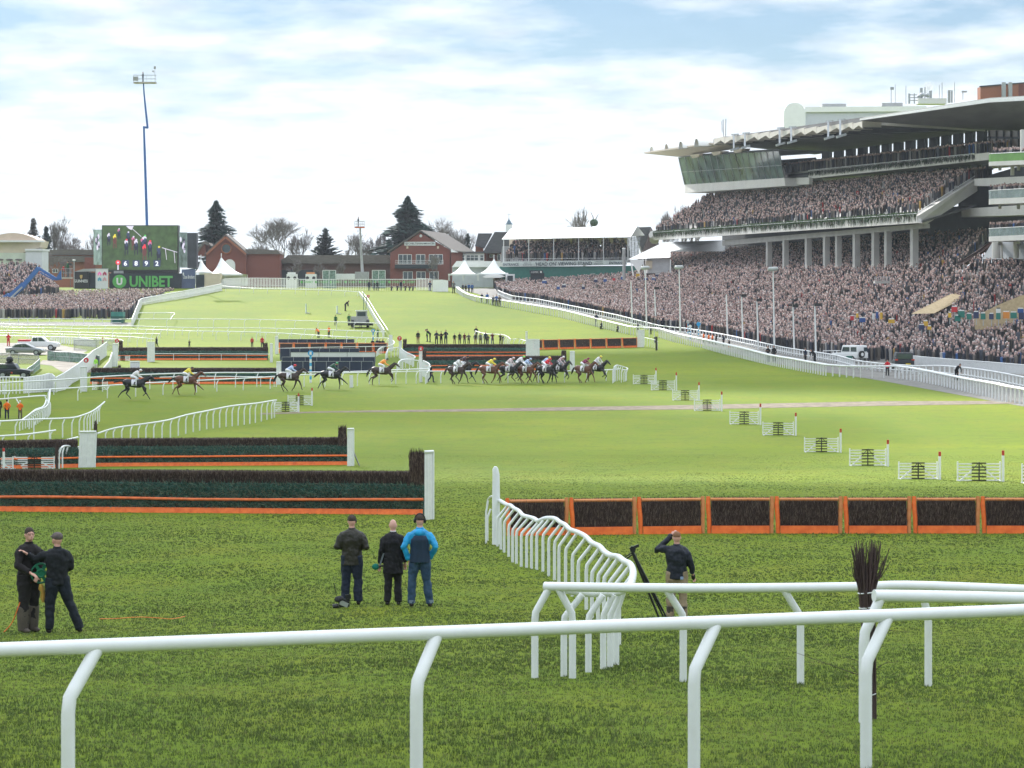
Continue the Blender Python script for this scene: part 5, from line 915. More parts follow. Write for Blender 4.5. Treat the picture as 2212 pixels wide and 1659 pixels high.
# buildings and masts behind the roof
T = thing('white_barrel_hall', U(1850,300,520), 'white hall with a rounded gable and ribbed wall behind the grandstand roof', 'building')
pg = [(1693,290),(1740,290)]+[(1716.5+23.5*math.cos(q), 245-23*math.sin(q)) for q in [math.pi*i/12 for i in range(13)]]; poly('rounded_gable', pg, 505, 1, M_TENT, T); 
poly('side_wall', [(1740,285),(2010,285),(2010,240),(1740,242)], 506, 12, mat('ribbed_white', (.56,.58,.66), .5, .1, 3, stretch=(6,1,.1)), T); poly('curved_roof', [(1738,242),(2010,240),(2000,229),(1738,231)], 505.5, 10, M_TENT, T)
for x0, x1, y in ((1776,1828,224),(1905,1950,222)): rect('roof_vent', x0, y, x1, y+7, 507, 2, M_GREY, T)
T = thing('mast_cluster', U(2000,230,450), 'cluster of grey masts, ladders and dishes on the roof with white steam', 'masts')
[build(MB().bar(U(x,y0,450), U(x,y1,450), w), 'mast', M_STEEL, T) for x, y0, y1, w in ((1925,224,190,.12),(1934,224,182,.08),(1957,224,185,.1),(1964,224,202,.35),(1975,224,202,.2),(2029,222,184,.1),(2035,222,178,.12),(2050,222,195,.5),(2056,222,195,.3),(2062,222,178,.1),(2080,216,197,.12),(1990,224,190,.5),(2010,224,196,.5),(1998,224,188,.2))]
[build(MB().bar(U(1963,y,450), U(1984,y,450), .15), 'ladder_rung', M_STEEL, T) for y in (205,211,217)]; build(MB().box(U(1927,191,450), (.7,.3,.5)), 'camera_head', M_STEEL, T); build(MB().box(U(2083,198,450), (1,.3,.3)), 'camera_head', M_STEEL, T); rect('plant_box', 1984,212,2045,224,449,3,M_FR,T)
[build(MB().ell(U(x,y,449.5), (r,.25,r)), 'dish', M_STEEL, T) for x, y, r in ((1992,205,.45),(2004,206,.5),(1986,208,.4))]
mb = MB(); [mb.ell(U(2003+q*1.6+3*math.sin(q*1.7),184-q*3.5+10,451), (.55+.1*q,.5,.7)) for q in range(-3,4)]; st = build(mb, 'steam', mat('steam', (.85,.85,.86), 1, .02, 1, alpha=.16), label='puff of white steam rising among the roof masts', cat='steam', kind='stuff')
T = thing('brick_plant_room', U(2170,215,440), 'square brick plant room on top of the grandstand at the right edge', 'building'); poly('wall', [(2118,225),(2200,222),(2200,180),(2118,187)], 440, 3, M_BRK2, T); poly('side', [(2200.3,222),(2290,220),(2290,174),(2200.3,180)], 440.5, 5, M_BRK, T); mb = MB(); [mb.bar(U(x,215,438.5), U(x,178,438.5), .7) for x in (2168,2182)]; build(mb, 'flues', M_STEEL, T); poly('parapet', [(2116,188),(2200,181),(2290,175),(2290,172.5),(2200,178.5),(2116,185.5)], 439.7, .3, M_CDK, T)
for s_, tp in ((GS,[(1411,505,0),(1980,465,0)]),): 
    A = S(*tp[0]); B = S(*tp[1]); t_ = (B-A); ln_ = t_.length; t_.normalize(); f = fuzz('planting', GS, mat('plant_leaves', (1,1,1), .8, .1, 3, vc=True), 9000, A, t_, -IN, ln_, -.1, .35, .1, -.1, (0,0,1), .6, .35, .05, [(.05,.11,.03),(.09,.15,.05),(.03,.07,.03)], 21); f['kind'] = 'stuff'
    f = fuzz('hanging_plants', GS, mat('plant_leaves', (1,1,1)), 1500, A, t_, -IN, ln_, 0, .1, .06, .06, (0,0,-1), .12, .9, .07, [(.04,.08,.03),(.10,.09,.06),(.03,.06,.03)], 22); f['kind'] = 'stuff'
A = S(1746,373,9.4); B = S(2105,336,9.4); t_ = B-A; ln_ = t_.length; t_.normalize(); f = fuzz('mid_hanging_plants', GS, mat('plant_leaves', (1,1,1)), 1200, A, t_, -IN, ln_, 0, .2, .06, .06, (0,0,-1), .15, .7, .08, [(.03,.05,.03),(.06,.06,.05)], 23); f['kind'] = 'stuff'
# ------------------------------------------------------------ the crowd (far too many to count): low detail standing figures
M_CR = mat('crowd_people', (1,1,1), .85, .08, 3, vc=True, spec=.15)
TR = [(0,.15,.12),(.95,.18,.13),(1.36,.235,.14),(1.5,.08,.07)]; HR = [(1.49,.06,.06),(1.555,.085,.09),(1.65,.092,.105),(1.72,.075,.085),(1.76,.02,.02)]
def crowd(label, rows, dens, seed, group=None, pale=.5, jit=.25, hat=.35, nmax=99999, low=0, name='crowd', facing=math.pi):
    g = np.random.default_rng(seed); P = []
    for r0, r1 in zip(rows, rows[1:]):
        for a, b, c, e in zip(r0, r0[1:], r1[1:], r1):
            A_ = ((b-a).xy.length+(c-e).xy.length)/2*(((e-a).xy.length+(c-b).xy.length)/2)
            X = (b-a).xy; Y_ = (e-a).xy; A_ = abs(X.x*Y_.y-X.y*Y_.x)*.5+abs((c-b).xy.x*(c-e).xy.y-(c-b).xy.y*(c-e).xy.x)*.5
            n = g.poisson(A_*dens); u = g.random((n, 1)); v = g.random((n, 1)); P.append((np.array(a)*(1-u)+np.array(b)*u)*(1-v)+(np.array(e)*(1-u)+np.array(c)*u)*v)
    P = np.concatenate(P); n = len(P); m_ = 5; ang = np.arange(m_)*2*np.pi/m_+.3; V = []; nr_ = len(TR)+len(HR)
    for z, rx, ry in TR+HR: V.append(np.stack([rx*np.cos(ang), ry*np.sin(ang), np.full(m_, z)], 1))
    V = np.concatenate(V); Fc = []
    for base, cnt in ((0, len(TR)), (len(TR)*m_, len(HR))):
        for i in range(cnt-1):
            for j in range(m_): Fc.append((base+i*m_+j, base+i*m_+(j+1)%m_, base+(i+1)*m_+(j+1)%m_, base+(i+1)*m_+j))
    Fc = np.array(Fc); th = facing+g.normal(0, .7, n); sc = g.normal(1, .035, n); ca, sa = np.cos(th), np.sin(th)
    wd_ = g.uniform(.9, 1.25, n); x = V[None, :, 1]*1.0*sc[:, None]; y = V[None, :, 0]*(wd_*sc)[:, None]; z = V[None, :, 2]*sc[:, None]
    W_ = np.stack([x*ca[:, None]-y*sa[:, None]+P[:, 0:1], x*sa[:, None]+y*ca[:, None]+P[:, 1:2], z+P[:, 2:3]+0*x], 2)
    coat = np.array([(.030,.034,.05),(.04,.04,.045),(.06,.055,.055),(.11,.095,.085),(.16,.14,.13),(.08,.09,.12),(.24,.23,.23),(.06,.05,.04),(.42,.40,.40),(.35,.05,.05),(.05,.12,.3),(.4,.25,.08)])
    cc = coat[g.choice(12, n, p=[.25,.17,.13,.12,.09,.07,.06,.045,.035,.012,.012,.006])]; skin = np.array([.60,.41,.37])*g.uniform(.45, 1.25, (n, 1)); top = np.array([(.03,.025,.03),(.12,.09,.08),(.34,.29,.28),(.52,.46,.44),(.78,.74,.72),(.09,.08,.09)])[g.choice(6, n, p=[.22,.16,.16,.18,.16,.12])]
    C = np.zeros((n, nr_*m_, 3)); C[:, :len(TR)*m_] = cc[:, None]; C[:, 3*m_:4*m_] = (cc*.4+skin*.6)[:, None]; h0 = len(TR)*m_; C[:, h0:h0+3*m_] = skin[:, None]; C[:, h0+3*m_:] = top[:, None]
    bk = np.isin(np.arange(m_), [2, 3]); C[:, h0+2*m_:h0+3*m_][:, bk] = top[:, None]
    FF = (Fc[None]+np.arange(n)[:, None, None]*V.shape[0]).reshape(-1, 4); o = npmesh(name, W_.reshape(-1, 3), FF, M_CR, org=tuple(P.mean(0)), cols=C.reshape(-1, 3)); tag(o, label, 'crowd', group, 'stuff'); return n
tot = 0
def row_g(pts): return [G(x, y) for x, y in pts]
r0x = [(1078,637),(1106,648),(1160,654),(1231,669),(1331,690),(1423,712),(1480,718),(1572,733),(1658,751),(1760,766),(1850,779),(1966,783),(2084,794),(2150,801),(2212,806),(2300,813)]
r1 = [U(1066,618,455), U(1100,617,455), U(1160,615,456), U(1231,609,458), U(1331,604,455), U(1400,600,452), S(1480,592,0), S(1560,597,1), S(1640,598,1), S(1760,600,1), S(1860,602,1), S(1975,604,1), S(2060,606,1), S(2110,604,1), S(2160,600,1), S(2240,598,1)]
r0 = row_g(r0x); MID = [a.lerp(b, .5)+Vector((0,0,-.6)) for a, b in zip(r0, r1)]
TM = mat('terrace_concrete', (.20,.19,.185), .9, .15, .6)
def terrace(rows, label, drop=.02):
    vs = [p-Vector((0,0,drop)) for r in rows for p in r]; n = len(rows[0]); fs = [(i*n+j, i*n+j+1, (i+1)*n+j+1, (i+1)*n+j) for i in range(len(rows)-1) for j in range(n-1)]; build(MB().add(vs, fs), 'terrace', TM, label=label, kind='structure', org=(0,0,0))
terrace([r0, MID, r1], 'sloping concrete lawn terrace under the main crowd')
tot += crowd('dense sunlit crowd packed on the sloping lawn right of the straight', [r0, MID, r1], 2.4, 5)
b1 = [S(1400,585,2), S(1480,590,1), S(1560,597,1), S(1640,598,1), S(1760,600,1), S(1860,602,1), S(1975,604,1), S(2060,606,1)]; b2 = [S(1452,556,9), S(1500,554,12), S(1600,550,15), S(1690,545,15), S(1830,535,15), S(1950,526,15), S(2060,520,14), S(2135,516,13)]
terrace([b1, b2], 'covered terrace behind the grandstand columns'); tot += crowd('shaded crowd standing under the grandstand deck behind the columns', [b1, b2], 1.7, 6)
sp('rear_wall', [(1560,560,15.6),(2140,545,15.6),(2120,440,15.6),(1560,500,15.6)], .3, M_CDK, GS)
c1 = [S(2065,606,1), S(2110,604,1), S(2160,600,1), S(2240,598,1), S(2300,596,1)]; c2 = [S(2112,572,4), S(2140,568,5), S(2190,565,6), S(2250,563,6), S(2310,562,6)]
terrace([c1, c2], 'raised terrace of the nearer stand'); tot += crowd('crowd on the raised terrace below the right hand balconies', [c1, c2], 1.7, 7)
u1 = [S(x, 507-(x-1412)*.0704, .6) for x in range(1414, 1980, 70)]+[S(1976,468,.6)]; u2 = [S(x, 430-(x-1532)*.0744, 11.4) for x in range(1534, 2100, 70)]+[S(2098,389,11.4)]; k_ = min(len(u1), len(u2))
tot += crowd('crowd seated on the shaded upper deck of the grandstand', [u1[:k_], u2[:k_]], 2.0, 8)
tot += crowd('row of people standing along the back of the upper deck', [[S(1545,428,11.6), S(2110,387,11.6)], [S(1575,428,14.2), S(2140,386,14.2)]], 1.6, 9)
tot += crowd('spectators on the middle tier below the roof', [[S(1690,374,10), S(2130,331,10)], [S(1795,362,19), S(2285,327,19)]], 1.5, 10)
for i, y in enumerate((345,424,505)): tot += crowd(['people leaning on the green bannered balcony','people on the middle right hand balcony','people packed on the lowest right hand balcony'][i], [[S(2138,y+5,-1.6), S(2300,y-2,-1.6)], [S(2170,y+5,3), S(2330,y-2,3)]], (1.2,2.0,2.6)[i], 11+i)
tot += crowd('spectators on the covered steps of the head on viewing stand', [[U(1090,565,dV+1), U(1356,561,dV+1)], [U(1110,533,dV+12.5), U(1357,531,dV+12.5)]], 2.2, 15, facing=-math.pi/2)
# left crowd
l0 = row_g([(-20,688),(80,688),(160,688.5),(262,689.5),(282,688)]); l1 = [U(-20,668,388), U(80,667,390), U(160,664,394), U(255,662,396), U(298,664,390)]; l2 = [U(-20,652,416), U(95,648,424), U(170,645,428), U(260,643,432), U(385,640,434)]
terrace([l0, l1, l2], 'lawn under the left crowd'); tot += crowd('crowd on the lawn left of the white picket fence under the screens', [l0, l1, l2], 1.6, 16)
s1 = [U(-20,650,405), U(60,648,408), U(112,640,412), U(130,640,414)]; s2 = [U(-20,583,434), U(55,583,436), U(84,590,438), U(112,625,438)]
terrace([s1, s2], 'stepped left stand'); tot += crowd('crowd banked on the left stand below the cream building', [s1, s2], 2.2, 17)
print('crowd figures', tot)
# walls between blocks of the right hand crowd
def crest(label, pts, m, th=.4, name='terrace_wall'):
    build(MB().prism([U(x,y,d) for x, y, d in pts], (th*.9,.2*th,0)), name, m, label=label, cat='wall')
M_TAN = mat('tan_brick', (.44,.33,.19), .85, .12, 3, c2=(.52,.40,.25)); M_BRW = mat('brown_brick', (.09,.05,.045), .85, .2, 3)
crest('brown stair wall climbing between two blocks of the right hand crowd', [(1975,628,318),(2060,592,312),(2112,552,306),(2146,524,304),(2146,518,304),(2108,543,306),(2050,580,312),(1972,624,318)], M_BRW)
crest('tan brick ramp wall in the middle of the right hand crowd', [(1968,678,278),(2012,677,278),(2066,649,285),(2071,637,287),(2054,635,287)], M_TAN); crest('upper part of the tan ramp wall', [(2066,645,290),(2112,622,297),(2165,594,305),(2160,590,305),(2108,609,297),(2062,634,290)], M_TAN)
crest('large tan brick wall at the right edge behind the bookmakers', [(2104,684,258),(2106,712,258),(2300,712,258),(2300,598,258),(2212,636,258),(2160,657,258)], M_TAN)
# ------------------------------------------------------------ people
C_ = dict(k=(.012,.012,.014), n=(.012,.02,.045), o=(.030,.028,.018), b=(.03,.10,.30), r=(.50,.02,.03), t=(.22,.13,.075), g=(.02,.11,.045), y=(.55,.5,.05), O=(.85,.16,.02), w=(.62,.62,.62), e=(.12,.12,.125), j=(.015,.035,.085), c=(.02,.33,.62), l=(.35,.75,.08), m=(.10,.015,.04), s=(.10,.075,.06), p=(.62,.48,.5), u=(.30,.42,.62), G=(.1,.55,.1), d=(.006,.006,.008))
def cm(k): return fabric('cloth_'+k, C_[k])
M_SHOE = mat('dark_shoes', (.015,.013,.012), .6, .2, 9)
def limbs(pose):
    """joints for a 1.78 m figure facing +Y: pelvis, chest, neck, head, arms [shoulder, elbow, wrist] x2, legs [hip, knee, ankle] x2"""
    J = dict(pel=(0,0,.95), ch=(0,0,1.28), nk=(0,.0,1.49), hd=(0,.02,1.655), arms=[[(s*.185,0,1.40),(s*.25,-.03,1.14),(s*.25,.05,.89)] for s in (-1,1)], legs=[[(s*.09,0,.92),(s*.12,.015,.50),(s*.13,-.02,.09)] for s in (-1,1)])
    if pose == 'front': J['arms'] = [[(s*.19,0,1.385),(s*.29,-.05,1.15),(s*.12,.22,1.14)] for s in (-1,1)]
    if pose == 'pockets': J['arms'] = [[(s*.185,0,1.385),(s*.30,-.08,1.16),(s*.19,.06,.92)] for s in (-1,1)]
    if pose == 'crossed': J['arms'] = [[(s*.19,0,1.385),(s*.27,.04,1.16),(-s*.06,.20,1.22)] for s in (-1,1)]
    if pose == 'shade': J['arms'][0] = [(-.185,0,1.385),(-.40,.10,1.45),(-.14,.13,1.66)]
    if pose == 'up': J['arms'] = [[(s*.19,0,1.385),(s*.28,.15,1.30),(s*.10,.25,1.55)] for s in (-1,1)]
    if pose == 'walk': J['legs'] = [[(-.09,0,.92),(-.10,.20,.52),(-.10,.22,.09)],[(.09,0,.92),(.11,-.05,.50),(.12,-.33,.16)]]; J['arms'][0][2] = (-.24,.20,.95)
    if pose == 'stride': J['legs'] = [[(-.09,0,.92),(-.13,.03,.50),(-.14,.0,.09)],[(.09,0,.92),(.20,-.06,.52),(.38,-.12,.09)]]
    if pose == 'bend': J.update(ch=(0,.22,1.18), nk=(0,.40,1.30), hd=(0,.50,1.40)); J['arms'] = [[(s*.17,.33,1.22),(s*.2,.38,.95),(s*.16,.42,.72)] for s in (-1,1)]
    if pose == 'kneel': J.update(pel=(0,0,.48), ch=(0,.05,.80), nk=(0,.08,1.0), hd=(0,.12,1.16)); J['arms'] = [[(s*.18,.05,.94),(s*.26,.1,.70),(s*.1,.3,.75)] for s in (-1,1)]; J['legs'] = [[(-.09,0,.46),(-.12,.35,.45),(-.12,.3,.09)],[(.09,0,.46),(.12,.15,.09),(.12,-.25,.09)]]
    return J
def figure(J, near=False, coat=0, wide=1.0, n=7):
    """body, jacket, trousers, shoes, hair as mesh builders"""
    V = Vector; d = {k: MB() for k in ('body','jacket','trousers','shoes','hair')}; pel, ch, nk, hd = map(V, (J['pel'], J['ch'], J['nk'], J['hd'])); w = wide; N = 14 if near else n
    up = (0,1,0); b = d['body']; j = d['jacket']; t = d['trousers']; dn = (pel-ch).normalized()
    hem = pel+dn*(.10+coat); path = [hem, pel+dn*.02, pel.lerp(ch, .45), ch, ch.lerp(nk, .55), ch.lerp(nk, .85), nk+V((0,0,.02))]
    j.tube(path, [.175*w+coat*.1,.172*w,.158*w,.192*w,.195*w,.145*w,.066], N, [.125*w+coat*.08,.125*w,.118*w,.135*w,.12*w,.10*w,.07], up=up)
    if near: b.tube([pel, ch, nk], [.14,.16,.06], N, [.1,.11,.06], up=up)
    for sh, el, wr in J['arms']:
        sh, el, wr = V(sh), V(el), V(wr); b.tube([el.lerp(wr, .8), wr, wr+(wr-el).normalized()*.03], [.028,.026,.026], 6); j.tube([sh+(nk-sh)*.30-V((0,0,.055)), sh-V((0,0,.02)), sh.lerp(el, .22), sh.lerp(el, .55), el, el.lerp(wr, .5), wr], [.055*w,.066*w,.066*w,.060*w,.055*w,.051*w,.046*w], N if near else 6); j.ell(el, (.055*w,)*3, 6, 4)
        f = (wr-el).normalized(); h = wr+f*.05; side = V((1,0,0)) if abs(f.x) < .8 else V((0,1,0)); side = (side-f*side.dot(f)).normalized(); nn = f.cross(side)
        b.ell(h+f*.02, (.042,.032,.055) if not near else (.038,.02,.048), 8, 5, R=Matrix((side, nn, f)).transposed())
        if near:
            for q in range(4):
                a = h+f*.055+side*(-.027+.018*q); l = (.062,.072,.07,.052)[q]; b.cap(a, a+f*l*.55+nn*.008, .0095, .009, 6); b.cap(a+f*l*.55+nn*.008, a+f*l*.85+nn*.035, .009, .0075, 6)
            a = h-side*.032+f*.005; b.cap(a, a-side*.02+f*.04+nn*.01, .011, .009, 6)
    for hp, kn, an in J['legs']:
        hp, kn, an = V(hp), V(kn), V(an); t.tube([hp+V((0,0,.06)), hp.lerp(kn, .25), hp.lerp(kn, .6), kn, kn.lerp(an, .4), an+V((0,0,-.02))], [.105*w,.105*w,.088*w,.070*w,.072*w,.066*w], N if near else 6); t.ell(kn, (.069*w,)*3, 6, 4)
        if near: b.tube([hp, kn, an], [.07,.05,.04], 8)
        d['shoes'].ell(an+V((0,.06,-.045)), (.05,.145,.048), 8, 5)
    t.ell(pel, (.165*w,.12*w,.12), N, 5)
    R = Matrix.Rotation(J.get('turn', 0), 3, 'Z')
    b.tube([nk-V((0,0,.05)), nk.lerp(hd, .5)], [.06,.056], 8); b.ell(hd, (.076,.096,.118), 14 if near else 8, 10 if near else 6, R=R)
    b.ell(hd+R@V((0,.07,-.055)), (.045,.04,.045), 8, 6)
    if near:
        b.cap(hd+R@V((0,.09,.01)), hd+R@V((0,.112,-.025)), .009, .014, 6)
        for s in (-1,1): b.ell(hd+R@V((s*.077,0,-.01)), (.012,.022,.032), 8, 6, R=R); b.ell(hd+R@V((s*.03,.085,.02)), (.016,.012,.01), 6, 4, R=R)
    return d, R
def place(pos, rz, sc): M = Matrix.Translation(pos)@Matrix.Rotation(rz, 4, 'Z')@Matrix.Diagonal((sc, sc, sc, 1)); return M
def person(label, x, yt, yf, coat='k', legs='n', hair='h', pose='stand', rz=0, group=None, wide=1.0, long=0, cap=None, pos=None, Hm=None, sub=None):
    p = pos or G(x, yf); H = Hm or (yf-yt)/(F/p.y); J = limbs(pose); J['turn'] = rnd.uniform(-.4,.4); top = J['hd'][2]+.12 if pose not in ('up','shade') else 1.775; sc = H/top*(1 if pose in ('stand','front','crossed','pockets','walk','up','shade','stride') else 1)
    d, R = figure(J, coat=long, wide=wide); mb = MB(); M = place(p, rz, sc)
    hd = Vector(J['hd']); hr = MB(); hr.ell(hd+R@Vector((0,-.014,.026)), (.083,.098,.104), 8, 6, R=R)
    if cap: hr.ell(hd+R@Vector((0,.06,.045)), (.07,.09,.015), 8, 4, R=R)
    for i, (k, m) in enumerate((('body',0),('jacket',1),('trousers',2),('shoes',3))): mb.cm = m; mb.add([M@Vector(v) for v in d[k].v], d[k].f, True)
    mb.cm = 4; mb.add([M@Vector(v) for v in hr.v], hr.f, True)
    hm = {'h': M_HAIR, 'g': mat('grey_hair', (.25,.24,.23), .8), 'l': mat('light_hair', (.30,.19,.10), .8), 'b': M_SKIN}.get(hair) if not cap else cm(cap)
    return build(mb, 'person', [M_SKIN, cm(coat), cm(legs), M_SHOE, hm], label=label, cat='person', group=group, org=p)
def near_person(label, x, yt, yf, coat, legs, pose, rz, hair='h', wide=1.05, long=0, J=None, sub=None, cap=None, boots=None, hood=None):
    p = G(x, yf); H = (yf-yt)/(F/p.y); J = J or limbs(pose); sc = H/(J['hd'][2]+.12); d, R = figure(J, near=True, coat=long, wide=wide); M = place(p, rz, sc); hd = Vector(J['hd'])
    def rm(mb, name, m, par=None, vx=.014, **k):
        q = MB(); q.add([M@Vector(v) for v in mb.v], mb.f, True); o = build(q, name, m, par, **k) if par is None else build(q, name, m, par)
        r = o.modifiers.new('r', 'REMESH'); r.mode = 'VOXEL'; r.voxel_size = vx; r.use_smooth_shade = True; s = o.modifiers.new('s', 'SMOOTH'); s.factor = .5; s.iterations = 3; return o
    skin = {'pink': mat('skin_pink', (.56,.31,.25), .55, .12, 10)}.get('pink'); body = rm(d['body'], 'person', skin, vx=.0085, label=label, cat='person', org=p); body.modifiers['s'].iterations = 1
    jk = rm(d['jacket'], 'jacket', coat, body); w_ = jk.modifiers.new('d', 'DISPLACE'); tx = bpy.data.textures.new('folds', 'CLOUDS'); tx.noise_scale = .10; w_.texture = tx; w_.strength = .042; w_.mid_level = .5
    tr = rm(d['trousers'], 'trousers', legs, body); w_ = tr.modifiers.new('d', 'DISPLACE'); w_.texture = tx; w_.strength = .04; w_.mid_level = .5
    rm(d['shoes'], 'shoes', boots or M_SHOE, body); N_ = Vector(J['nk']); cl = MB().tube([N_-Vector((0,0,.035)), N_+Vector((0,0,.015)), N_+Vector((0,-.005,.045))], [.095,.078,.074], 12, [.09,.08,.078], up=(0,1,0), cap=True); rm(cl, 'collar', hood or coat, body)
    if hair: hr = MB().ell(hd+R@Vector((0,-.007,.038)), (.080,.094,.088), 14, 10, R=R); rm(hr, 'hair', {'h': mat('brown_hair', (.045,.032,.026), .85, .3, 60), 'g': mat('ginger_hair', (.20,.10,.055), .85, .3, 60), 'b': mat('shaved_scalp', (.40,.24,.20), .5)}[hair], body, .009)
    if cap: hr = MB().ell(hd+R@Vector((0,-.008,.045)), (.094,.112,.082), 14, 8, R=R); hr.ell(hd+R@Vector((0,.105,.045)), (.07,.055,.013), 10, 4, R=R); rm(hr, 'flat_cap', cap, body, .009)
    return body, M, J, rm
V3 = Vector
# three men with their backs turned
B1, M1, J1, rm1 = near_person('man in dark olive jacket and jeans, left of the three with their backs turned', 760, 1113, 1306, mat('waxed_olive', (.020,.018,.013), .6, .3, 8, bump=.01, bsc=9), mat('dark_jeans', (.010,.016,.035), .85, .25, 6, bump=.01, bsc=12), 'front', -.02, wide=1.24, long=.06)
hp = MB(); hd = V3(J1['hd']); hp.tube([hd+V3((math.cos(a)*.088, -.01, .02+math.sin(a)*.108)) for a in [math.pi*i/8 for i in range(9)]], .006, 6); hp.ell(hd+V3((.085,-.01,0)), (.015,.028,.035), 10, 6); q = MB(); q.add([M1@V3(v) for v in hp.v], hp.f, True); build(q, 'headset', M_BK, B1)
Jb = limbs('stand'); Jb['arms'][0] = [(-.185,0,1.385),(-.24,-.04,1.14),(-.27,.04,.86)]; Jb['legs'] = [[(s*.085,0,.92),(s*.10,.015,.50),(s*.115,-.02,.09)] for s in (-1,1)]
B2, M2, J2, _ = near_person('bald man in long black overcoat holding a green topped microphone, middle of the three', 849, 1122, 1307, mat('black_overcoat', (.006,.006,.009), .8, .2, 9, bump=.006, bsc=20), mat('black_trousers', (.007,.007,.010), .8, .2, 9), 'stand', .03, hair=None, wide=1.12, long=.20, J=Jb)
wc = MB().tube([V3((0,-.008,1.50)), V3((0,-.01,1.545))], [.066,.060], 12); q = MB(); q.add([M2@V3(v) for v in wc.v], wc.f, True); build(q, 'shirt_collar', mat('pale_shirt', (.62,.58,.6)), B2)
h = M2@V3((-.27,.05,.80)); T = thing('microphone', h, 'microphone with round green windshield held by the bald man in the overcoat', 'microphone'); build(MB().tube([h+V3((.11,0,.02)), h+V3((-.03,0,-.01))], .02, 8), 'handle', M_BK, T); build(MB().ell(h+V3((-.09,0,-.01)), (.075,.06,.065), 12, 8), 'windshield', mat('green_foam', (.01,.17,.13), .9, .2, 9), T)
h = M2@V3((-.21,.02,.92)); T = thing('clipboard', h, 'thin dark clipboard under the arm of the bald man', 'clipboard'); build(MB().bar(M2@V3((-.27,-.05,.84)), M2@V3((-.19,-.07,1.08)), .012, .03), 'board', mat('clip_grey', (.12,.14,.17)), T)
Jc = limbs('pockets'); Jc['arms'][0] = [(-.185,0,1.385),(-.31,-.07,1.16),(-.21,-.02,.90)]; Jc['legs'] = [[(-.09,0,.92),(-.155,.01,.5),(-.16,-.02,.09)],[(.09,0,.92),(.13,.01,.5),(.19,-.02,.09)]]
cyan = mat('cyan_jacket', (.008,.27,.56), .6, .2, 7, bump=.012, bsc=9)
B3, M3, J3, rm3 = near_person('man with headphones in bright blue and navy hooded jacket, right of the three', 907, 1111, 1311, cyan, mat('blue_jeans', (.014,.045,.10), .85, .3, 6, bump=.01, bsc=12, c2=(.035,.075,.14)), 'pockets', .02, wide=1.12, J=Jc, hood=cyan)
bk = MB().tube([V3((0,-.015,.86)), V3((0,-.015,.95)), V3((0,-.015,1.12)), V3((0,-.02,1.30)), V3((0,-.02,1.38))], [.205,.20,.185,.185,.15], 14, [.175,.172,.165,.175,.15], up=(0,1,0)); rm3(bk, 'back_panel', mat('navy_panel', (.006,.022,.052), .7, .2, 8), B3, .012)
hd_ = MB().ell(V3((0,-.10,1.43)), (.115,.065,.075), 12, 8); rm3(hd_, 'hood', cyan, B3, .012)
hp = MB(); hd = V3(J3['hd']); hp.tube([hd+V3((math.cos(a)*.098, -.01, .02+math.sin(a)*.115)) for a in [math.pi*i/8 for i in range(9)]], .014, 6); [hp.ell(hd+V3((s*.096,-.01,0)), (.03,.045,.052), 10, 6) for s in (-1,1)]; q = MB(); q.add([M3@V3(v) for v in hp.v], hp.f, True); build(q, 'headphones', M_BK, B3)
cf = MB(); [cf.tube([V3(l[2])+V3((0,0,-.01)), V3(l[2])+V3((0,0,.05))], .073, 12) for l in Jc['legs']]; q = MB(); q.add([M3@V3(v) for v in cf.v], cf.f, True); build(q, 'turned_cuffs', mat('cuff_denim', (.16,.20,.25)), B3)
# pair at the left
Ja = limbs('stand'); Ja['arms'] = [[(-.185,0,1.385),(-.30,.02,1.14),(-.05,.20,.98)],[(.185,0,1.385),(.30,.10,1.16),(.20,.30,1.05)]]; Ja['turn'] = -.25; Ja['legs'] = [[(s*.09,0,.92),(s*.10,.015,.5),(s*.10,-.02,.09)] for s in (-1,1)]
B4, M4, J4, rm4 = near_person('man with glasses in black fleece and brown boots facing the capped man', 62, 1139, 1366, mat('black_fleece', (.011,.009,.010), .9, .3, 9, bump=.008, bsc=14), mat('black_work_trousers', (.012,.010,.012), .85, .25, 8), 'stand', math.radians(-132), J=Ja, wide=1.2, boots=mat('brown_boots', (.085,.07,.058), .7, .2, 6))
bt = MB(); [bt.tube([V3(l[2])+V3((0,0,-.06)), V3(l[2])+V3((0,0,.10)), V3(l[2])+V3((0,0,.36))], [.086,.100,.112], 12) for l in Ja['legs']]; rm4(bt, 'boot_legs', mat('brown_boots', (.085,.07,.058)), B4, .012)
gs_ = MB(); hd = V3(J4['hd']); R_ = Matrix.Rotation(-.25, 3, 'Z'); 
for s in (-1,1): gs_.tube([hd+R_@V3((s*.033+.025*math.cos(a), .103, .018+.017*math.sin(a))) for a in [math.pi*2*i/10 for i in range(11)]], .003, 4); gs_.bar(hd+R_@V3((s*.06,.10,.02)), hd+R_@V3((s*.08,0,.015)), .005)
q = MB(); q.add([M4@V3(v) for v in gs_.v], gs_.f); build(q, 'glasses', M_BK, B4); q = MB().box(M4@V3((.06,.14,1.33)), (.05,.02,.07), math.radians(-132)); build(q, 'chest_badge', mat('badge_print', (.25,.32,.5)), B4)
Jd = limbs('stride'); Jd['turn'] = .5; Jd['arms'] = [[(-.185,0,1.385),(-.30,.08,1.20),(-.27,.25,1.385)],[(.185,0,1.385),(.25,.02,1.14),(.20,.18,.99)]]
Jd['arms'][0] = [(-.185,.02,1.40),(-.36,.18,1.30),(-.50,.16,1.40)]; Jd['arms'][1] = [(.185,0,1.385),(.24,.0,1.15),(.0,.22,.98)]
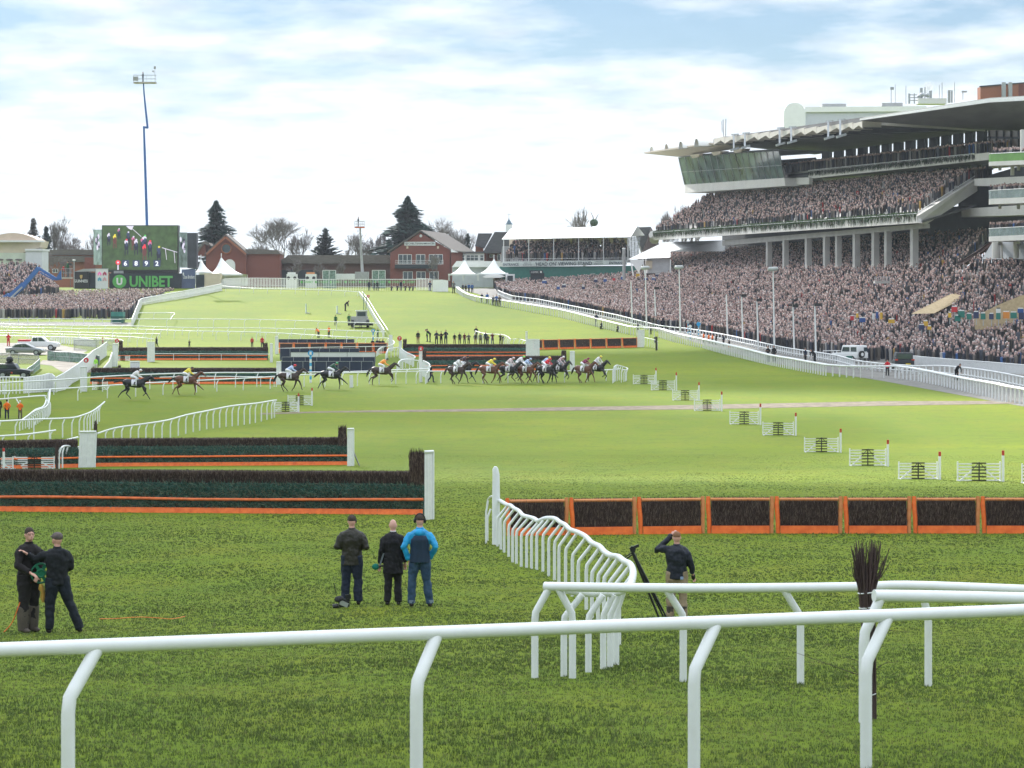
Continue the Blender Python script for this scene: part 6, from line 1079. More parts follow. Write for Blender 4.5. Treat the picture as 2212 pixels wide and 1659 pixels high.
B5, M5, J5, rm5 = near_person('man in grey flat cap and black work clothes gesturing to another man', 124, 1150, 1367, mat('navy_black_fleece', (.006,.008,.012), .85, .3, 9, bump=.008, bsc=14), mat('navy_work_trousers', (.006,.010,.018), .85, .25, 8), 'stride', math.radians(25), hair=None, J=Jd, wide=1.18, cap=mat('grey_tweed', (.105,.085,.083), .9, .3, 30))
# cable reel and hanging glove
c = M4@V3((-.02,.42,1.0)); c = U(88,1238,gd(1366)-.1); T = thing('cable_reel', c, 'round green cable reel held between the two men at the left', 'reel'); ax = V3((.25,-1,0)).normalized(); xx = V3((0,0,1)).cross(ax).normalized()
for o_ in (-.05,.05):
    mb = MB(); r0, r1 = .10, .165
    ring = lambda r, off: [c+ax*off+xx*(r*math.cos(a))+V3((0,0,r*math.sin(a))) for a in [math.pi*2*i/24 for i in range(25)]]
    mb.tube(ring(.16, o_), .013, 6, cap=False); mb.tube(ring(.06, o_), .02, 6, cap=False)
    for i in range(6): a = i*math.pi/3; u = xx*math.cos(a)+V3((0,0,math.sin(a))); mb.bar(c+ax*o_+u*.05, c+ax*o_+u*.16, .05, .012, up=tuple(ax))
    build(mb, 'reel_side', mat('reel_green', (.005,.14,.075), .5, .1, 4), T)
build(MB().tube([c-ax*.05, c+ax*.05], .075, 16), 'cable_drum', mat('reel_green', (.005,.14,.075)), T)
g0 = U(89,1262,gd(1366)-.15); T = thing('work_gloves', g0, 'yellow work gloves hanging below the green reel', 'gloves'); build(MB().tube([g0, g0+V3((.0,0,-.07)), g0+V3((.03,0,-.13)), g0+V3((.025,0,-.22)), g0+V3((.035,0,-.30))], [.035,.05,.035,.045,.02], 8), 'gloves', mat('yellow_leather', (.42,.25,.05), .8, .2, 9), T)
k0 = gd(1366); cb = [U(70,1254,k0-.1), U(52,1278,k0-.1), U(40,1310,k0-.15), U(26,1345,k0-.1), U(16,1362,k0)]; cb[-1] = G(8,1367,.01); build(MB().tube(smooth_path(cb, 4), .009, 6), 'cable', mat('orange_cable', (.75,.16,.03), .5), label='orange cable trailing from the reel down to the grass', cat='cable')
cb = [G(x, y, .03+.015*math.sin(x*.3)) for x, y in ((215,1342),(250,1339),(300,1338),(345,1339),(370,1339),(400,1336))]; build(MB().tube(smooth_path(cb, 4), .006, 5), 'cable', mat('orange_cable', (.75,.16,.03)), label='thin orange cable lying in the grass right of the two men', cat='cable')
# man shading his eyes
Je = limbs('shade'); Je['turn'] = 0; Je['arms'][0] = [(-.185,0,1.43),(-.40,.08,1.385),(-.12,.16,1.66)]; Je['arms'][1] = [(.185,0,1.385),(.27,-.02,1.16),(.32,.04,.93)]
B6, M6, J6, rm6 = near_person('man in navy jacket and khaki trousers shading his eyes beside the tripod', 1462, 1148, 1340, mat('navy_shell_jacket', (.006,.009,.020), .65, .3, 8, bump=.012, bsc=10), mat('khaki_trousers', (.25,.19,.125), .85, .15, 8, bump=.008, bsc=12), 'shade', math.radians(-4), hair='g', J=Je, wide=1.22, long=.02, boots=mat('brown_boots', (.085,.07,.058)))
q = MB().box(M6@V3((.10,-.135,.86)), (.055,.012,.05)); build(q, 'pass_card', mat('badge_print', (.25,.32,.5)), B6)
bt = MB(); [bt.tube([V3(l[2])+V3((0,0,-.05)), V3(l[2])+V3((0,0,.12)), V3(l[2])+V3((0,0,.2))], [.07,.075,.085], 12) for l in Je['legs']]; rm6(bt, 'boot_legs', mat('dark_boots', (.05,.04,.035)), B6, .012)
gl_ = MB().ell(V3(Je['arms'][1][2])+V3((.01,.02,-.06)), (.045,.035,.075), 8, 6); gl_.ell(V3(Je['arms'][0][2])+V3((-.01,0,.02)), (.06,.04,.04), 8, 6); rm6(gl_, 'gloves', M_BK, B6, .01)
# tripod, ground camera, birch bundle
kt = gd(1335); a = U(1366,1192,kt); T = thing('tripod', G(1400,1335), 'folded black tripod leaning on the zigzag rail', 'tripod')
for e, w in (((1424,1336),.024),((1440,1334),.022),((1433,1332),.02)): build(MB().tube([a, a.lerp(U(*e, kt), .45), U(*e, kt)], [w*1.3, w*1.1, w*.8], 8), 'leg', M_BK, T)
build(MB().bar(a+V3((-.05,0,.05)), a+V3((.12,0,.12)), .05).bar(a+V3((.0,0,-.05)), U(1346,1212,kt), .025).bar(a+V3((.02,0,.0)), U(1349,1204,kt), .02).bar(a, a+V3((.02,0,.1)), .09), 'head', M_BK, T)
p = G(738,1314); T = thing('video_camera', p, 'shoulder video camera with furry microphone and aerial standing on the grass', 'camera'); s_ = p.y/F; P_ = lambda x, y, dd=0: p+V3(((x-738)*s_, dd, (1314-y)*s_))
build(MB().bar(P_(733,1306), P_(755,1304), .13, .10).bar(P_(730,1298), P_(756,1295), .06, .04), 'body', M_BK, T); build(MB().bar(P_(735,1300,-.06), P_(752,1307,-.06), .02, .09), 'side_plate', M_STEEL, T); build(MB().tube([P_(732,1309), P_(719,1311)], [.05,.055], 12), 'lens', M_BK, T); build(MB().cap(P_(729,1294,-.03), P_(737,1293,-.03), .06, .06, 12), 'furry_microphone', mat('grey_fur', (.035,.035,.04), 1, .4, 40, bump=.01, bsc=80), T); build(MB().tube([P_(727,1287), P_(721,1259)], [.006,.009], 6), 'aerial', M_BK, T); build(MB().bar(P_(746,1290), P_(758,1288), .05, .09), 'viewfinder', M_BK, T)
db = gd(1548); a = G(1885,1553); T = thing('birch_bundle', a, 'tall bundle of dark birch twigs tied with white string standing among the near rails', 'bundle'); zz0 = lambda y: U(1868,y,a.y).z-a.z
g = random.Random(5); mb = MB(); Htop = zz0(1166); Htie = zz0(1278)
for i in range(125):
    an = g.uniform(0, 6.28); r0 = .034*g.random()**.5; r1 = .088*g.random()**.5; r2 = g.uniform(.06,.18) if i % 5 else g.uniform(.15,.30); ht = Htop*(g.uniform(.93,1.0) if r2 < .16 else g.uniform(.86,.99)); lx = -.055
    pts = [a+V3((math.cos(an)*r0, math.sin(an)*r0, 0)), a+V3((lx*.5+math.cos(an)*(r0+r1)*.5, math.sin(an)*(r0+r1)*.5, Htie*.55)), a+V3((lx+math.cos(an)*r1, math.sin(an)*r1, Htie)), a+V3((lx+math.cos(an)*(r1+r2)*.46+g.gauss(0,.008), math.sin(an)*(r1+r2)*.4, (Htie+ht)/2)), a+V3((lx+math.cos(an)*r2*.8+g.gauss(0,.015), math.sin(an)*r2*.6, ht))]
    mb.tube(smooth_path(pts, 2), [.008,.0078,.0075,.007,.0065,.006,.005,.004,.003], 4)
for i in range(14):
    an = g.uniform(0, 6.28); z = g.uniform(.25,.7)*Htie; l = g.uniform(.12,.4); b = a+V3((-.02,0,z)); mb.tube([b, b+V3((math.cos(an)*l*.5, 0, l*.35)), b+V3((math.cos(an)*l, .02, l*g.uniform(.2,.9)))], [.004,.003,.0015], 4)
b = a+V3((0,0,.38)); mb.tube([b, b+V3((-.35,0,.12)), b+V3((-.85,0,.30))], [.005,.003,.0015], 4); build(mb, 'twigs', mat('birch_stick', (.062,.040,.038), .8, .4, 14, stretch=(1,1,.1)), T)
for y, r in ((1279,.085),(1311,.080),(1500,.042)): z = zz0(y); q = z/Htie; c = a+V3((-.055*min(q,1),0,z)); build(MB().tube([c+V3((r*math.cos(t_), r*math.sin(t_), .012*math.cos(t_))) for t_ in [math.pi*2*i/16 for i in range(17)]], .006, 5), 'string_tie', M_W, T)
# ------------------------------------------------------------ racehorses and jockeys
def horse_parts(v):
    """gallop phases 0..3, facing +X, withers about 1.6 m"""
    b = MB(); up = (0,1,0); lift = (.0,.05,.02,.04)[v]
    tr = [(-1.02,1.32),(-.92,1.36),(-.72,1.38),(-.38,1.33),(0,1.27),(.34,1.28),(.58,1.33),(.78,1.38)]; b.tube([(x,0,z+lift) for x, z in tr], [.10,.21,.27,.27,.28,.26,.21,.12], 12, [.12,.24,.31,.31,.33,.35,.31,.2], up=(0,0,1))
    nk = [(.55,1.45),(.80,1.62),(1.02,1.80),(1.16,1.93)] if v != 1 else [(.55,1.45),(.85,1.58),(1.1,1.70),(1.27,1.80)]; b.tube([(x,0,z+lift) for x, z in nk], [.13,.11,.09,.075], 10, [.24,.18,.14,.11], up=(0,0,1))
    hx, hz = nk[-1]; hz += lift; b.tube([(hx-.06,0,hz+.05),(hx+.07,0,hz),(hx+.22,0,hz-.12),(hx+.38,0,hz-.27),(hx+.44,0,hz-.33)], [.06,.085,.07,.052,.04], 10, [.07,.115,.09,.062,.05], up=(0,0,1))
    for s in (-1,1): b.tube([(hx-.02,s*.05,hz+.08),(hx-.0,s*.06,hz+.22)], [.035,.008], 6)
    F0 = {0: [[(.60,1.12),(.92,.92),(1.22,.66),(1.36,.52),(1.44,.46)],[(.60,1.12),(.66,.72),(.70,.36),(.62,.14),(.66,.03)]], 1: [[(.60,1.12),(.88,.90),(.86,.52),(.72,.42),(.66,.34)],[(.60,1.12),(.72,.72),(.98,.40),(1.12,.16),(1.2,.05)]], 2: [[(.60,1.12),(.52,.72),(.38,.38),(.22,.20),(.20,.08)],[(.60,1.12),(.84,.86),(.98,.52),(1.02,.26),(1.10,.16)]], 3: [[(.60,1.12),(.90,1.0),(.98,.66),(.80,.56),(.72,.50)],[(.60,1.12),(.80,.84),(1.0,.56),(.86,.40),(.8,.32)]]}[v]
    B0 = {0: [[(-.72,1.14),(-.62,.84),(-.98,.62),(-1.16,.26),(-1.22,.10)],[(-.72,1.14),(-.52,.86),(-.84,.56),(-.74,.18),(-.68,.04)]], 1: [[(-.72,1.14),(-.50,.86),(-.70,.52),(-.42,.24),(-.34,.10)],[(-.72,1.14),(-.74,.82),(-1.12,.66),(-1.36,.34),(-1.42,.2)]], 2: [[(-.72,1.14),(-.44,.88),(-.56,.54),(-.26,.22),(-.18,.06)],[(-.72,1.14),(-.50,.86),(-.76,.54),(-.60,.16),(-.54,.03)]], 3: [[(-.72,1.14),(-.48,.86),(-.86,.62),(-.92,.24),(-.88,.06)],[(-.72,1.14),(-.60,.84),(-1.04,.68),(-1.22,.40),(-1.28,.28)]]}[v]
    for s, L in zip((-1,1), F0): b.tube([(x, s*.15, z+(lift if i < 2 else 0)) for i, (x, z) in enumerate(L)], [.12,.085,.052,.042,.05], 8)
    for s, L in zip((-1,1), B0): b.tube([(x, s*.15, z+(lift if i < 2 else 0)) for i, (x, z) in enumerate(L)], [.19,.13,.062,.043,.05], 8)
    h = MB(); z = lift; tl = ([(-1.0,1.46),(-1.2,1.42),(-1.42,1.26),(-1.62,1.05)],[(-1.0,1.46),(-1.25,1.52),(-1.55,1.46),(-1.78,1.36)],[(-1.0,1.46),(-1.16,1.38),(-1.3,1.1),(-1.42,.8)],[(-1.0,1.46),(-1.2,1.34),(-1.36,1.04),(-1.44,.72)])[v]
    h.tube([(x,0,q+z) for x, q in tl], [.05,.09,.10,.03], 8); h.tube([(x-.05,0,q+z+.13) for x, q in nk], [.03,.035,.03,.03], 6, [.10,.10,.08,.05], up=(0,0,1))
    return b, h, lift
HB = {}
coats = {'bay': mat('bay_coat', (.115,.042,.022), .45, .25, 3), 'dark': mat('dark_bay_coat', (.042,.022,.017), .45, .25, 3), 'black': mat('black_coat', (.010,.010,.013), .4, .25, 3)}
M_MANE = mat('black_mane', (.008,.007,.008), .7, .3, 9)
def spots(name, base, sp, sc=6, st=(1,1,1)):
    m = mat(name, base); t = m.node_tree; return mat(name+'_p', base, .7, 0, sc, c2=sp, stretch=st)
def racer(i, x, yf, coat, phase, silk, cap, lab, yaw=0, extra=None, H=None, sleeve=None):
    p = G(x, yf); b, h, lift = horse_parts(phase); M = place(p, yaw, 1.0); T = None
    def add(mb, nm, m, par, rem=.028):
        q = MB(); q.add([M@Vector(v) for v in mb.v], mb.f, True); o = build(q, nm, m, par) if par else build(q, nm, m, label=lab[0], cat='horse', group='racehorses', org=p)
        if rem: r = o.modifiers.new('r', 'REMESH'); r.mode = 'VOXEL'; r.voxel_size = rem; r.use_smooth_shade = True; s = o.modifiers.new('s', 'SMOOTH'); s.iterations = 3
        return o
    hb = add(b, 'racehorse', coats[coat], None); add(h, 'mane_and_tail', M_MANE, hb)
    sc = MB(); z = 1.27+lift; 
    pts = [(.25+q, .285*math.cos(a)*1.03, z+.345*math.sin(a)*1.03) for a in [math.radians(-25+230*k/14) for k in range(15)] for q in (-.52,-.08)]; sc.add(pts, [(2*k,2*k+1,2*k+3,2*k+2) for k in range(14)], True); so_ = add(sc, 'saddle_cloth', mat('saddle_cloth', (.68,.67,.74), .7, .12, 8), hb, 0); so_.modifiers.new('t', 'SOLIDIFY').thickness = .03
    nb = MB(); [nb.box((.0,s*-.31,z+.02), (.14,.02,.14)) for s in (1,)]; add(nb, 'cloth_number', M_NAVY, hb, 0)
    br = MB(); hx, hz = (1.16,1.93) if phase != 1 else (1.27,1.80); hz += lift; br.tube([(hx+.3,0,hz-.18),(.85,-.12,1.62+lift),(.62,-.1,1.72+lift)], .012, 4); br.tube([(hx+.3,0,hz-.18),(.85,.12,1.62+lift),(.62,.1,1.72+lift)], .012, 4); add(br, 'reins', M_BK, hb, 0)
    # jockey
    z0 = lift+.02; ms = {}; R = lambda *a: tuple(a); bd = MB(); sk = MB(); brc = MB(); bt = MB(); cp_ = MB()
    crouch = (0,.06,-.04,.03)[phase]
    sk.tube([(-.22,0,1.86+z0),(-.05,0,1.98+z0+crouch),(.14,0,2.10+z0+crouch),(.26,0,2.15+z0+crouch),(.32,0,2.17+z0+crouch)], [.15,.16,.185,.16,.07], 10, [.12,.13,.14,.11,.07], up=(0,1,0))
    brc.ell((-.24,0,1.84+z0), (.17,.17,.16), 10, 6)
    for s in (-1,1):
        brc.tube([(-.22,s*.09,1.86+z0),(.0,s*.22,1.80+z0),(.20,s*.30,1.68+z0)], [.115,.10,.075], 8); brc.tube([(.20,s*.30,1.68+z0),(.06,s*.32,1.46+z0),(.02,s*.325,1.40+z0)], [.072,.06,.055], 8); bt.tube([(.03,s*.325,1.42+z0),(-.04,s*.33,1.20+z0),(.10,s*.33,1.17+z0)], [.058,.05,.04], 8)
        sk.tube([(.20,s*.17,2.10+z0+crouch),(.34,s*.24,1.88+z0),(.58,s*.12,1.76+z0)], [.07,.055,.045], 8); bd.ell((.62,s*.1,1.75+z0), (.05,.035,.04), 8, 5)
    bd.tube([(.28,0,2.14+z0+crouch),(.42,0,2.24+z0+crouch)], .055, 8); bd.ell((.47,0,2.27+z0+crouch), (.10,.078,.11), 10, 7); cp_.ell((.45,0,2.31+z0+crouch), (.125,.105,.10), 12, 8); cp_.ell((.56,0,2.29+z0+crouch), (.08,.07,.015), 8, 4)
    jb = MB(); jb.add([M@Vector(v) for v in bd.v], bd.f, True); j = build(jb, 'jockey', M_SKIN, label=lab[1], cat='person', group='jockeys', org=M@Vector((0,0,1.8)))
    for nm, q, m in (('silks', sk, silk), ('breeches', brc, mat('white_breeches', (.66,.66,.70), .7, .06, 6)), ('boots', bt, M_SHOE), ('cap', cp_, cap)): add(q, nm, m, j, .02 if nm in ('silks','breeches') else 0)
def sm(n, c, c2=None, sc=7, st=(1,1,1)): return mat('silk_'+n, c, .55, 0 if c2 else .1, sc, c2=c2, stretch=st)
SW, SY, SB, SG, SO, SR, SM = sm('white',(.68,.66,.68)), sm('yellow',(.75,.62,.06)), sm('pale_blue',(.40,.50,.72)), sm('deep_green',(.015,.075,.045)), sm('orange',(.85,.30,.04)), sm('red',(.62,.02,.04)), sm('maroon',(.22,.015,.08))
SS = sm('striped',(.25,.03,.08),(.72,.68,.70),10,(3,.3,.3)); SP = sm('pinkish',(.62,.50,.54)); SD = sm('dark',(.05,.02,.03))
R_ = [(292,864,'black',1,SW,SW,('black horse galloping last of the field','jockey in white silks and white cap on the last horse')),
(404,854,'bay',0,SY,SD,('bay horse second from the back of the field','jockey in yellow silks and dark cap on the second last horse')),
(626,846.5,'dark',2,SB,SR,('dark bay horse third from the back','jockey in pale blue silks and red cap on the third horse from the left')),
(717,841.5,'black',0,SG,sm('mid_green',(.05,.30,.14)),('black horse with long tail ahead of the blue screens','jockey in dark green silks and green cap')),
(826,832.5,'dark',3,SO,SG,('dark horse with a lifted foreleg under the orange jockey','jockey in orange silks and green cap')),
(988,830.5,'dark',2,SW,SD,('dark horse at the back of the main group','jockey in white silks with dark cap at the back of the main group')),
(1001,826,'black',1,SD,SD,('black horse half hidden behind the back of the main group','jockey in black and maroon half hidden at the back of the main group')),
(1058,829.5,'bay',2,SY,SY,('bright bay horse with raised tail in the middle of the straight','jockey in yellow silks and yellow cap on the bright bay')),
(1100,829.5,'black',3,SP,SP,('black horse right of the bright bay','jockey in pale pink silks on the black horse')),
(1122,827,'dark',1,SW,sm('lime',(.2,.7,.12)),('dark horse hidden behind the pale blue jockey','jockey in white silks and lime green cap')),
(1137,829.5,'bay',2,SB,SB,('bay horse under the pale blue jockey in the pack','jockey in pale blue silks and pale cap in the pack')),
(1178,826,'black',0,SB,SY,('black horse on the far side of the red jockey','jockey in blue silks and yellow cap behind the red jockey')),
(1181,829.5,'black',2,SR,SR,('black horse under the red jockey','jockey in bright red silks')),
(1210,826.5,'black',3,SS,SW,('black horse bunched ahead of the red jockey','jockey in maroon and white striped silks')),
(1262,828.5,'bay',2,SM,SM,('bay horse running second at the front of the field','jockey in maroon silks on the second placed bay')),
(1290,825.5,'black',3,SW,SY,('leading black horse at the right end of the field','jockey in white silks and yellow cap on the leader'))]
for i, r in enumerate(R_): racer(i, *r, yaw=(.0,.0,.0,.0,.0,-.5,-.35,-.25,-.45,-.3,-.5,-.5,-.7,-.8,-.6,-.7)[i])
# ------------------------------------------------------------ people on the course
def P(lab, x, yt, yf, *a, **k): person(lab, x, yt, yf, *a, **k)
# officials behind the upper right fence (seen from 742 down)
GO_ = 'officials behind the upper dark fence'
for lab, x, yt, yf, c, l, po, rz, kw in [
 ('man in navy sweater and tan trousers standing alone left of the officials',903,714.5,742,'k','t','stand',3,{}),
 ('man in lime vest beside the man bending in black',923,710,738,'l','j','stand',1.5,{}),('man in black leaning towards the lime vest man',929,711,739,'k','k','bend',1.6,{}),
 ('dark coated man second in the row of officials',943,714,744,'n','k','front',3,{}),('dark coated man with arms folded third in the row',953,716,744,'k','k','crossed',3,{}),('tall man in dark suit with legs apart in the row',963,712,743.5,'n','n','crossed',3,{}),
 ('short woman in black with pale face left of the middle of the row',982,720,743,'k','t','pockets',3,{}),('man in black coat near the middle of the row',993,718,743.5,'k','k','stand',3,{}),('man in maroon jacket in the row of officials',1003.5,719,743,'m','k','pockets',3,{}),('man in dark jacket right of the maroon jacket',1012.5,720,743,'e','k','front',3,{}),
 ('man standing on a step behind the row of officials',1028.5,705,732,'k','k','front',3,{}),('man with hands on hips in front of the raised man',1027,720,743,'k','t','pockets',3,{}),('man in grey coat right of the hands on hips man',1038,719,743.5,'e','k','stand',3,{}),('tall man in dark jacket towards the right of the row',1049,716,744,'n','k','stand',3,{}),('man in black holding papers near the right of the row',1054,723,743.5,'k','e','front',3,{}),('man in brown coat pointing at the right of the row',1064,719,744,'m','n','up',3,{}),
 ('man in black raising field glasses at the right end of the row',1081,721.5,744,'k','k','up',3,{}),('second man at the right end of the row',1087,724,744,'n','k','front',3,{}),
 ]: P(lab, x, yt, yf, c, l, 'h', po, rz, group=GO_)
for lab, x, yt, yf, c, l, po, rz, hr, cap in [
 ('man in long dark coat walking beside the six post',931,787,826,'k','n','walk',-1.6,'h',None),
 ('woman in red coat and black trousers beyond the left dark fence',566.5,726,752,'r','k','stand',3,'h',None),('person in red jacket further left beyond the left dark fence',544.5,727.5,750,'r','k','stand',3,'h',None),
 ('dark figure with raised arms behind the left dark fence',409,735,752,'k','k','up',0,'h',None),('man in black stretching over the white board left of the dark fence',338,727,751,'k','k','stride',1.2,'h',None),
 ('steward in orange vest facing the course left edge',43.5,865,905,'O','s','front',0,'h','w'),('steward in orange vest beside the edge rail',15,863,905,'O','n','pockets',.3,'h','k'),
 ('dark figure cut by the left edge of the picture',-3,858,903,'k','k','stand',0,'h',None),
 ('steward in fluorescent yellow jacket seated behind the left number six disc',207,772,800,'l','w','stand',3,'h',None),
 ('person in red coat behind the white boards at the left',222,729,752,'r','n','stand',2,'h','r'),('person in red jacket behind the white pickup',18,719,748,'r','r','front',3,'h','r'),
 ('groundsman in green vest left of the pair on the far field',725,680,703,'g','n','stand',3,'h','k'),('groundsman in green vest second on the far field',754,678,703.5,'g','n','pockets',3,'h','g'),('groundsman in green in front of the grey tractor',779,684,706,'g','n','stand',0,'h','k'),
 ('dark clothed person bending near the far double rail',746,649,672,'k','k','bend',-1.2,'h',None),
 ('person in orange vest bending by the upper rails',688,708,730,'O','n','bend',.8,'h',None),('person in orange vest looking down beside the bending one',710.5,704,729,'O','k','front',2.5,'h',None),
 ('marshal in green vest beside the blue disc post',816,709,729,'g','n','stand',2.5,'h',None),
 ('man in long black coat left of the group beyond the screens',805,731,760,'k','k','stand',2.8,'h',None),('man in navy suit in the group beyond the screens',815,731,758,'n','n','front',3,'h',None),('man in dark suit second in the group beyond the screens',820.5,732,759,'k','k','stand',3,'h',None),('man in dark suit right of the group beyond the screens',827,731.5,759,'n','n','stand',3,'h',None),
 ('person in dark clothes beside the far banner, first of the left trio',797.5,606,628,'n','j','stand',0,'h',None),('second person of the trio at the far banner',808.5,608,628,'k','n','stand',0,'h',None),('third person of the trio at the far banner',815.5,606.5,628,'k','k','pockets',0,'h',None),
 ('crouching photographer first from the left at the far banner',846,616,628,'k','k','kneel',3,'h',None),('crouching photographer second from the left at the far banner',858.5,615,628,'n','k','kneel',3,'h',None),('standing man in navy at the far banner',866,606,628,'n','k','stand',3,'h',None),('crouching photographer third from the left at the far banner',876,615,628,'k','k','kneel',3,'h',None),('crouching photographer fourth from the left at the far banner',885,616,628,'k','n','kneel',3,'h',None),('crouching photographer at the right end of the far banner',892,615,628,'e','k','kneel',3,'h',None),
 ('man in blue jacket standing alone by the short picket fence',928.5,607,629,'j','n','front',3,'h',None),('left one of three people in dark clothes before the white end wall',942,609,629,'k','k','crossed',3,'h',None),('middle one of three people before the white end wall',948,608.5,629,'k','n','stand',3,'h',None),('right one of three people before the white end wall',954,609,629.5,'n','k','up',3,'h',None),
 ('tall person with camera at the start of the right hand rail',980,607,634,'e','k','up',3,'h',None),('security man in dark jacket on the service road',1000,613,630,'n','k','stand',3,'h',None),('second security man in dark jacket on the service road',1006,614,631,'k','k','stand',3,'h',None),
 ('steward in blue coat walking down the service road',1013,612,632,'b','k','walk',3,'h',None),('second steward in blue coat on the service road',1020,612,633,'b','k','stand',3,'h',None),
 ('photographer in dark blue behind the rail, first of five',1041,633,653,'n','n','stand',3,'h',None),('photographer in bright blue behind the rail, second of five',1052.5,632,655,'b','k','stand',3,'h',None),('photographer in grey behind the rail, third of five',1065.5,638,660,'e','n','stand',3,'h',None),('photographer in blue behind the rail, fourth of five',1072.5,636,661,'b','k','front',3,'h',None),('photographer in brown behind the rail, fifth of five',1079.5,638,662,'s','k','stand',3,'h',None),
 ('tall man in navy jacket leaning on the inner rail',1288,676,705,'n','n','front',2.5,'h',None),('crouching man in navy on the track side of the inner rail',1300,694,711,'n','k','kneel',2,'h',None),('dark crouching person further along the inner rail',1335.5,701,717,'k','k','kneel',2,'h',None),('dark person behind the inner rail near the wing board',1378,697,716,'k','k','front',2,'h',None),('second dark person behind the inner rail near the wing board',1406,702,722,'n','k','front',2,'h',None),
 ('man in dark clothes behind the inner rail, left of a pair',1659,747,782,'k','n','crossed',2.5,'h',None),('man in black behind the inner rail, right of a pair',1672,746,782,'k','k','stand',2.5,'h',None),('man in long dark coat on the service road left of the white vehicle',1740,752,782,'n','k','stand',2,'h',None),('dark figure bending by the rail next to the long coated man',1760,754,784,'k','k','bend',2,'h',None),
 ('person in red coat standing next to the white vehicle',1859,745,778,'r','k','stand',3,'h','r'),('person in red coat and black hat at the inner rail',1917,776,812,'r','k','front',3,'h','k'),('man in black hat and coat walking along the service road',2066,785,822,'k','k','bend',-2.6,'h','k'),
 ('orange jacket steward first of a row at the crowd rail',1520,718,740,'O','k','stand',2,'h',None),('orange jacket steward second of a row at the crowd rail',1531,720,742,'O','k','stand',2,'h',None),('orange jacket steward third of a row at the crowd rail',1539,721,743,'O','k','stand',2,'h',None),('dark jacketed man right of the orange stewards',1547,722,745,'k','k','stand',2,'h',None),('second dark jacketed man right of the orange stewards',1563,722,748,'n','k','stand',2,'h',None),('crouched person in black and orange at the end of the row',1576,733,751,'k','O','kneel',2,'h',None),
 ('small group member in black under the left marquee',446.5,608,619,'k','k','stand',3,'h',None),('person in dark blue beside the left cream kiosk',459,607,619,'n','k','stand',3,'h',None),('person in green beside the left cream kiosk',469,607,618,'g','k','stand',3,'h',None),('dark person right of the left cream kiosk',478,605,617,'k','k','stand',3,'h',None),('second dark person right of the left cream kiosk',485,606,617,'n','n','stand',3,'h',None)]:
    P(lab, x, yt, yf, c, l, hr, po, rz, cap=cap)
# people up on lifts
for lab, x, yt, yf, d, c, l in (('operator in dark clothes on the very tall lift platform',309,155,177,460.3,'n','n'),('camera operator on the small lift platform',774,468,489,452.3,'k','k'),('person in red jacket in the blue lift basket',137,572,599,398.3,'r','k'),('camera operator in green coat in the blue lift basket',146.5,563,599,398.4,'g','k')):
    person(lab, x, yt, yf, c, l, 'h', 'front', 1.5, pos=U(x, yf, d), Hm=(yf-yt)*d/F)
T = thing('television_camera', U(151,571,398), 'black television camera held up in the blue lift basket', 'camera'); build(MB().bar(U(148,570,398), U(155,571,398), .3, .3), 'body', M_BK, T); build(MB().bar(U(149,575,398), U(149,590,398), .08), 'stand', M_BK, T)
# ------------------------------------------------------------ vehicles
def car(label, x, yb, L, prof, cab, wins, m, wheels, wr, W=1.75, rz=0, name='parked_car', cat='car', lights=(), extra=None):
    """side profile in metres facing +X, seen from its right flank (-Y)"""
    p = G(x, yb); T = thing(name, p, label, cat); M = place(p, rz, 1.0)
    def add(mb, nm, mm, par, bev=0):
        q = MB(); q.add([M@Vector(v) for v in mb.v], mb.f); q.sm = [False]*len(q.f); o = build(q, nm, mm, par)
        if bev: b = o.modifiers.new('b', 'BEVEL'); b.width = bev; b.segments = 3; b.limit_method = 'ANGLE'; o.data.polygons.foreach_set('use_smooth', [True]*len(o.data.polygons)); o.data.shade_smooth() if hasattr(o.data, 'shade_smooth') else None
        return o
    body = add(MB().prism([(a,-W/2,z) for a, z in prof], (0,W,0)), 'body', m, T, .06); cb = add(MB().prism([(a,-W/2+.12,z) for a, z in cab], (0,W-.24,0)), 'cabin', m, T, .08)
    for w in wins: add(MB().prism([(a,-W/2+.10,z) for a, z in w], (0,.02,0)), 'side_window', M_GLASS, cb); add(MB().prism([(a,W/2-.12,z) for a, z in w], (0,.02,0)), 'side_window', M_GLASS, cb)
    for wx in wheels:
        for s in (-1,1):
            y = s*(W/2-.08); t = MB().tube([(wx,y-.1*1,wr),(wx,y+.1*1,wr)], wr, 18); w_ = add(t, 'wheel', M_BK, T); add(MB().tube([(wx,y-.115,wr),(wx,y+.115,wr)], wr*.62, 14), 'rim', M_STEEL, w_)
    for lx, ly, lz, mm, nm in lights: add(MB().box((lx,ly,lz), (.12,.3,.14)), nm, mm, T)
    if extra: extra(T, add)
    return T
M_SIL = mat('silver_paint', (.26,.27,.29), .3, .03, 1, metal=.4); M_WHP = mat('white_paint', (.68,.69,.70), .3, .03, 1); M_LAMP = mat('lamp_glass', (.6,.6,.62), .1); M_TAIL = mat('tail_lamp', (.55,.05,.02), .3); M_DKP = mat('dark_paint', (.015,.02,.028), .3, .05, 1)
car('silver saloon parked on the gravel', 56, 767, 4.6, [(-2.25,.30),(2.2,.28),(2.3,.55),(1.9,.78),(1.0,.90),(-1.7,.95),(-2.3,.85)], [(-1.75,.90),(-1.05,1.38),(.1,1.42),(1.15,.90)], [[(-1.4,.95),(-.95,1.30),(-.35,1.33),(-.35,.95)],[(-.28,.95),(-.28,1.34),(.1,1.33),(.85,.95)]], M_SIL, (-1.4,1.4), .33, lights=((2.25,-.6,.62,M_LAMP,'headlight'),(2.25,.6,.62,M_LAMP,'headlight'),(-2.28,-.6,.75,M_TAIL,'tail_light')))
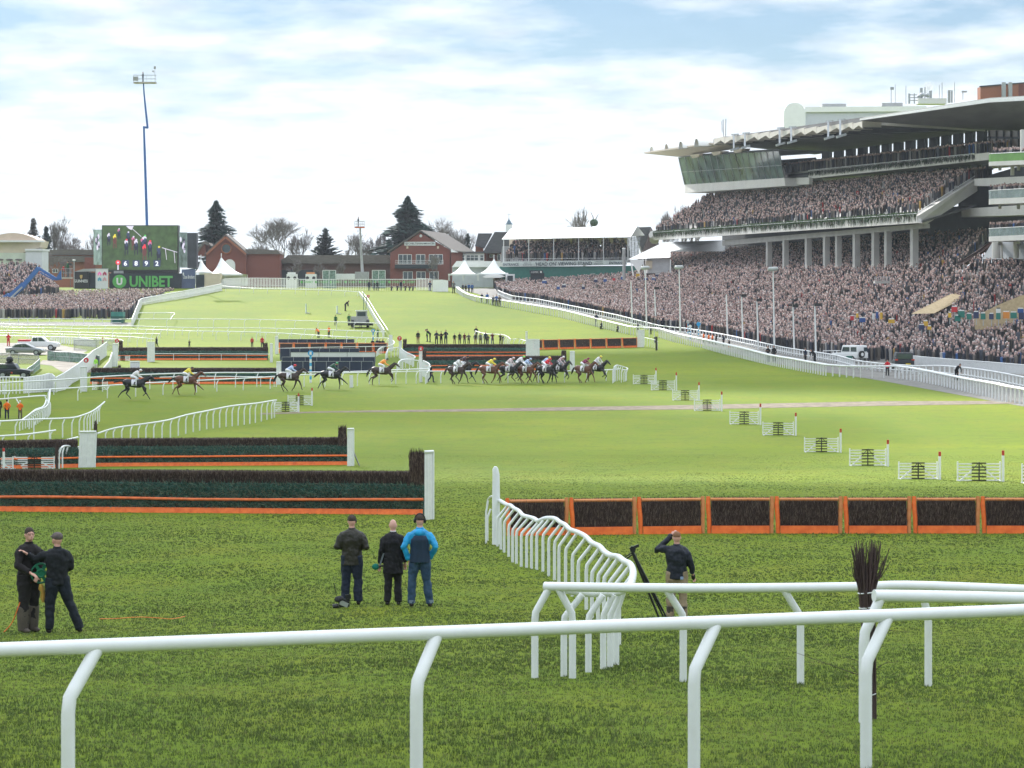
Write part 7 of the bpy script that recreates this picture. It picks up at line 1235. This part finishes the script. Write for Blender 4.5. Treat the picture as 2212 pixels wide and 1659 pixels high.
car('white double cab pickup behind the silver saloon', 84, 757, 5.2, [(-2.5,.5),(2.5,.45),(2.6,.8),(2.3,1.05),(1.1,1.15),(-2.55,1.12)], [(-.9,1.1),(-.7,1.72),(.5,1.75),(1.25,1.12)], [[(-.65,1.15),(-.6,1.62),(.0,1.64),(.0,1.15)],[(.08,1.15),(.08,1.64),(.45,1.64),(1.0,1.15)]], M_WHP, (-1.6,1.65), .38, W=1.8, name='pickup_truck', cat='pickup', lights=((2.55,-.6,.85,M_LAMP,'headlight'),), extra=lambda T, add: add(MB().box((-1.75,0,1.25), (1.5,1.6,.28)), 'red_load_cover', mat('red_cover', (.45,.03,.04), .6), T, .04))
car('dark utility vehicle with orange lamp at the left edge behind the white pickets', 30, 818, 3.6, [(-1.5,.4),(1.7,.4),(1.75,.8),(.8,.95),(-1.5,.95)], [(-1.4,.95),(-1.3,1.45),(.2,1.45),(.5,.95)], [[(-1.2,1.0),(-1.15,1.38),(-.5,1.38),(-.5,1.0)]], M_DKP, (-.9,1.1), .35, name='utility_vehicle', cat='utility vehicle', lights=((-1.3,-.75,.6,M_TAIL,'tail_light'),(.0,-.9,.6,M_TAIL,'marker_light')), extra=lambda T, add: add(MB().ell((-.4,0,1.85), (.35,.35,.35), 10, 7).box((-.4,0,1.5), (.7,.7,.2)), 'camera_dome', M_BK, T))
def spare(T, add): add(MB().tube([(-2.02,.25,.95),(-2.22,.25,.95)], .40, 18), 'spare_wheel', M_BK, T); add(MB().tube([(-2.2,.25,.95),(-2.24,.25,.95)], .2, 14), 'spare_rim', M_FR, T)
car('white boxy four wheel drive seen from the rear beside the dark banner', 1836, 783, 4.2, [(-2,.5),(2,.5),(2.05,1.05),(.8,1.12),(-2,1.15)], [(-2,1.12),(-1.95,1.95),(.45,1.95),(.75,1.12)], [[(-1.8,1.25),(-1.8,1.75),(-.9,1.75),(-.9,1.25)],[(-.7,1.25),(-.7,1.75),(.3,1.75),(.5,1.25)]], M_WHP, (-1.25,1.3), .4, W=1.75, rz=2.2, name='four_wheel_drive', cat='off roader', extra=lambda T, add: (spare(T, add), add(MB().box((-2.02,-.45,1.5), (.06,.5,.45)), 'rear_window', M_GLASS, T)))
car('black large estate vehicle seen from the rear at the inner rail', 1950, 800, 4.6, [(-2.2,.45),(2.2,.45),(2.3,.95),(1,1.1),(-2.2,1.15)], [(-2.15,1.12),(-2.0,1.88),(.7,1.85),(1.4,1.1)], [[(-1.9,1.2),(-1.8,1.7),(-.4,1.7),(-.4,1.2)]], M_DKP, (-1.4,1.4), .4, W=1.95, rz=1.50, name='estate_vehicle', cat='off roader', lights=((-2.2,-.85,1.15,M_TAIL,'tail_light'),(-2.2,.85,1.15,M_TAIL,'tail_light')), extra=lambda T, add: (add(MB().box((-2.16,0,1.5), (.05,1.35,.5)), 'rear_window', M_GLASS, T), add(MB().box((-2.24,-.35,.72), (.03,.5,.13)), 'yellow_plate', mat('yellow_plate', (.6,.45,.03)), T), add(MB().bar((-1.6,-.7,1.92), (.4,-.7,1.92), .06).bar((-1.6,.7,1.92), (.4,.7,1.92), .06), 'roof_rails', M_BK, T)))
# tractor with a mast on the far field
p = G(781,707); T = thing('tractor', p, 'pale tractor with a tall thin mast parked on the far field', 'tractor'); s_ = p.y/F
build(MB().box(p+V3((-.3,0,1.1)), (2.4,2.6,1.0)).box(p+V3((0,.5,1.9)), (1.5,1.4,.9)), 'body', M_GREY, T); build(MB().box(p+V3((0,-.25,1.95)), (1.2,.05,.6)), 'windscreen', M_GLASS, T); build(MB().box(p+V3((0,.4,2.45)), (1.7,1.8,.14)), 'roof', M_FR, T)
for sx_ in (-1.25,1.0): build(MB().tube([p+V3((sx_-.2,-1.0,.6)), p+V3((sx_+.2,-1.0,.6))], .6, 14), 'wheel', M_BK, T)
build(MB().box(p+V3((0,-1.6,.45)), (3.6,.8,.35)), 'front_roller', M_BK, T); build(MB().bar(p+V3((.3,.3,2.4)), p+V3((.3,.3,5.2)), .09).bar(p+V3((.6,.3,2.4)), p+V3((.75,.3,4.6)), .09), 'mast', M_DG, T)
for x, yt, yb, lab in ((661,656,676,'left upright green board on the far field'),(728,660.5,677,'right upright green board on the far field')):
    p = G(x, yb); h = (yb-yt)*p.y/F; T = thing('upright_board', p, lab, 'board', 'upright boards on the far field'); build(MB().box(p+V3((0,0,h/2)), (.15,3.0,h), rz=.12), 'panel', mat('board_pale_green', (.42,.50,.46), .7, .2, 1), T); build(MB().bar(p+V3((-.05,-1.4,0)), p+V3((.7,-1.4,0)), .12), 'foot', M_FR, T)
# number discs and blue disc poles
def disc(label, x, yc, rpx, yb, m, txt=None, pole=None, d=None, tm=None, grp=None):
    p = G(x, yb) if d is None else U(x, yb, d); d = p.y; c = U(x, yc, d-.12); r = rpx*d/F; T = thing('disc_sign', p, label, 'sign', grp)
    dk = build(MB().tube([c+V3((0,.04,0)), c], r, 20), 'disc', m, T)
    if txt: lettering(txt, x, yc, rpx*1.1, d-.14, tm or M_LET, dk, rpx*.75, name='number', bold=.03)
    if pole:
        n = 8; z0, z1 = p.z, c.z-r
        for i in range(n): build(MB().tube([V3((p.x,p.y,z0+(z1-z0)*i/n)), V3((p.x,p.y,z0+(z1-z0)*(i+1)/n))], pole, 8), 'pole_band', M_W if i % 2 == 0 else mat('band_blue', (.06,.35,.62)), T)
    return T
M_RD = mat('disc_red', (.60,.03,.04), .5, .03, 2); M_BD = mat('disc_blue', (.02,.30,.62), .5, .03, 2)
disc('red disc with white seven above the upper dark fence', 863,731,5,737,M_RD,'7',d=gd(774)); disc('red disc with white six above the lower dark fence', 909,753,5.5,759,M_RD,'6',d=gd(826)); disc('red and white disc six in front of the left white boards', 186,778,5.5,790,M_RD,'6',d=gd(846)); disc('red disc with white number above the short left dark fence', 252.5,736,4.5,745,M_RD,'2',d=gd(778)); disc('red disc at the head of the far double rail', 795.5,640,3.2,650,M_RD,'0',.04)
disc('blue disc on a blue and white striped pole in front of the screens', 671,763,6,827,M_BD,'1',.10,grp='blue discs on striped poles'); disc('smaller blue disc on a striped pole beside the dark suited group', 806,714.5,4,760,M_BD,'1',.09,grp='blue discs on striped poles'); disc('blue disc post in front of the crowd', 1509,700,4.5,735,M_BD,None,.08,grp='blue discs on striped poles')
disc('white round sign on a thin post in front of the crowd', 1491,705,3.5,735,M_FR,None,.07); disc('grey round sign beside the white one in front of the crowd', 1486,696,3.5,732,M_GREY,None,.07)
# lamp and loudspeaker posts standing in the crowd
for i, (x, yt, yb, hd, lab) in enumerate([(1366,608,705,0,'thin white post at the left of the lawn crowd'),(1397,582,712,1,'white post with a bulky grey lamp head left of its twin'),(1417,624,708,2,'thin white post with a small lamp among the crowd'),(1470,581,728,1,'tall leaning white post with a bulky grey head'),(1572,636,735,0,'thin post between the blue disc and the tall post'),(1605,640,745,2,'thin white post with small spotlight right of the blue disc'),(1638,650,755,2,'thin white post with spotlight before the packed lawn'),(1673,585,762,1,'tallest white post with a grey loudspeaker box'),(1716,662,768,2,'thin post with spotlight right of the tallest post'),(1763,660,775,2,'thin post with black spotlight above the white vehicle'),(2192,742,792,0,'thin post among the spectators at the right edge')]):
    p = G(x, yb); d = p.y; T = thing('lamp_post', p, lab, 'post', 'posts in the crowd'); t = U(x-3, yt, d); build(MB().tube([p, t], [.12,.08], 8), 'pole', M_FR, T)
    if hd == 1: build(MB().cap(t+V3((-.38,0,.2)), t+V3((.38,0,.26)), .30, .27, 10), 'lamp_head', mat('pale_grey_metal', (.40,.42,.42), .5), T)
    if hd == 2: build(MB().box(t+V3((.3,0,.1)), (.7,.4,.35)), 'lamp_head', M_BK, T)
# bookmakers, flags and arches in the crowd
BKC = [('blue',(.02,.07,.26)),('yellow',(.60,.36,.03)),('red',(.5,.03,.04)),('navy',(.02,.03,.09)),('green',(.02,.16,.13)),('white',(.6,.6,.6)),('orange',(.6,.22,.03))]
LSTS = {}
def nth(ci, x): return ORDN[sorted(q[0] for q in CUR if q[4] == ci and q[2]).index(x)] if [q[0] for q in CUR if q[4] == ci and q[2]].count(x) == 1 else ORDN[sorted(q[0] for q in CUR if q[4] == ci and q[2]).index(x)]
def booth(x, y, w, h, ci, lab, d=None):
    d = d or 300; nm, c = BKC[ci]; T = thing('bookmaker_pitch', U(x,y,d), lab, 'stall', 'bookmaker pitches in the crowd'); m = mat('pitch_'+nm, c, .6, .1, 1)
    rect('board', x-w/2, y-h, x+w/2, y, d, .25, m, T); rect('top_sign', x-w/2+1, y-h-2.4, x+w/2-1, y-h-.3, d+.03, .15, M_FR if ci != 5 else M_NAVY, T); build(MB().bar(U(x,y,d+.2), U(x,y+14,d+.2), .08), 'stand', M_STEEL, T)
k = 0
CUR = [(1841,692,7,9,2,283),(1863,696,13,9,0,280),(1848,0,0,0,0,0),(1887,690,5,13,5,285),(1895,688,5,14,0,287),(1904,690,5,15,1,286),(1926,698,13,8,1,279),(1852,686,5,9,1,287),(1991,712,12,10,3,266),(2000,704,9,10,1,270),(2008,712,8,7,1,266),(2028,688,24,8,3,282),(2052,686,6,10,1,254),(2069,694,12,12,4,254),(2062,674,12,11,2,254),(2077,686,14,14,4,254),(2094,690,10,12,4,254),(2109,688,11,14,3,254),(2124,690,10,13,4,254),(2142,690,9,12,3,254),(2157,690,9,14,4,254),(2157,676,9,9,5,254),(2174,688,13,14,6,254),(2190,688,13,13,4,254),(2207,690,11,15,3,254),(2205,676,12,9,0,254)]
for x, y, w, h, ci, d in CUR:
    if w: k += 1; booth(x, y, w, h, ci, '%s bookmaker board in the right hand crowd, %s of %s ones counted from the left' % (BKC[ci][0], nth(ci, x), BKC[ci][0]), d)
CUR = [(1176,612,10,5,0,425),(1222,612,9,5,1,432),(1260,625,7,6,3,412),(1218,621,9,5,3,410),(1307,609,7,6,0,428),(1326,606,6,5,2,430),(1206,625,7,6,0,405),(1420,600,10,7,3,430),(1412,607,8,6,0,425),(1378,598,8,7,1,435),(1287,610,8,6,3,425),(1345,604,8,6,0,430),(1395,606,8,5,0,425)]
for x, y, w, h, ci, d in CUR:
    k += 1; booth(x, y, w, h, ci, 'small %s board in the distant part of the main crowd, %s such from the left' % (BKC[ci][0], nth(ci, x)), d)
T = thing('archway', U(2150,740,262), 'black curved arch carrying a pale lettered sign over the spectators at the right edge', 'arch'); build(MB().tube(smooth_path([U(2128,752,262), U(2131,738,262), U(2140,727,262), U(2152,719,262), U(2166,714,262)], 4), .16, 8), 'curved_arm', M_BK, T); sg = rect('sign', 2161,707,2300,714.5,262,.25,M_FR,T); lettering('GUINNESS VILLAGE', 2196, 711, 4, 261.9, M_LETD, sg, 54); build(MB().bar(U(2183,760,262), U(2183,714,262), .2), 'post', M_STEEL, T)
T = thing('dark_banner', G(1880,777), 'dark banner with a winged emblem and small white lettering behind the vehicles', 'banner'); d = gd(778); b = rect('sheet', 1866,753,1922,777,d,.2,mat('charcoal_sheet', (.03,.028,.035), .6, .1, 1),T); rect('end_post', 1862,752,1866,778,d-.05,.3,M_FR,T)
mb = MB(); c = U(1886,764,d-.05); [mb.prism([c, c+V3((s*.55,0,.16)), c+V3((s*.42,0,.02)), c+V3((s*.28,0,-.06))], (0,.03,0)) for s in (-1,1)]; build(mb, 'winged_emblem', mat('emblem_grey', (.35,.36,.40)), b); rect('small_line', 1879, 769.5, 1893, 770.6, d-.03, .03, M_LET, b); rect('small_mark', 1908, 762, 1916, 763.5, d-.03, .03, M_LET, b)
picket('white gate panels left of the white boxy vehicle', [(1778,758,778),(1800,757.5,778),(1815,757.5,779)], sp=.9, pw=.1, lower=True, name='gate_panel')
T = thing('steward_booth', G(252,698), 'green covered booth on the rail fence below the left crowd', 'booth'); d = gd(698); rect('sheet', 239,683,265,700,d,2,M_DG,T); rect('top', 240,674,265,683.3,d-.2,2.2,mat('teal_canvas', (.04,.20,.17), .7, .2, 1),T)
T = thing('green_bin', G(1835,786), 'green box standing in front of the white boxy vehicle', 'box'); d = gd(790); rect('box', 1829,769,1841,790,d,.6,M_DG,T)
for x, y, w, lab in ((1197,832,0,''),):
    pass
T = thing('observation_box', U(1895,606,312), 'small grey railed box standing in the crowd in front of the columns', 'box'); rect('base', 1890,607,1923,612,312,1.5,M_CC,T); mb = MB(); [mb.bar(U(x,607,311.9), U(x,598,311.9), .06) for x in range(1890,1925,4)]; mb.bar(U(1890,598,311.9), U(1923,598,311.9), .07); build(mb, 'railing', M_STEEL, T)
for i, (x0, y0, x1, y1, lab) in enumerate(((866,744,868,776,''),)): pass
for x, yt, yb, m, lab in ((1415,728,740,M_BRN,'short dark stake right of the far hurdle wing'),(1418,727,757,M_BRN,'dark upright stake at the end of the thin rail by the far hurdles')):
    p = G(x, yb); T = thing('stake', p, lab, 'stake'); build(MB().tube([p, p+V3((0,0,(yb-yt)*p.y/F))], .13, 8), 'stake', m, T)
mb = MB(); a = G(766,1003); [mb.bar(a+V3((-.05,.2*q,.62)), G(775+q,1004+q*1.5), .035) for q in (0,1,2)]; build(mb, 'struts', M_BK, label='dark slanting struts propping the white end board of the second fence', cat='struts')
T = thing('white_pole_board', G(820,832), 'small white slatted stand in front of the lowest blue screen', 'board'); p = G(845/4+609,834); q = G(759,834)
for x in (690/1,): pass
p = G(759,837); build(MB().box(p+V3((0,0,.55)), (.32,.1,1.1)), 'slats', M_FR, T)
# air over the whole course
hz_ = MB().box((0, 700, 45), (2400, 1900, 120)); ho = build(hz_, 'haze', [], kind='stuff', label='thin pale haze over the racecourse', org=(0,0,0))
hm = bpy.data.materials.new('haze_air'); hm.use_nodes = True; t = hm.node_tree; t.nodes.clear(); o_ = t.nodes.new('ShaderNodeOutputMaterial'); v_ = t.nodes.new('ShaderNodeVolumePrincipled'); v_.inputs['Color'].default_value = (.86,.92,1,1); v_.inputs['Density'].default_value = .00012; v_.inputs['Anisotropy'].default_value = .2; t.links.new(v_.outputs[0], o_.inputs['Volume']); ho.data.materials.append(hm)
